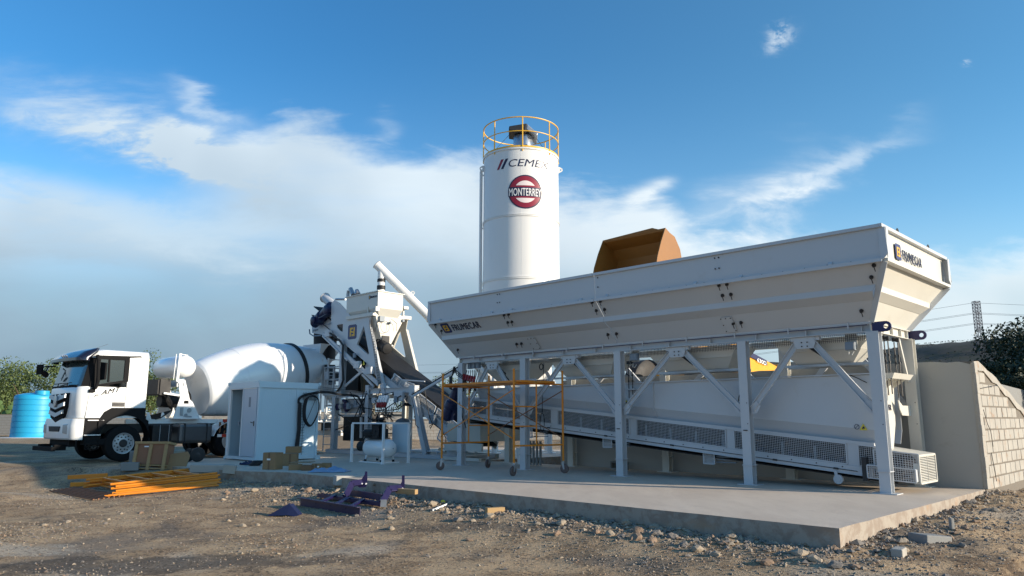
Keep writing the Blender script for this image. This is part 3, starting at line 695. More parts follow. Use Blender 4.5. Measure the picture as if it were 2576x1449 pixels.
for c in (9.69, 4.75):
    z = 1.49 if c > 5 else 1.0
    m.prism([(c+.065, 13.34, z), (c-.065, 13.34, z), (c, 13.34, z+.11)], (0, -.004, 0))
m.build('warning_sticker', YSTICK, wh)
m = MB()
for c, z in ((9.69, 1.515), (4.75, 1.02)): m.prism([(c+.025, 13.335, z), (c-.03, 13.335, z+.005), (c-.01, 13.335, z+.05), (c+.01, 13.335, z+.03)], (0, -.003, 0))
m.tube([(4.86, 13.337, 1.06)], .01) if False else None
rg = [(4.86+.04*math.cos(2*math.pi*k/16), 13.342, 1.055+.04*math.sin(2*math.pi*k/16)) for k in range(17)]; m.tube(rg, .004, 5)
m.bar((4.885, 13.342, 1.03), (4.835, 13.342, 1.08), .006, .004)
m.build('warning_mark', INK, wh)
m = MB(); m.tube([(6.95, 13.33, 1.72), (7.0, 13.31, 1.62), (7.02, 13.3, 1.5), (7.01, 13.33, 1.4)], .010, 6); m.tube([(4.95, 13.34, 1.96), (4.8, 13.3, 1.9), (4.62, 13.3, 1.8)], .008, 6); m.build('hose', BLACK, wh)
m = MB(); m.lathe((5.0, 13.33, 1.97), (0, -1, 0), [(0, .03), (.02, .03), (.02, .02)], 12); m.build('ring', DARK, wh)
# --- belt conveyor under it
for s0, s1 in ((14.70, 14.14), (13.95, 11.89), (11.70, 9.63), (9.45, 7.35), (7.17, 5.07), (4.87, 4.50)):
    n = max(4, int((s0-s1)/.033)); m = MB()
    a, b = Vector((s0, 13.35, zm(s0)+.015)), Vector((s1, 13.35, zm(s1)+.015)); h = Vector((0, 0, zg(s0)-zm(s0)-.075))
    m.grille(a, b-a, h, n, 11, .005, .004, .022); m.build('mesh_guard', WHITE, bp_)
m = MB()
for s0, s1 in ((15.0, 14.70), (14.14, 13.95), (11.89, 11.70), (9.63, 9.45), (7.35, 7.17), (5.07, 4.87)):
    m.hexa([(s0, 13.36, zm(s0)), (s1, 13.36, zm(s1)), (s1, 13.40, zm(s1)), (s0, 13.40, zm(s0)), (s0, 13.36, zg(s0)), (s1, 13.36, zg(s1)), (s1, 13.40, zg(s1)), (s0, 13.40, zg(s0))])
s0, s1 = 14.9, 4.6
for sh in (0,):
    m.hexa([(s0, 13.342, zg(s0)-.055), (s1, 13.342, zg(s1)-.055), (s1, 13.50, zg(s1)-.055), (s0, 13.50, zg(s0)-.055), (s0, 13.342, zg(s0)), (s1, 13.342, zg(s1)), (s1, 13.50, zg(s1)), (s0, 13.50, zg(s0))])
m.build('guard_rail', WHITE, bp_)
for t, mt_ in ((13.34, WHITE), (14.28, CREAM)):
    m = MB(); s0, s1 = 15.1, 4.65
    m.hexa([(s0, t, zm(s0)-.14), (s1, t, zm(s1)-.14), (s1, t+.02, zm(s1)-.14), (s0, t+.02, zm(s0)-.14), (s0, t, zm(s0)), (s1, t, zm(s1)), (s1, t+.02, zm(s1)), (s0, t+.02, zm(s0))])
    m.hexa([(s0, t-.03, zm(s0)-.15), (s1, t-.03, zm(s1)-.15), (s1, t+.04, zm(s1)-.15), (s0, t+.04, zm(s0)-.15), (s0, t-.03, zm(s0)-.14), (s1, t-.03, zm(s1)-.14), (s1, t+.04, zm(s1)-.14), (s0, t+.04, zm(s0)-.14)])
    m.build('conveyor_beam', mt_, bp_)
m = MB(); m.tube([(s, 13.325, zm(s)-.085) for s in (14.6, 4.9)], .006, 5)
for s in (14.4, 13.2, 12.0, 10.3, 8.6, 6.4, 5.3): m.tube([(s, 13.325, zm(s)-.085), (s-.08, 13.325, zm(s)-.093)], .016, 6)
s = 14.6
while s > 4.8: m.lathe((s, 13.338, zm(s)-.04), (0, -1, 0), [(0, .011), (.01, .011)], 6); s -= .45
m.build('pull_cord', DARK, bp_)
def bar2(m, s0, s1, z0, z1, t0, t1, th):
    return m.hexa([(s0, t0, z0-th), (s1, t0, z1-th), (s1, t1, z1-th), (s0, t1, z0-th), (s0, t0, z0), (s1, t0, z1), (s1, t1, z1), (s0, t1, z0)])
m = MB(); bar2(m, 15.2, 4.3, zm(15.2)-.17, zm(4.3)-.12, 13.44, 14.2, .02); bar2(m, 15.2, 4.3, zm(15.2)-.24, zm(4.3)-.19, 13.44, 14.2, .02); bar2(m, 15.2, 4.3, zm(15.2)+.12, zm(4.3)+.12, 13.5, 14.1, .02); m.build('conveyor_belt', BLACK, bp_)
m = MB(); m.hexa([(14.9, 13.56, zm(14.9)), (4.6, 13.56, zm(4.6)), (4.6, 13.58, zm(4.6)), (14.9, 13.58, zm(14.9)), (14.9, 13.52, zg(14.9)-.06), (4.6, 13.52, zg(4.6)-.06), (4.6, 13.54, zg(4.6)-.06), (14.9, 13.54, zg(14.9)-.06)]); m.build('dark_backing', DARK, bp_)  # added dark sheet, stands in for the shade behind the mesh guards
m = MB(); s = 14.8
while s > 4.6: m.tube([(s, 13.42, zm(s)+.06), (s, 14.2, zm(s)+.06)], .045, 10); s -= .30
m.build('idler_rollers', MATS['motor_blue'], bp_)
m = MB(); s = 14.65
while s > 4.6: m.bar((s, 13.43, zm(s)), (s, 13.43, zm(s)+.25), .05, .012, (1, 0, 0)); s -= .60
m.build('idler_brackets', GREYM, bp_)
for s, z in ((10.27, .79), (7.76, .54), (12.68, .96)):
    m = MB(); m.box(s-.11, s+.11, 13.42, 13.62, z-.22, z-.20); m.build('tray', WHITE, bp_)
    m = MB(); m.grille((s+.12, 13.39, z-.23), (-.24, 0, 0), (0, 0, .22), 9, 8, .008, .005, .018); m.build('mesh_box', WHITE, bp_)
    m = MB(); 
    for k in range(3): m.box(s-.55, s-.12, 13.45+.0, 13.5, z-.20+.05*k, z-.18+.05*k)
    m.build('slats', GREYM, bp_)
m = MB(); m.lathe((5.22, 13.28, .16), (0, 1, 0), [(0, .08), (.05, .08)], 18); m.lathe((5.22, 13.275, .16), (0, 1, 0), [(0, .045), (.005, .045)], 12); m.bar((5.26, 13.30, .3), (5.24, 13.30, .16), .05, .03, (1, 0, 0)); m.build('guide_wheel', WHITE, bp_)
# tail guard
m = MB(); bar2(m, 4.62, 3.92, .715, .615, 13.34, 14.22, .012); 
for t in (13.345, 14.2): m.hexa([(4.62, t, .20), (3.93, t, .15), (3.93, t+.015, .15), (4.62, t+.015, .20), (4.62, t, .22), (3.93, t, .17), (3.93, t+.015, .17), (4.62, t+.015, .22)])
tg = m.build('tail_guard', CREAM, bp_)
m = MB(); m.grille((4.62, 13.345, .42), (-.69, 0, -.06), (0, 0, .26), 17, 7, .008, .005, .02)
m.build('mesh_panel', WHITE, tg)
m = MB(); O_ = Vector((3.93, 13.345, .16)); m.grille(O_, (0, .865, 0), (0, 0, .44), 2, 17, .012, .012, .03); m.build('louvre', CREAM, tg)
m = MB(); m.grille((4.70, 13.22, .22), (-.74, 0, -.04), (0, 0, .205), 20, 6, .008, .005, .02); bar2(m, 4.7, 3.97, .44, .385, 13.22, 13.34, .012); m.box(3.955, 3.97, 13.22, 13.34, .19, .38); m.build('side_cage', WHITE, tg)
m = MB(); m.box(3.92, 4.02, 13.335, 13.345, .36, .47); m.lathe((3.97, 13.334, .43), (0, -1, 0), [(0, .014), (.006, .014)], 8); m.build('hinge_plate', CREAM, tg)
m = MB(); m.box(4.72, 4.80, 13.26, 13.36, .16, .55); m.build('bearing_block', DARK, tg)
m = MB(); m.lathe((4.35, 13.45, .42), (0, 1, 0), [(0, .17), (.66, .17)], 20); m.build('tail_drum', DARK, bp_, True)
# rods, boxes, connectors
for s, t, z0, z1 in ((4.30, 13.35, 2.56, 1.58), (4.24, 13.35, 2.54, 1.60), (4.30, 13.85, 2.56, 1.55), (4.24, 13.85, 2.55, 1.57), (9.56, 13.27, 2.40, 1.63), (9.46, 13.27, 2.40, 1.70)):
    m = MB(); m.tube([(s, t, z0-.05), (s, t, z1)], .011, 6); m.box(s-.025, s+.025, t-.03, t+.03, z0-.04, z0+.03)
    for z in (z0-.30, z0-.42): m.lathe((s, t, z), (0, 0, 1), [(0, .02), (.03, .02)], 8)
    m.build('suspension_rod', DARK, bp_)
m = MB(); m.box(9.38, 9.62, 13.20, 13.34, 1.80, 1.83); m.build('rod_bracket', WHITE, bp_)
for s, z, w, h in ((14.52, 2.56, .13, .16), (14.36, 2.57, .13, .17), (14.2, 2.56, .12, .15), (9.27, 2.49, .19, .15), (4.765, 2.42, .16, .14)):
    m = MB(); m.box(s-w/2, s+w/2, 13.05, 13.13, z-h/2, z+h/2); m.box(s-w/2+.01, s+w/2-.01, 13.04, 13.05, z-h/2+.01, z+h/2-.01); b_ = m.build('control_box', GREYM, bp_, bevel=.006)
for s in (9.27, 4.765):
    m = MB(); m.box(s-.10, s+.10, 13.135, 13.145, 2.40, 2.64); m.lathe((s, 13.134, 2.60), (0, -1, 0), [(0, .02), (.006, .02)], 10); m.tube([(s+.03, 13.09, 2.36), (s+.03, 13.07, 2.28), (s-.02, 13.07, 2.27), (s-.05, 13.1, 2.33)], .008, 6); m.build('box_mount', CREAM, bp_)
for k in range(5):
    s = 14.62-.10*k; m = MB(); m.lathe((s, 12.98, 2.34-.02*k), (.0, -.3, -1), [(0, .042), (.05, .042), (.06, .034), (.15, .034)], 10); m.build('connector', REDM, bp_, True)
m = MB(); random.seed(3)
for k in range(8):
    s = 14.62-.07*k; m.tube([(s, 12.98, 2.18), (s+.05*math.sin(k), 12.95, 2.0), (s+.14*math.sin(k*2.1), 12.98, 1.86+.05*math.cos(k)), (s+.1*math.cos(k), 13.02, 2.08), (s-.02, 13.06, 2.45)], .010, 5)
for k in range(3): m.tube([(14.95, 12.9, 2.55-.03*k), (14.8, 12.88, 2.42-.05*k), (14.6, 12.9, 2.3-.04*k)], .011, 5)
m.tube([(14.78, 13.0, 1.9), (14.7, 12.9, 1.6), (14.62, 12.95, 1.2), (14.55, 13, .95)], .012, 5)
m.build('cables', BLACK, bp_)
m = MB(); m.tube([(11.9, 13.1, 2.5), (11.9, 13.06, 1.9), (11.92, 13.05, 1.3)], .008, 5); rg = [(11.92+.07*math.sin(2*math.pi*k/14), 13.05, 1.1+.22*math.cos(2*math.pi*k/14)) for k in range(15)]; m.tube(rg, .008, 5)
rg = [(12.0+.06*math.sin(2*math.pi*k/14), 13.12, 2.42+.07*math.cos(2*math.pi*k/14)) for k in range(15)]; m.tube(rg, .014, 5)
m.build('cable_loop', BLACK, bp_)
# drive motor at the upper end
m = MB(); m.lathe((14.95, 13.05, 2.06), (.42, -.05, -.9), [(0, .07), (.03, .10), (.12, .10), (.14, .12), (.45, .135), (.48, .17), (.62, .18), (.66, .15), (.95, .15), (1.0, .1)], 16); m.box(15.05, 15.4, 13.0, 13.3, 1.15, 1.6)
m.build('drive_motor', BLUEM, bp_, True)
m = MB(); m.prism([(15.25, 13.34, 1.05), (14.9, 13.34, 1.05), (14.9, 13.34, 1.75), (15.15, 13.34, 1.78), (15.3, 13.34, 1.45)], (0, .95, 0)); m.build('head_frame', WHITE, bp_)

# ---------------------------------------------------------------- survey helper: where a line of sight meets a known plane
def sight(x, y):
    a, b = (x-1288)/1853, (724.5-y)/1853
    return Vector((a, math.cos(PITCH)-b*math.sin(PITCH), math.sin(PITCH)+b*math.cos(PITCH)))
def Q(x, y, t=None, s=None, z=None, Y=None):
    r = sight(x, y)
    k = t/r.dot(T_) if t is not None else s/r.dot(S_) if s is not None else (z-EYE)/r.z if z is not None else Y/r.y
    p = r*k+Vector((0, 0, EYE))
    return (p.dot(S_), p.dot(T_), p.z) if Y is None else p
def T3(x, y, t=14.45, **k): return Q(740.6+x/4.5, 644+y/4.5, None if k else t, **k)
def L3(x, y, t=14.45, **k): return Q(740.6+x/5., 901.6+y/5., None if k else t, **k)

# ================================================================== SILO
CX, CY, CR = .305, 24., 1.268
silo = thing('cement_silo', 'tall white cylindrical cement silo with yellow railing on top', 'silo', (CX, CY, 0))
Z0, Z1 = 3.3, 9.86
m = MB(WD); m.lathe((CX, CY, 0), (0, 0, 1), [(Z0, CR), (Z1-.06, CR), (Z1-.055, CR+.03), (Z1, CR+.03), (Z1+.02, CR-.05), (Z1+.16, .35), (Z1+.165, 0)], 96); m.build('shell', SILOW, silo, True)
for z in (5.56, 7.60):
    m = MB(WD); m.lathe((CX, CY, z), (0, 0, 1), [(-.035, CR), (-.035, CR+.022), (-.015, CR+.022), (-.014, CR+.006), (.014, CR+.006), (.015, CR+.022), (.035, CR+.022), (.035, CR)], 96, cap=False); m.build('joint_ring', SILOW, silo, True)
m = MB(WD); m.lathe((CX, CY, 0), (0, 0, 1), [(1.55, .16), (Z0-.001, CR-.01)], 48, cap=False); m.lathe((CX, CY, 0), (0, 0, 1), [(1.4, .22), (1.55, .22)], 24); m.build('cone', SILOW, silo, True)
for k in range(4):
    a = math.pi/4+k*math.pi/2; x, y = CX+1.2*math.cos(a), CY+1.2*math.sin(a); m = MB(WD); m.tube([(x, y, .135), (x, y, Z0+.7)], .085, 12); m.box(x-.2, x+.2, y-.2, y+.2, .1345, .155); m.build('leg', SILOW, silo, True)
def cyl(th, z, r=CR): return Vector((CX+r*math.sin(th), CY-r*math.cos(th), z))
m = MB(WD)
for zr, rr in ((1.04, .022), (.56, .018)):
    m.tube([cyl(2*math.pi*k/48, Z1+zr, CR+.01) for k in range(49)], rr, 6, False)
    m.build('handrail', RAILY, silo, True); m = MB(WD)
m.lathe((CX, CY, Z1+.02), (0, 0, 1), [(0, CR+.005), (.05, CR+.005), (.05, CR-.01), (0, CR-.01)], 64, cap=False); m.build('toe_board', RAILY, silo, True)
for k in range(8):
    th = k*math.pi/4+.03; m = MB(WD); m.tube([cyl(th, Z1-.12, CR+.01), cyl(th, Z1+1.04, CR+.01)], .019, 6); m.build('rail_post', RAILY, silo, True)
m = MB(WD); fx = CX+.08; m.lathe((fx, CY, Z1+.05), (0, 0, 1), [(0, .34), (.75, .34), (.80, .31), (.80, 0.01)], 28); f = m.build('dust_filter', ALU, silo, True)
m = MB(WD); m.hexa([(fx-.50, CY-.42, Z1+.93), (fx+.10, CY-.42, Z1+.84), (fx+.10, CY+.42, Z1+.84), (fx-.50, CY+.42, Z1+.93), (fx-.48, CY-.42, Z1+1.08), (fx+.12, CY-.42, Z1+1.18), (fx+.12, CY+.42, Z1+1.18), (fx-.48, CY+.42, Z1+1.08)])
m.build('filter_hood', DARK, f, bevel=.03); m = MB(WD)
m.hexa([(fx+.10, CY-.42, Z1+.95), (fx+.46, CY-.40, Z1+.72), (fx+.46, CY+.40, Z1+.72), (fx+.10, CY+.42, Z1+.95), (fx+.12, CY-.42, Z1+1.17), (fx+.50, CY-.40, Z1+.82), (fx+.50, CY+.40, Z1+.82), (fx+.12, CY+.42, Z1+1.17)])
m.build('hood_flap', GALV, f, bevel=.03)
m = MB(WD); m.tube([(fx-.42, CY-.1, Z1+.95), (CX-.95, CY-.5, Z1+.10)], .008, 5); m.tube([(fx+.35, CY-.1, Z1+.9), (CX+.9, CY-.4, Z1+.08)], .008, 5); m.tube([(fx-.1, CY-.4, Z1+.35), (fx+.1, CY-.5, Z1+.38), (fx+.3, CY-.45, Z1+.2), (fx+.34, CY-.4, Z1+.05)], .015, 5); m.build('guy_wire', DARK, silo)
for z in (7.45, 5.35, 9.3):
    m = MB(WD); p = cyl(-1.50, z, CR-.03); q = cyl(-1.50, z, CR+.10); m.bar(p, q, .05, .03, (0, 0, 1)); m.build('pipe_bracket', SILOW, silo)
m = MB(WD); px_, py_ = cyl(-1.52, 0, CR+.085).to_tuple()[:2]; m.tube([(px_, py_, 1.1), (px_, py_, 9.42), (px_+.02, py_, 9.5)], .052, 14); m.build('fill_pipe', SILOW, silo, True)
for th in (-1.42, 1.52):
    m = MB(WD); p = cyl(th, 9.48, CR); o_ = (cyl(th, 9.48, CR+1)-p).normalized(); sd = Vector((0, 0, 1)).cross(o_)
    m.prism([p+Vector((0, 0, .12)), p+o_*.06+Vector((0, 0, .12))]+[p+o_*(.08+.07*math.cos(a))+Vector((0, 0, .02+.07*math.sin(a))) for a in (.9, .5, 0, -.5, -.9, -1.3)]+[p+Vector((0, 0, -.10))], sd*.02, [[p+o_*(.08+.03*math.cos(a*.785))+Vector((0, 0, .02+.03*math.sin(a*.785))) for a in range(8)]]); m.build('lifting_lug', SILOW, silo)
# the vertical weld seam and the painted badges
m = MB(WD); m.tube([cyl(.0, 7.57), cyl(.0, 5.6)], .004, 4); m.tube([cyl(-.02, 9.7), cyl(-.02, 7.63)], .004, 4); m.build('weld_seam', SILOW, silo)
zc, thc = 8.36, .10
def wrapc(th0, z0, rr=CR+.003): return lambda a, b, d: cyl(th0+a/CR, z0+b, rr+d)
def curved(name, poly, mat, d=.004, holes=(), base=.002):
    """outline given as (arc, height) wrapped on the shell, cut in narrow strips"""
    bm = bmesh.new(); tri = tessellate_polygon([[Vector((a, b, 0)) for a, b in poly]]+[[Vector((a, b, 0)) for a, b in h] for h in holes])
    flat = [p for l in [poly]+list(holes) for p in l]; vs = [bm.verts.new((a, b, 0)) for a, b in flat]
    for f_ in tri:
        try: bm.faces.new([vs[i] for i in f_])
        except ValueError: pass
    xs = [p[0] for p in flat]; x0, x1 = min(xs), max(xs); n = max(2, int((x1-x0)/.05))
    for k in range(1, n): bmesh.ops.bisect_plane(bm, geom=bm.verts[:]+bm.edges[:]+bm.faces[:], plane_co=(x0+(x1-x0)*k/n, 0, 0), plane_no=(1, 0, 0))
    r = bmesh.ops.extrude_face_region(bm, geom=bm.faces[:])
    for g in r['geom']:
        if isinstance(g, bmesh.types.BMVert): g.co.z = 1
    Mi = MAT[silo.name].inverted()
    for v in bm.verts: v.co = Mi @ cyl(thc+v.co.x/CR, zc+v.co.y, CR+base+v.co.z*d)
    bmesh.ops.recalc_face_normals(bm, faces=bm.faces); me = bpy.data.meshes.new(name); bm.to_mesh(me); bm.free(); me.materials.append(mat)
    o = bpy.data.objects.new(name, me); COL.objects.link(o); o.parent = silo; MAT[o.name] = MAT[silo.name]; return o
circ = lambda r, a0=0, a1=2*math.pi, n=48: [(r*math.cos(a0+(a1-a0)*k/n), r*math.sin(a0+(a1-a0)*k/n)) for k in range(n+(a1-a0 < 6))]
curved('badge_rim', circ(.565), INK, .003)
curved('badge_field', circ(.525), MAROON, .003, base=.006)
curved('badge_band', [(-.55, -.155), (.55, -.155), (.56, 0), (.55, .155), (-.55, .155), (-.56, 0)], INK, .003, base=.010)
for sg in (1, -1):
    a0 = math.asin(.21/.37); pts = circ(.37, a0, math.pi-a0, 20); pts = [(x, y*sg) for x, y in pts]; curved('badge_lobe', pts if sg > 0 else pts[::-1], PINKW, .003, base=.010)
text('lettering', 'MONTERREY', (0, 0, 0), (1, 0, 0), (0, 1, 0), 1.05, .25, LWHITE, silo, .012, .003, lambda a, b, d: cyl(thc+(a-.525)/CR, zc-.135+b, CR+.014+d), slices=26, sp=1.04)
zt = 9.17
sv = (zc, thc)
zc, thc = zt, 0.
for x, mt_ in ((-.86, MAROON), (-.70, INK)): curved('slash', [(x, .0), (x+.09, .0), (x+.27, .33), (x+.17, .33)], mt_, .003)
zc, thc = sv
text('lettering', 'CEMEX', (0, 0, 0), (1, 0, 0), (0, 1, 0), 1.42, .25, INK, silo, .0, .003, lambda a, b, d: cyl((a-.42)/CR, zt+.04+b, CR+.002+d), shear=.22, slices=26)

silo.scale = (1.125,)*3; silo.location = (.343, 27., -.15)
# ================================================================== SCREW CONVEYOR
top = Vector(PL((21.95, 15.3, 6.62))); low = Vector((.15, 26.4, 1.69)); dr = (top-low).normalized()
sc_ = thing('screw_conveyor', 'long white tubular screw conveyor slanting up from the silo to the mixing tower', 'conveyor', low)
m = MB(WD); m.tube([low, top+dr*.12], .155, 24); m.lathe(top+dr*.12, dr, [(0, .17), (.02, .17)], 24)
for k in (.33, .62): m.lathe(low+(top-low)*k, dr, [(-.02, .156), (-.02, .185), (.02, .185), (.02, .156)], 24, cap=False)
m.build('tube', SILOW, sc_, True)
m = MB(WD); m.lathe(top+dr*.14, dr, [(0, .165), (.015, .165)], 24); m.build('end_cap', NAVY, sc_, True)
spx = top-dr*.12; m = MB(WD); m.tube([spx, spx-Vector((0, 0, .42))], .135, 20); m.build('spout', SILOW, sc_, True)
m = MB(WD)
for z, r, h in ((.36, .15, .11), (.60, .155, .15), (.80, .15, .07)): m.lathe(spx-Vector((0, 0, z+h)), (0, 0, 1), [(0, r-.01), (.01, r), (h-.01, r), (h, r-.01)], 20)
m.build('rubber_sleeve', BLACK, sc_, True)
m = MB(WD); m.lathe(spx-Vector((0, 0, 1.05)), (0, 0, 1), [(0, .135), (.72, .135)], 20); m.build('inlet_pipe', SILOW, sc_, True)
for k in (.78, .49, .4):
    p = low+(top-low)*k; up_ = (Vector((0, 0, 1))-dr*dr.z).normalized(); sd = dr.cross(up_)
    m = MB(WD); c = p+up_*.20; m.prism([c+(dr*math.cos(a*.39)+up_*math.sin(a*.39))*.075 for a in range(16)], sd*.02, [[c+(dr*math.cos(a*.785)+up_*math.sin(a*.785))*.035 for a in range(8)]]); m.bar(p+up_*.14, p+up_*.17, .16, .02, dr); m.build('lifting_lug', SILOW, sc_)

# ================================================================== MIXING TOWER
tw = thing('mixing_tower', 'white mixing tower with triangular cut-outs, blue motors and a cement hopper on top', 'mixing plant', PL((21., 15.2, 0)), PRZ)
TNR, TFR = 14.45, 16.0
outl = [(418, 540), (452, 498), (512, 530), (585, 610), (635, 682), (875, 645), (852, 790), (1000, 1449), (948, 1449), (905, 1290), (560, 988), (415, 850)]
tri1 = [(478, 780), (550, 768), (546, 858), (520, 850), (484, 812)]; tri2 = [(785, 790), (845, 1105), (832, 1120), (705, 1003)]
pp = [T3(*p) for p in outl]; h1 = [T3(*p) for p in tri1]; h2 = [T3(*p) for p in tri2]
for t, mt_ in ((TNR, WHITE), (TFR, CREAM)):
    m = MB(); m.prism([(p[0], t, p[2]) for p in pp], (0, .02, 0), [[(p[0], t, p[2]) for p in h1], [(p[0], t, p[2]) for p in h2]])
    for hh in (h2,):
        for i in range(len(hh)): m.bar((hh[i-1][0], t+.04, hh[i-1][2]), (hh[i][0], t+.04, hh[i][2]), .05, .008, (0, 1, 0))
    m.bar((pp[6][0], t+.05, pp[6][2]), (pp[7][0], t+.05, pp[7][2]), .1, .01, (0, 1, 0)); m.bar((pp[7][0], t, pp[7][2]), (pp[7][0]-.16, t, 1.95), .12, .16, (0, 1, 0))
    m.build('side_plate', mt_, tw)
lg = [T3(*p) for p in ((608, 785), (705, 775), (698, 938), (605, 948))]
wd, ht = lg[0][0]-lg[1][0], lg[0][2]-lg[3][2]
emblem(tw, PL((lg[3][0], TNR-.003, lg[3][2]+.0)), -S_, (0, 0, 1), wd, ht)
# upper box hopper
m = MB(); s0, s1, t0, t1 = 20.75, 22.70, 14.45, 15.50
m.hexa([(s0, t0, 4.92), (s1-.02, t0, 4.92), (s1-.02, t1, 4.92), (s0, t1, 4.92), (s0, t0, 5.48), (s1, t0, 5.48), (s1, t1, 5.48), (s0, t1, 5.48)])
m.hexa([(s0+.25, t0+.25, 4.55), (s1-.55, t0+.25, 4.45), (s1-.55, t1-.1, 4.45), (s0+.25, t1-.1, 4.55), (s0, t0, 4.919), (s1-.02, t0, 4.919), (s1-.02, t1, 4.919), (s0, t1, 4.919)])
m.box(s0-.04, s1+.04, t0-.04, t1+.06, 5.481, 5.51)
hp = m.build('cement_hopper', CREAM, tw)
O = PL((21.30, t0-.004, 5.26)); emblem(hp, O, -S_, (0, 0, 1), .10, .13, 'small_emblem'); text('lettering', 'FRUMECAR', PL((21.18, t0-.003, 5.29)), -S_, (0, 0, 1), .36, .07, INK, hp, .01)
m = MB(); m.box(20.92, 22.6, 14.38, 14.50, 4.66, 4.78); m.box(20.92, 22.6, 15.9, 16.02, 4.66, 4.78); m.box(20.92, 21.06, 14.505, 15.895, 4.66, 4.78); m.box(22.45, 22.59, 14.505, 15.895, 4.66, 4.78)
m.box(20.72, 20.80, 14.35, 14.5, 4.80, 4.95); m.box(20.70, 20.84, 15.52, 15.72, 4.98, 5.08)
for a, b in ((20.85, 14.42), (20.85, 15.6), (21.3, 14.42)): m.box(a, a+.05, b, b+.05, 4.78, 5.0)
m.build('support_frame', CREAM, tw)
m = MB(); m.hexa([(20.98, 14.85, 3.72), (21.5, 14.85, 3.72), (21.5, 15.2, 3.72), (20.98, 15.2, 3.72), (20.93, 14.5, 4.655), (22.2, 14.5, 4.655), (22.2, 15.7, 4.655), (20.93, 15.7, 4.655)]); m.box(20.95, 21.55, 14.75, 15.28, 3.66, 3.715)
m.build('weigh_cone', CREAM, tw)
m = MB(); m.box(20.84, 20.9, 14.62, 14.82, 4.48, 4.66); m.lathe((20.9, 15.05, 4.45), (-1, 0, .2), [(0, .05), (.1, .03)], 10); m.box(20.86, 20.9, 15.6, 15.68, 4.55, 4.64); m.build('load_cell', GREYM, tw)
m = MB(); rg = [(20.86, 14.85+.18*math.sin(2*math.pi*k/20), 4.3+.2*math.cos(2*math.pi*k/20)) for k in range(21)]; m.tube(rg, .007, 5); m.tube([(20.86, 14.7, 4.6), (20.84, 14.5, 4.4), (20.82, 14.42, 4.1)], .012, 5); m.tube([(20.86, 15.1, 4.6), (20.8, 15.3, 4.45), (20.86, 15.35, 4.2)], .009, 5); m.build('cables', BLACK, tw)
m = MB()
c0 = Vector(T3(935, 985, 14.9)); c1 = Vector(T3(1105, 1080, 14.75)); d_ = (c1-c0).normalized()
m.lathe(c0, d_, [(0, .12), (.12, .15), (.14, .20), (.30, .22), (.32, .18), (.36, .18), (.38, .20), (.78, .20), (.82, .17), (.84, .05)], 20); m.box(c0[0]-.45, c0[0]-.1, 14.8, 15.1, c0[2]-.05, c0[2]+.22)
m.build('screw_motor', BLACK, tw, True)
# pipes on top, vent drum and head drive
m = MB(); m.tube([T3(612, 470, 14.9), T3(612, 410, 14.9), T3(640, 378, 14.9)], .05, 10); m.tube([T3(635, 370, 14.9), T3(665, 440, 14.9)], .085, 12); m.tube([T3(705, 385, 14.9), T3(715, 430, 14.9)], [.07, .11], 12); m.tube([T3(603, 390, 14.85), T3(595, 440, 14.85), T3(600, 490, 14.85)], .03, 8); m.tube([T3(470, 490, 14.6), T3(580, 490, 14.6)], .04, 8); m.build('vent_pipe', GALV, tw, True)
a, b = Vector(T3(345, 470, 15.1)), Vector(T3(440, 560, 15.1)); d_ = (b-a).normalized()
m = MB(); m.lathe(a, d_, [(0, .21), (.03, .21), (.03, .18), (.95, .18)], 24); m.build('dust_vent', WHITE, tw, True)
hb = [T3(*p, t=14.7) for p in ((185, 690), (262, 640), (418, 600), (418, 850), (300, 890), (185, 870))]
m = MB(); m.prism([(p[0], 14.75, p[2]) for p in hb], (0, .95, 0)); m.build('head_casing', WHITE, tw)
m = MB(); a, b = Vector(T3(225, 770, 14.55)), Vector(T3(385, 610, 14.55)); d_ = (b-a).normalized()
m.lathe(a, d_, [(-.08, .10), (0, .17), (.40, .17), (.42, .22), (.62, .23), (.64, .17), (1.05, .20), (1.08, .21), (1.3, .21), (1.33, .15)], 18)
m.lathe(Vector(T3(235, 730, 14.4)), (0, -1, 0), [(-.3, .15), (.12, .15), (.15, .1)], 16); m.lathe(Vector(T3(375, 610, 14.4)), (0, -1, 0), [(-.3, .17), (.10, .17), (.13, .1)], 16); m.build('head_motor', BLUEM, tw, True)
m = MB(); m.tube([T3(170, 830, 14.5), T3(175, 880, 14.5), T3(215, 905, 14.5), T3(300, 900, 14.5)], .025, 6); m.tube([T3(340, 780, 14.4), T3(400, 770, 14.4), T3(416, 755, 14.4)], .015, 5); m.tube([T3(270, 700, 14.35), T3(300, 690, 14.35), T3(360, 655, 14.35)], .012, 5); m.build('hose', GREYM, tw)
c0 = Vector(T3(352, 900, 15.2)); r_ = .42
m = MB(); m.lathe((c0[0], 15.2, 0), (0, 0, 1), [(3.42, .40), (3.75, .42), (3.85, .43), (4.5, .45), (4.55, .48)], 24); m.build('discharge_sleeve', BLACK, tw, True)
m = MB(); m.lathe((c0[0], 15.2, 0), (0, 0, 1), [(4.52, .50), (4.58, .50)], 24); m.build('sleeve_ring', GREYM, tw, True)
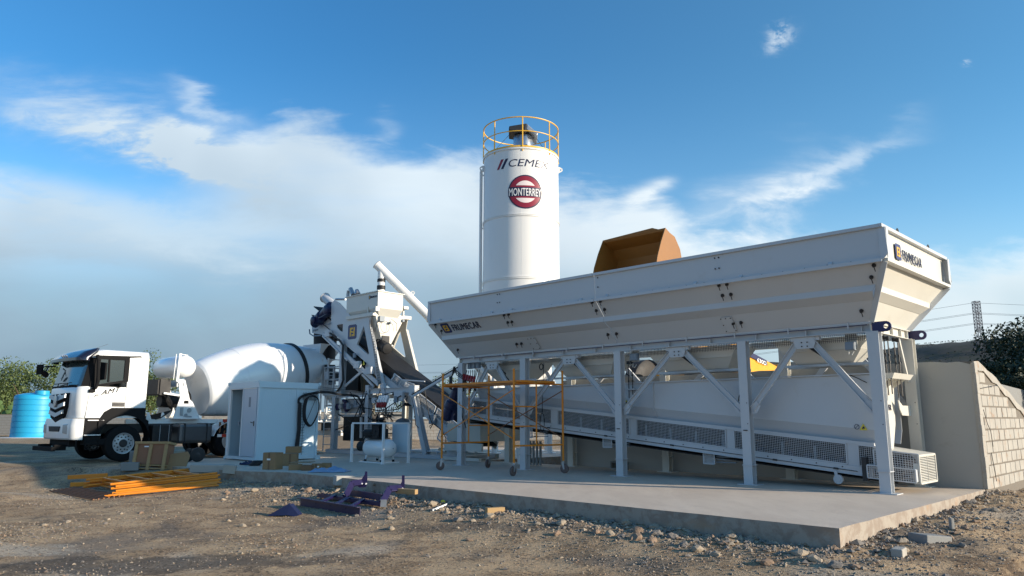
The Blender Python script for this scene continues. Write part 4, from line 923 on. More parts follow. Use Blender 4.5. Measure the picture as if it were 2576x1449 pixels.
# inclined side beam under the plate with brackets
m = MB(); a, b = T3(330, 880, 14.42), T3(960, 1445, 14.42); m.bar((a[0], 14.40, a[2]-.02), (b[0], 14.40, b[2]-.02), .14, .05, (0, 0, 1)); a, b = T3(320, 905, 14.35), T3(600, 1180, 14.35); m.bar(a, b, .05, .05); m.build('sloping_beam', WHITE, tw)
for x, y in ((725, 1225), (860, 1290), (395, 870)):
    p = T3(x, y, 14.38); m = MB(); m.box(p[0]-.16, p[0]+.16, 14.28, 14.40, p[2]-.14, p[2]+.10); m.box(p[0]-.08, p[0]+.0, 14.27, 14.281, p[2]-.04, p[2]+.05); m.build('roller_bracket', WHITE, tw, bevel=.01)
p = T3(785, 1200, 14.37); m = MB(); m.prism([(p[0]+.065, 14.37, p[2]-.1), (p[0]-.065, 14.37, p[2]-.1), (p[0], 14.37, p[2]+.06)], (0, -.004, 0)); m.build('warning_sticker', YSTICK, tw)
# columns
for t, mt_ in ((14.45, WHITE), (16.0, CREAM)):
    for s, z0, z1 in ((23.15, .12, 1.97), (22.78, 1.98, 3.95), (21.10, .12, 2.30)):
        m = MB(); m.hsec((s, t, z0), (s, t, z1), .19, .18, (1, 0, 0), .014); 
        if s == 22.78: m.box(s-.30, s+.28, t-.09, t+.09, 1.975, 1.99)
        m.build('column', mt_, tw)
    m = MB(); m.csec((18.72, t-.02, 2.09), (21.0, t-.02, 2.09), -.07 if t < 15 else .07, .17, (0, 1, 0)); m.csec((21.2, t-.02, 1.98), (23.1, t-.02, 1.98), -.07 if t < 15 else .07, .14, (0, 1, 0)); m.csec((21.2, t+.02, 1.30), (23.05, t+.02, 1.30), -.06, .08, (0, 1, 0)); m.build('cross_beam', mt_, tw)
    m = MB(); m.hsec((18.66, t, 2.0), (18.02, t, .30), .18, .17, (1, 0, 0), .014); m.hsec((18.02, t, .30), (17.95, t, .12), .2, .17, (1, 0, 0), .014); m.box(18.50, 18.80, t-.09, t+.09, 1.90, 2.22); m.build('raking_leg', mt_, tw)
    m = MB(); m.hsec((16.4, t, .06), (23.55, t, .06), .11, .16, (0, 0, 1) if False else (0, 1, 0), .012)
    m.box(16.4, 23.55, t-.09, t-.078, .005, .12); m.box(17.2, 19.2, t-.05, t+.05, .20, .24)
    for s in (17.4, 18.6, 19.2): m.box(s, s+.05, t-.04, t+.04, .12, .20)
    m.build('base_rail', mt_, tw)
m = MB()
for s in (16.45, 20., 23.45): m.box(s, s+.12, 14.54, 15.92, .02, .12)
m.build('base_tie', WHITE, tw)
for a, b in (((655, 350), (885, 150)), ((680, 15), (1000, 355))):
    p, q = L3(*a, 14.5), L3(*b, 14.5); m = MB(); y = 14.44 if a[0] == 655 else 14.50; m.bar((p[0], y, p[2]), (q[0], y, q[2]), .085, .04, (0, 0, 1)); m.build('diagonal', WHITE, tw)
m = MB(); m.box(21.2, 23.0, 14.60, 14.66, 1.36, 1.86); m.build('valve_panel', WHITE, tw)
m = MB()
for x, y, r in ((545, 610, .12), (640, 600, .11), (655, 640, .10), (640, 545, .07), (620, 530, .05)): 
    p = L3(x, y, 14.45); m.lathe((p[0], 14.55, p[2]), (0, -1, 0), [(0, r*.6), (.06, r), (.13, r), (.15, r*.6)], 16)
m.build('valve_wheel', PURP, tw, True)
m = MB(); m.tube([L3(515, 620, 14.5), L3(820, 610, 14.5), L3(840, 650, 14.5), L3(835, 700, 14.5)], .045, 10); m.tube([L3(640, 600, 14.45), L3(640, 530, 14.45)], .03, 8); m.lathe(Vector(L3(590, 605, 14.45)), (0, -1, 0), [(-.05, .1), (.06, .1)], 14); m.lathe(Vector(L3(715, 605, 14.45)), (0, -1, 0), [(-.05, .09), (.06, .09)], 14); m.tube([L3(840, 740, 14.3), L3(835, 1000, 14.3)], .05, 10); m.tube([L3(840, 915, 14.3), L3(905, 915, 14.3)], .03, 8); m.build('water_pipe', GALV, tw, True)
a, b = L3(620, 720, 14.9), L3(910, 1045, 14.9); m = MB(); m.box(b[0]-.1, a[0], 14.9, 15.6, b[2], 1.3); m.build('rubber_curtain', BLACK, tw)
a, b = L3(648, 410, 15.1), L3(965, 60, 15.1); m = MB(); m.hexa([(a[0]-.9, 15.0, 2.15), (a[0]-.02, 15.0, 2.15), (a[0]-.02, 15.8, 2.15), (a[0]-.9, 15.8, 2.15), (a[0]-1.15, 14.9, 3.3), (a[0]-.02, 14.9, 3.75), (a[0]-.02, 15.9, 3.75), (a[0]-1.15, 15.9, 3.3)]); m.build('chute_lining', BLACK, tw)
a = L3(880, 300, 15.1); m = MB(); m.lathe((a[0]-.05, 15.3, 0), (0, 0, 1), [(2.12, .30), (2.9, .38)], 20); m.build('chute', pm('dusty_steel', (.10, .085, .055), .35, .5, var=.4, sc=3), tw, True)
# denser frame work: far bracing, platform with handrail, boxes, hoses
for a, b in (((655, 350), (885, 150)), ((680, 15), (1000, 355)), ((520, 700), (640, 420))):
    p, q = L3(*a, 14.5), L3(*b, 14.5); m = MB(); m.bar((p[0], 15.96, p[2]), (q[0], 15.96, q[2]), .07, .03, (0, 0, 1)); m.build('diagonal', CREAM, tw)
for s in (21.1, 22.78): m = MB(); m.bar((s, 14.55, 2.12), (s, 15.9, 2.12), .12, .08, (0, 0, 1)); m.build('tie_beam', WHITE, tw)
m = MB(); m.box(23.0, 24.3, 14.6, 15.8, 2.02, 2.06)
for a, b in ((23.05, 14.62), (24.25, 14.62), (24.25, 15.75), (23.65, 14.62)): m.tube([(a, b, 2.06), (a, b, 3.05)], .022, 6)
for z in (3.05, 2.6): m.tube([(23.05, 14.62, z), (24.25, 14.62, z), (24.25, 15.75, z)], .022, 6)
m.build('service_platform', WHITE, tw)
m = MB()
for b in (0, .36): m.tube([(24.28, 14.7+b, .02), (24.28, 14.7+b, 3.0)], .02, 6)
for k in range(10): m.tube([(24.28, 14.7, .25+.28*k), (24.28, 15.06, .25+.28*k)], .014, 5)
m.build('ladder', WHITE, tw)
for s, t, z, w, h in ((22.2, 14.40, 1.62, .16, .22), (21.75, 14.40, 1.72, .12, .14), (20.6, 14.36, 1.78, .22, .18), (19.4, 14.36, 1.80, .18, .2), (21.9, 14.38, 3.35, .12, .16), (23.9, 14.55, 2.75, .2, .26)):
    m = MB(); m.box(s-w/2, s+w/2, t-.07, t, z-h/2, z+h/2); m.build('electric_box', GREYM if w < .2 else WHITE, tw, bevel=.008)
random.seed(17)
for k in range(12):
    a = Vector((random.uniform(19.0, 23.0), 14.36, random.uniform(1.3, 2.2))); b = Vector((random.uniform(18.6, 23.2), 14.40, random.uniform(.3, 2.0))); c = (a+b)/2-Vector((0, 0, random.uniform(.1, .5)))
    m = MB(); m.tube(smooth([a, (a+c)/2, c, (b+c)/2, b], 4), random.choice((.010, .014, .018)), 5); m.build('hose', BLACK, tw, True)
for k in range(9):
    p = 23.6-.62*k; z = 4.05-.345*k; m = MB(); m.tube([(p, 14.55, z), (p, 15.9, z)], .05, 8); m.build('return_roller', DARK, tw, True)
for s, z0, z1 in ((21.6, .14, 1.3), (22.5, .14, 1.3), (19.9, .14, 2.0)): m = MB(); m.bar((s, 15.3, z0), (s, 15.3, z1), .10, .10, (1, 0, 0)); m.build('inner_post', WHITE, tw)
m = MB(); m.lathe((19.9, 15.0, .16), (0, 0, 1), [(0, .28), (.9, .28), (1.0, .2), (1.05, .05)], 20); m.build('additive_tank', GREYM, tw, True)
# cabinet with red connectors, and pipes hanging
p, q = L3(1090, 470, 14.35), L3(1370, 535, 14.35); m = MB(); m.box(q[0], q[0]+.45, 14.30, 14.42, q[2]+.0, q[2]+.30); m.build('cabinet', WHITE, tw, bevel=.01)
for k in range(4):
    s = p[0]-.06-.135*k; m = MB(); m.bar((s, 14.30, p[2]-.0), (s+.05, 14.26, p[2]-.22), .11, .09, (1, 0, 0)); m.build('socket', TRUCKW, tw, bevel=.01)
    m = MB(); m.lathe((s+.06, 14.25, p[2]-.22), (.1, -.2, -1), [(0, .055), (.06, .06), (.12, .055), (.18, .03)], 12); m.build('connector', REDM, tw, True)
m = MB(); random.seed(5)
for k in range(9):
    s = p[0]-.06-.1*k; m.tube([(s, 14.22, p[2]-.36), (s+random.uniform(-.1, .1), 14.18, p[2]-.55), (s+random.uniform(-.3, .3), 14.2, p[2]-.72+random.uniform(-.1, .1)), (s+random.uniform(-.2, .5), 14.3, p[2]-.5)], .012, 5)
m.tube([L3(1010, 520, 14.3), L3(1060, 600, 14.3), L3(1120, 660, 14.3), L3(1300, 640, 14.3), L3(1400, 570, 14.3), L3(1420, 480, 14.3)], .016, 6)
m.tube([L3(1300, 530, 14.28), L3(1300, 490, 14.28), L3(1340, 470, 14.28)], .018, 6)
for x in (855, 868, 881): m.tube([T3(x-8, 700, 14.36), T3(x, 800, 14.36), T3(x+35, 1000, 14.36), T3(x+95, 1449, 14.36)], .010, 5)
for k in range(22):
    y = 800+k*29; x = 860+(y-800)*.15; m.tube([T3(x-6, y, 14.355), T3(x+24, y-6, 14.355)], .006, 4)
for x in (0, 9): m.tube([T3(395+x, 870, 14.3), T3(500+x, 950, 14.3), T3(545+x, 1010, 14.3), T3(538+x, 1200, 14.3), T3(550+x, 1400, 14.3), T3(520+x, 1480, 14.3), T3(480+x, 1530, 14.3)], .025, 6)
m.build('cables', BLACK, tw)
# cable arm reaching over to the bins
a, b = Vector((18.55, 14.30, 1.86)), Vector((15.05, 13.15, 2.50))
m = MB(); m.bar(a, b, .07, .04); m.build('cable_arm', WHITE, tw)
m = MB(); up_ = Vector((0, 0, .07)); m.tube([a+up_, (a+b)/2+up_, b+up_, b+Vector((-.15, 0, .03)), b+Vector((-.2, 0, -.2))], .022, 6); m.tube([a+up_*1.8, b+up_*1.8], .006, 4); m.tube([a+Vector((.02, 0, 0)), Vector((18.3, 14.2, 1.5)), Vector((18.2, 14.2, 1.0)), Vector((18.1, 14.25, .9))], .012, 5)
for k in range(16):
    q = a+(b-a)*k/16; m.tube([q, q+up_*1.8], .005, 4)
m.build('arm_cable', BLACK, tw)
m = MB()
for r in range(4): rg = [(14.98+.0*k, 12.95+.0+.10*math.sin(2*math.pi*k/18)+.012*r, 2.14+.16*math.cos(2*math.pi*k/18)+.008*r) for k in range(19)]; m.tube([(14.98+.08*math.sin(2*math.pi*k/18)+.02*r, 12.85+.06*math.sin(2*math.pi*k/18), 2.13+(.17-.008*r)*math.cos(2*math.pi*k/18)) for k in range(19)], .022, 6)
for k in range(3): m.tube([(14.9-.02*k, 12.85, 2.55), (14.95-.03*k, 12.86, 2.4), (14.98, 12.86, 2.28)], .012, 5)
o = m.build('cable_coil', BLACK, None); tag(o, 'black cable coil hanging at the end of the bins beside the blue motor', 'cable coil')

# ================================================================== INCLINED BELT
bc = thing('belt_conveyor', 'steep belt conveyor with chevron belt climbing from under the bins into the tower', 'conveyor', PL((17, 15.2, 0)), PRZ)
B0, B1 = Vector((16.3, 0, .38)), Vector((25.7, 0, 5.15)); bd = (B1-B0).normalized(); bn = Vector((-bd.z, 0, bd.x))*(1 if bd.x > 0 else -1)
def bp(k, t, h=0): p = B0+(B1-B0)*k+bn*h; return (p.x, t, p.z)
for t, mt_ in ((14.62, WHITE), (15.82, CREAM)):
    m = MB(); m.bar(bp(0, t, 0), bp(.56, t, 0), .02, .20, (0, 1, 0)); m.bar(bp(0, t, .10), bp(.56, t, .10), .07, .012, (0, 1, 0)); m.bar(bp(0, t, -.10), bp(.56, t, -.10), .07, .012, (0, 1, 0)); m.build('side_channel', mt_, bc)
m = MB(); m.bar(bp(-.01, 15.22, .07), bp(.99, 15.22, .07), 1.0, .02, (0, 1, 0)); m.bar(bp(-.01, 15.22, .42), bp(.99, 15.22, .42), 1.02, .03, (0, 1, 0)); m.build('belt', BLACK, bc)
m = MB()
for t in (14.80, 15.64): m.bar(bp(.12, t, .25), bp(.92, t, .25), .015, .34, (0, 1, 0))
m.build('belt_side', DARK, bc)
m = MB(); k = .05
while k < .95:
    a, b, c = Vector(bp(k, 14.82, .404)), Vector(bp(k+.035, 15.22, .404)), Vector(bp(k, 15.62, .404)); m.bar(a, b, .03, .04, bn); m.bar(b, c, .03, .04, bn); 
    a, b, c = Vector(bp(k, 14.79, .40)), Vector(bp(k+.03, 14.79, .25)), Vector(bp(k, 14.79, .10)); m.bar(a, b, .012, .02, (0, 1, 0)); m.bar(b, c, .012, .02, (0, 1, 0)); k += .036
m.build('chevron', DARK, bc)
for k0, k1 in ((.02, .16), (.17, .30), (.31, .40)):
    a = Vector(bp(k0, 14.58, .10)); b = Vector(bp(k1, 14.58, .10)); m = MB(); m.grille(a, b-a, bn*.30, int((b-a).length/.035), 8, .007, .005, .03); m.build('mesh_guard', WHITE, bc)
    a = Vector(bp(k0+.04, 14.58, -.12)); b = Vector(bp(k1, 14.58, -.12))
m = MB(); a = Vector(bp(.0, 14.57, -.40)); b = Vector(bp(.12, 14.57, -.40)); m.grille(a, b-a, bn*.28, 20, 7, .007, .005, .03); m.build('mesh_guard', WHITE, bc)
m = MB(); p = [L3(*q, 14.5) for q in ((1345, 270), (1640, 290), (1440, 400), (1310, 345))]; m.tube([p[3], p[0], p[1]], .02, 6)
a = Vector(p[3]); m.grille(a, Vector(L3(1470, 400, 14.5))-a, Vector(p[0])-a, 18, 8, .006, .005, .02); m.build('mesh_guard', WHITE, bc)
m = MB(); p = L3(1225, 240, 14.5); m.prism([(p[0]-.12, 14.55, p[2]+.08), (p[0]-.08, 14.55, p[2]+.10), (p[0]+.12, 14.55, p[2]-.06), (p[0]+.08, 14.55, p[2]-.10)], (0, .02, 0)); m.build('lug', WHITE, bc); m = MB(); p = L3(1380, 310, 14.5); m.lathe((p[0], 14.52, p[2]), (0, 1, 0), [(0, .07), (.03, .07)], 14); m.build('lug', WHITE, bc)
m = MB(); m.box(16.9, 17.7, 14.56, 14.60, 1.9, 2.0) if False else None
a, b = L3(1505, 395, 15.9), L3(1980, 420, 15.9); m.bar((19.6, 16.3, 2.20), (16.9, 16.3, 2.20), .14, .10); m.build('cross_beam', WHITE, bc)
m = MB()
for k in range(6): m.box(15.6, 17.0, 14.4+.3*k, 14.43+.3*k, .25, .5) if False else None
m.hexa([(15.4, 14.3, .55), (16.8, 14.3, .55), (16.8, 15.9, .55), (15.4, 15.9, .55), (15.2, 14.1, 1.05), (16.6, 14.1, 1.05), (16.6, 16.1, 1.05), (15.2, 16.1, 1.05)]); m.box(15.3, 16.9, 14.25, 14.32, .28, .5); m.box(15.3, 16.9, 14.15, 14.25, .02, .10); m.build('loading_boot', CREAM, bc)
m = MB(); m.lathe((16.75, 14.30, .62), (0, 1, 0), [(0, .10), (.2, .10)], 16); m.box(16.55, 16.95, 14.40, 14.50, .12, .4); m.build('tail_bearing', WHITE, bc, True)
m = MB(); p = L3(1735, 760, 14.5); m.box(p[0]-.12, p[0]+.12, 14.45, 14.56, p[2]-.15, p[2]+.12); m.build('junction_box', GREYM, bc, bevel=.01)
m = MB(); m.tube([L3(1640, 400, 14.4), L3(1665, 560, 14.4), L3(1700, 740, 14.4), L3(1740, 830, 14.4), L3(1710, 880, 14.4), L3(1700, 850, 14.4), L3(1745, 820, 14.4), L3(1850, 900, 14.4), L3(1905, 1000, 14.4), L3(1905, 1180, 14.4)], .014, 5); m.build('cable', BLACK, bc)
m = MB()
for x, y in ((1650, 340), (1800, 430)): m.bar(L3(1340+(x-1650)*1.7, 290+(y-340)*1.2, 16.0), L3(x-60, y-50, 16.0), .02)
m.build('far_guard', WHITE, bc)

# ================================================================== MIXER TRUCK
TH_ = R(40); TD = Vector((math.sin(TH_), math.cos(TH_), 0)); TNv = Vector((math.cos(TH_), -math.sin(TH_), 0)); TO = Vector((-11.39, 22.14, 0))
def TK(p): return TO+TD*p[0]+TNv*p[1]+Vector((0, 0, p[2]))            # a back along the truck, b outwards from its near side
def TQ(x, y, b=0.):
    r = sight(x, y); k = (TO.dot(TNv)+b)/r.dot(TNv); p = r*k+Vector((0, 0, EYE)); return ((p-TO).dot(TD), b, p.z)
def Z1_(x, y, b=0.): return TQ(x/4.0907, (1300+y/2.6344)/1.5528, b)
def M2(x, y, b=0.): return TQ((600+x/2.4143)/1.5528, (1250+y/2.4143)/1.5528, b)
tk = thing('mixer_truck', 'white concrete mixer truck with big white drum parked under the tower', 'truck', TO+TD*3.5+TNv*-1.2+Vector((0, 0, -.05)), math.pi/2-TH_)
GP = -.05; WB = -2.32
def outline(af, r=.30, bulge=.07, inset=0., ar=.50, full=True):
    P = []; b0, b1 = -inset, WB+inset
    P.append((ar, b0)); n = 7
    for k in range(n+1):
        a = math.pi/2*k/n; P.append((af+r-r*math.sin(a), b0-r+r*math.cos(a)))
    for k in range(1, 8):
        q = k/8; b = b0-r+(b1+r-b0+r)*q; P.append((af-bulge*math.sin(math.pi*q), b))
    for k in range(n+1):
        a = math.pi/2*(1-k/n); P.append((af+r-r*math.sin(a), b1+r-r*math.cos(a)))
    P.append((ar, b1)); return P
def loft(levels, mat, name, parent, i0=0, i1=None, cap=True, close=True, th=None):
    m = MB(TK); n = None; vs = []
    for z, ol in levels:
        ol = ol[i0:i1]; n = len(ol); vs += [(a, b, z) for a, b in ol]
    fs = []
    for l in range(len(levels)-1):
        for k in range(n if close else n-1): fs.append((l*n+k, l*n+(k+1) % n, (l+1)*n+(k+1) % n, (l+1)*n+k))
    if cap: fs += [tuple(range(n)), tuple((len(levels)-1)*n+k for k in range(n))[::-1]]
    m.add(vs, fs); return m.build(name, mat, parent, True)
loft([(1.21, outline(-1.36)), (1.45, outline(-1.40)), (1.85, outline(-1.41)), (2.06, outline(-1.39, .28)), (2.10, outline(-1.36, .28))], TRUCKW, 'cab_body', tk)
loft([(2.93, outline(-1.16, .28, .07, .01)), (3.05, outline(-1.10, .28, .07, .02)), (3.13, outline(-1.02, .28, .06, .06)), (3.18, outline(-.92, .28, .05, .13)), (3.20, outline(-.80, .25, .05, .3, .35))], TRUCKW, 'cab_roof', tk)
loft([(2.10, outline(-.10, .02, 0)), (2.93, outline(-.10, .02, 0))], TRUCKW, 'cab_rear', tk)
# windscreen, pillars
oA, oB = outline(-1.375, .28), outline(-1.17, .28, .07, .01)
loft([(2.10, oA), (2.93, oB)], GLASS, 'windscreen', tk, 5, len(oA)-5, False, False)
for b, sg in ((0, 1), (WB, -1)):
    m = MB(TK)
    q = lambda a, z, d=0: (a, b+d*sg, z)
    m.prism([q(-1.13, 2.09), q(-1.02, 2.09), q(-.92, 2.93), q(-1.0, 2.93)], (0, .012*sg, 0)); 
    m.prism([q(-1.10, 2.09), q(-1.31, 2.09, -.12), q(-1.13, 2.93, -.12), q(-.96, 2.93)], (0, .01*sg, 0)); m.build('front_pillar', TBLK, tk)
    m = MB(TK); fr = [q(-1.10, 2.06), q(-.07, 2.27), q(-.07, 3.03), q(-.98, 3.00)]; hole = [q(-.93, 2.16), q(-.20, 2.31), q(-.20, 2.90), q(-.88, 2.90)]
    m.prism(fr, (0, .014*sg, 0), [hole]); m.prism([q(-.64, 2.24), q(-.60, 2.24), q(-.62, 2.9), q(-.66, 2.9)], (0, .015*sg, 0)); m.prism([q(-.07, 2.98), q(.26, 3.02), q(.25, 3.05), q(-.07, 3.03)], (0, .014*sg, 0)); m.build('window_frame', TBLK, tk)
    m = MB(TK); m.prism([(x, y-.02*sg, z) for x, y, z in hole], (0, .004*sg, 0)); m.build('side_window', GLASS, tk)
m = MB(TK); m.box(-.10, -.08, WB+.02, -.02, 2.1, 2.95)
for b in (-.75, -1.75): m.box(-.75, -.35, b-.22, b+.22, 2.0, 2.2); m.hexa([(-.38, b-.2, 2.15), (-.22, b-.2, 2.15), (-.22, b+.2, 2.15), (-.38, b+.2, 2.15), (-.26, b-.16, 2.78), (-.14, b-.16, 2.78), (-.14, b+.16, 2.78), (-.26, b+.16, 2.78)])
m.build('seats', DARK, tk)
# sun visor
m = MB(TK)
lv = [(2.84, outline(-1.50, .26, .08, -.03)), (2.92, outline(-1.50, .26, .08, -.03)), (3.10, outline(-1.30, .26, .08, -.01)), (3.215, outline(-1.02, .24, .07, .02))]
vs = []; sub = slice(1, -1)
for z, ol in lv: vs += [(min(a, -.98), b, z) for a, b in ol[sub]]
n = len(lv[0][1][sub]); fs = [(l*n+k, l*n+k+1, (l+1)*n+k+1, (l+1)*n+k) for l in range(3) for k in range(n-1)]
N = len(vs); vs += [(a+.05, b*.985-.015, z-.015) for a, b, z in vs]; fs += [tuple(N+i for i in f[::-1]) for f in fs]
for k in range(n-1): fs += [(k, N+k, N+k+1, k+1), (3*n+k, 3*n+k+1, N+3*n+k+1, N+3*n+k)]
for k in (0, n-1):
    for l in range(3): fs.append((l*n+k, (l+1)*n+k, N+(l+1)*n+k, N+l*n+k))
m.add(vs, fs); m.build('sun_visor', pm('visor_black', (.012, .014, .03), .18, coat=.5), tk, True)
m = MB(TK)
for b in (-.85, -1.0, -1.15): m.lathe((-1.505, b, 2.99), (-.8, 0, .5), [(-.03, .02), (.05, .02)], 8)
m.tube([(-1.0, -.2, 3.2), (-.65, -.2, 3.36)], .006, 5); m.build('marker_lights', ALU, tk)
# front: black panel, grille, bumper, lights
def front(b, extra=0.): # surface of the nose at lateral position b
    q = (b+.30)/(WB+.60); return -1.40-.07*math.sin(math.pi*min(1, max(0, q)))-extra
def fpoly(pts, th, mat, name, off=.0, parent=tk):
    m = MB(TK); bs = sorted(set([p[0] for p in pts]))
    bm = None; m.prism([(front(b, off), b, z) for b, z in pts], (-th, 0, 0)); return m.build(name, mat, parent)
m = MB(TK)
for k in range(12):
    b0, b1 = -.22-k*(2.32-.44)/12, -.22-(k+1)*(2.32-.44)/12
    m.hexa([(front(b0, -.02), b0, 1.97), (front(b1, -.02), b1, 1.97), (front(b1, -.06), b1, 1.97), (front(b0, -.06), b0, 1.97), (front(b0, -.0)+.02, b0, 2.13), (front(b1, -.0)+.02, b1, 2.13), (front(b1, -.08), b1, 2.13), (front(b0, -.08), b0, 2.13)])
for b in (-.6, -1.3): m.bar((-1.50, b, 2.12), (-1.50, b+.05, 2.2), .02); m.bar((-1.50, b-.3, 2.19), (-1.49, b+.3, 2.20), .02)
m.build('wiper_panel', TBLK, tk)
CB = -1.16
gr = [(CB-.66, 1.88), (CB+.66, 1.92), (CB+.64, 1.50), (CB+.46, 1.22), (CB, 1.08), (CB-.46, 1.22), (CB-.64, 1.50)]
gl = fpoly(gr, .07, TBLK, 'grille', -.02)
for z, w in ((1.85, .60), (1.62, .58), (1.40, .50)):
    m = MB(TK)
    for sg in (-1, 1): m.hexa([(front(CB, .085), CB, z-.17), (front(CB, .085), CB+w*sg, z-.07), (front(CB, .03), CB+w*sg, z-.07), (front(CB, .03), CB, z-.17), (front(CB, .07), CB, z-.05), (front(CB, .07), CB+w*sg, z+.04), (front(CB, .03), CB+w*sg, z+.04), (front(CB, .03), CB, z-.05)])
    m.build('grille_bar', GALV, gl)
m = MB(TK); m.lathe((front(CB, .09), CB, 1.70), (-1, 0, 0), [(0, .13), (.03, .13), (.035, .10)], 24, (0, 0, 1)); 
for v in m.v: v.z = 1.70+(v.z-1.70)*1.45; v.y = CB+(v.y-CB)*.8
m.build('front_badge', ALU, gl, True)
loft([(.60, outline(-1.44, .24, .05, 0, -1.17)), (.64, outline(-1.47, .24, .05, 0, -1.17)), (1.0, outline(-1.48, .24, .05, 0, -1.17)), (1.19, outline(-1.44, .24, .05, 0, -1.17))], TRUCKW, 'bumper', tk)
for b in (-.42, WB+.42):
    m = MB(TK); m.hexa([(-1.52, b-.15, .78), (-1.48, b+.13, .74), (-1.40, b+.13, .74), (-1.42, b-.15, .78), (-1.52, b-.17, 1.02), (-1.48, b+.15, 1.05), (-1.40, b+.15, 1.05), (-1.42, b-.17, 1.02)]); m.build('headlight', pm('lamp_lens', (.45, .5, .52), .1, .3), tk, bevel=.02)
m = MB(TK); m.hexa([(-1.54, CB-.36, .82), (-1.54, CB+.36, .82), (-1.46, CB+.36, .82), (-1.46, CB-.36, .82), (-1.54, CB-.42, .97), (-1.54, CB+.42, .97), (-1.46, CB+.42, .97), (-1.46, CB-.42, .97)]); m.build('bumper_intake', BLACK, tk)
m = MB(TK); m.box(-1.36, -1.2, -1.9, -.4, .40, .60); m.box(-1.75, -1.65, -2.05, -.55, .28, .40); m.box(-1.66, -1.36, -.75, -.60, .30, .46); m.box(-1.66, -1.36, -1.9, -1.75, .30, .46); m.build('front_underrun', TBLK, tk)
# step box, fender
m = MB(TK); m.box(-1.165, -.70, -.45, -.03, .62, 1.20); m.box(-1.12, -.76, -.03, -.012, .70, .98); m.box(-1.12, -.5, -.3, -.03, .45, .62); m.tube([(-1.1, -.03, .60), (-1.08, -.02, .33), (-.75, -.02, .33), (-.72, -.03, .60)], .018, 6); sb = m.build('step_box', TBLK, tk)
for z, a0 in ((1.13, -1.08), (.715, -1.14)):
    m = MB(TK); m.box(a0, a0+.44, -.10, .02, z, z+.025); m.build('step', LWHITE, sb)
m = MB(TK); arc = [(-.04+.70*math.cos(a), .62+.66*math.sin(a)) for a in [math.pi*(.93-.86*k/14) for k in range(15)]]
arc = [(a, z) for a, z in arc]
m.prism([(-.80, .0, .80), (-.79, .0, 1.15), (-.66, 0, 1.38), (-.46, 0, 1.50), (.51, 0, 1.505), (.51, 0, 1.19), (.62, 0, 1.12)]+[(a, 0, z) for a, z in arc[::-1]][0:], (0, .02, 0)); m.build('fender', TBLK, tk)
m = MB(TK); arc2 = [(-.04+.74*math.cos(a), .62+.68*math.sin(a)) for a in [math.pi*(.95-1.0*k/16) for k in range(17)]]
for i in range(16):
    (a0, z0), (a1, z1) = arc2[i], arc2[i+1]; m.hexa([(a0, -.42, z0), (a1, -.42, z1), (a1, .015, z1), (a0, .015, z0), (a0, -.42, z0+.03), (a1, -.42, z1+.03), (a1, .015, z1+.03), (a0, .015, z0+.03)])
m.box(.66, .70, -.40, .012, .36, .62); m.build('mudguard', TBLK, tk)
m = MB(TK); m.box(.12, .42, .0, .018, 1.28, 1.34); m.build('side_marker', AMBER, tk)
m = MB(TK); m.box(-.46, -.12, .0, .022, 1.54, 1.66); m.bar((-.42, .035, 1.61), (-.16, .035, 1.62), .03, .02); m.build('door_handle', DARK, tk)
m = MB(TK)
for a0, z0, a1, z1 in ((-1.10, 2.06, -1.16, 1.21), (-.10, 2.27, -.10, 1.50), (-1.16, 1.215, -.74, 1.215), (.26, 3.02, .14, 2.3)): m = MB(TK); m.bar((a0, .001, z0), (a1, .001, z1), .010, .006, (1, 0, 0)); m.build('door_gap', DARK, tk)
m = MB(TK)
for k in range(3): a = -.98+.055*k; m.prism([(a, .002, 1.80+.012*k), (a+.038-.01*k, .002, 1.81+.012*k), (a+.08-.01*k, .002, 1.885+.012*k), (a+.045, .002, 1.87+.012*k)], (0, .004, 0))
m.build('slashes', TBLK, tk)
text('lettering', 'AMT', TK((-.80, .006, 1.85)), TD+Vector((0, 0, .24)), Vector((0, 0, 1)), .56, .14, TBLK, tk, .015, .004, shear=.35, sp=1.05)
# mirrors
m = MB(TK); m.tube([(-1.0, .01, 2.97), (-1.03, .16, 2.97), (-1.02, .20, 2.85), (-.98, .20, 2.25), (-1.0, .14, 2.06), (-1.04, .0, 2.02)], .045, 10); m.hexa([(-.93, .12, 2.28), (-.86, .32, 2.30), (-.80, .30, 2.30), (-.86, .10, 2.28), (-.93, .12, 2.80), (-.86, .32, 2.78), (-.80, .30, 2.78), (-.86, .10, 2.80)]); m.box(-1.14, -.98, .0, .08, 1.93, 2.02); m.build('mirror', TBLK, tk, bevel=.01)
m = MB(TK); m.tube([(-1.3, WB+.1, 2.75), (-1.5, WB+.05, 2.76), (-1.62, WB-.25, 2.72)], .022, 6); m.hexa([(-1.66, WB-.42, 2.52), (-1.58, WB-.22, 2.52), (-1.52, WB-.24, 2.52), (-1.60, WB-.44, 2.52), (-1.66, WB-.42, 2.82), (-1.58, WB-.22, 2.82), (-1.52, WB-.24, 2.82), (-1.60, WB-.44, 2.82)])
m.tube([(-1.5, WB+.1, 2.74), (-1.62, WB+.30, 2.60)], .018, 6); m.lathe((-1.66, WB+.38, 2.50), (-.6, .3, -.5), [(-.03, .10), (.03, .12)], 12); m.build('mirror', TBLK, tk, bevel=.01)
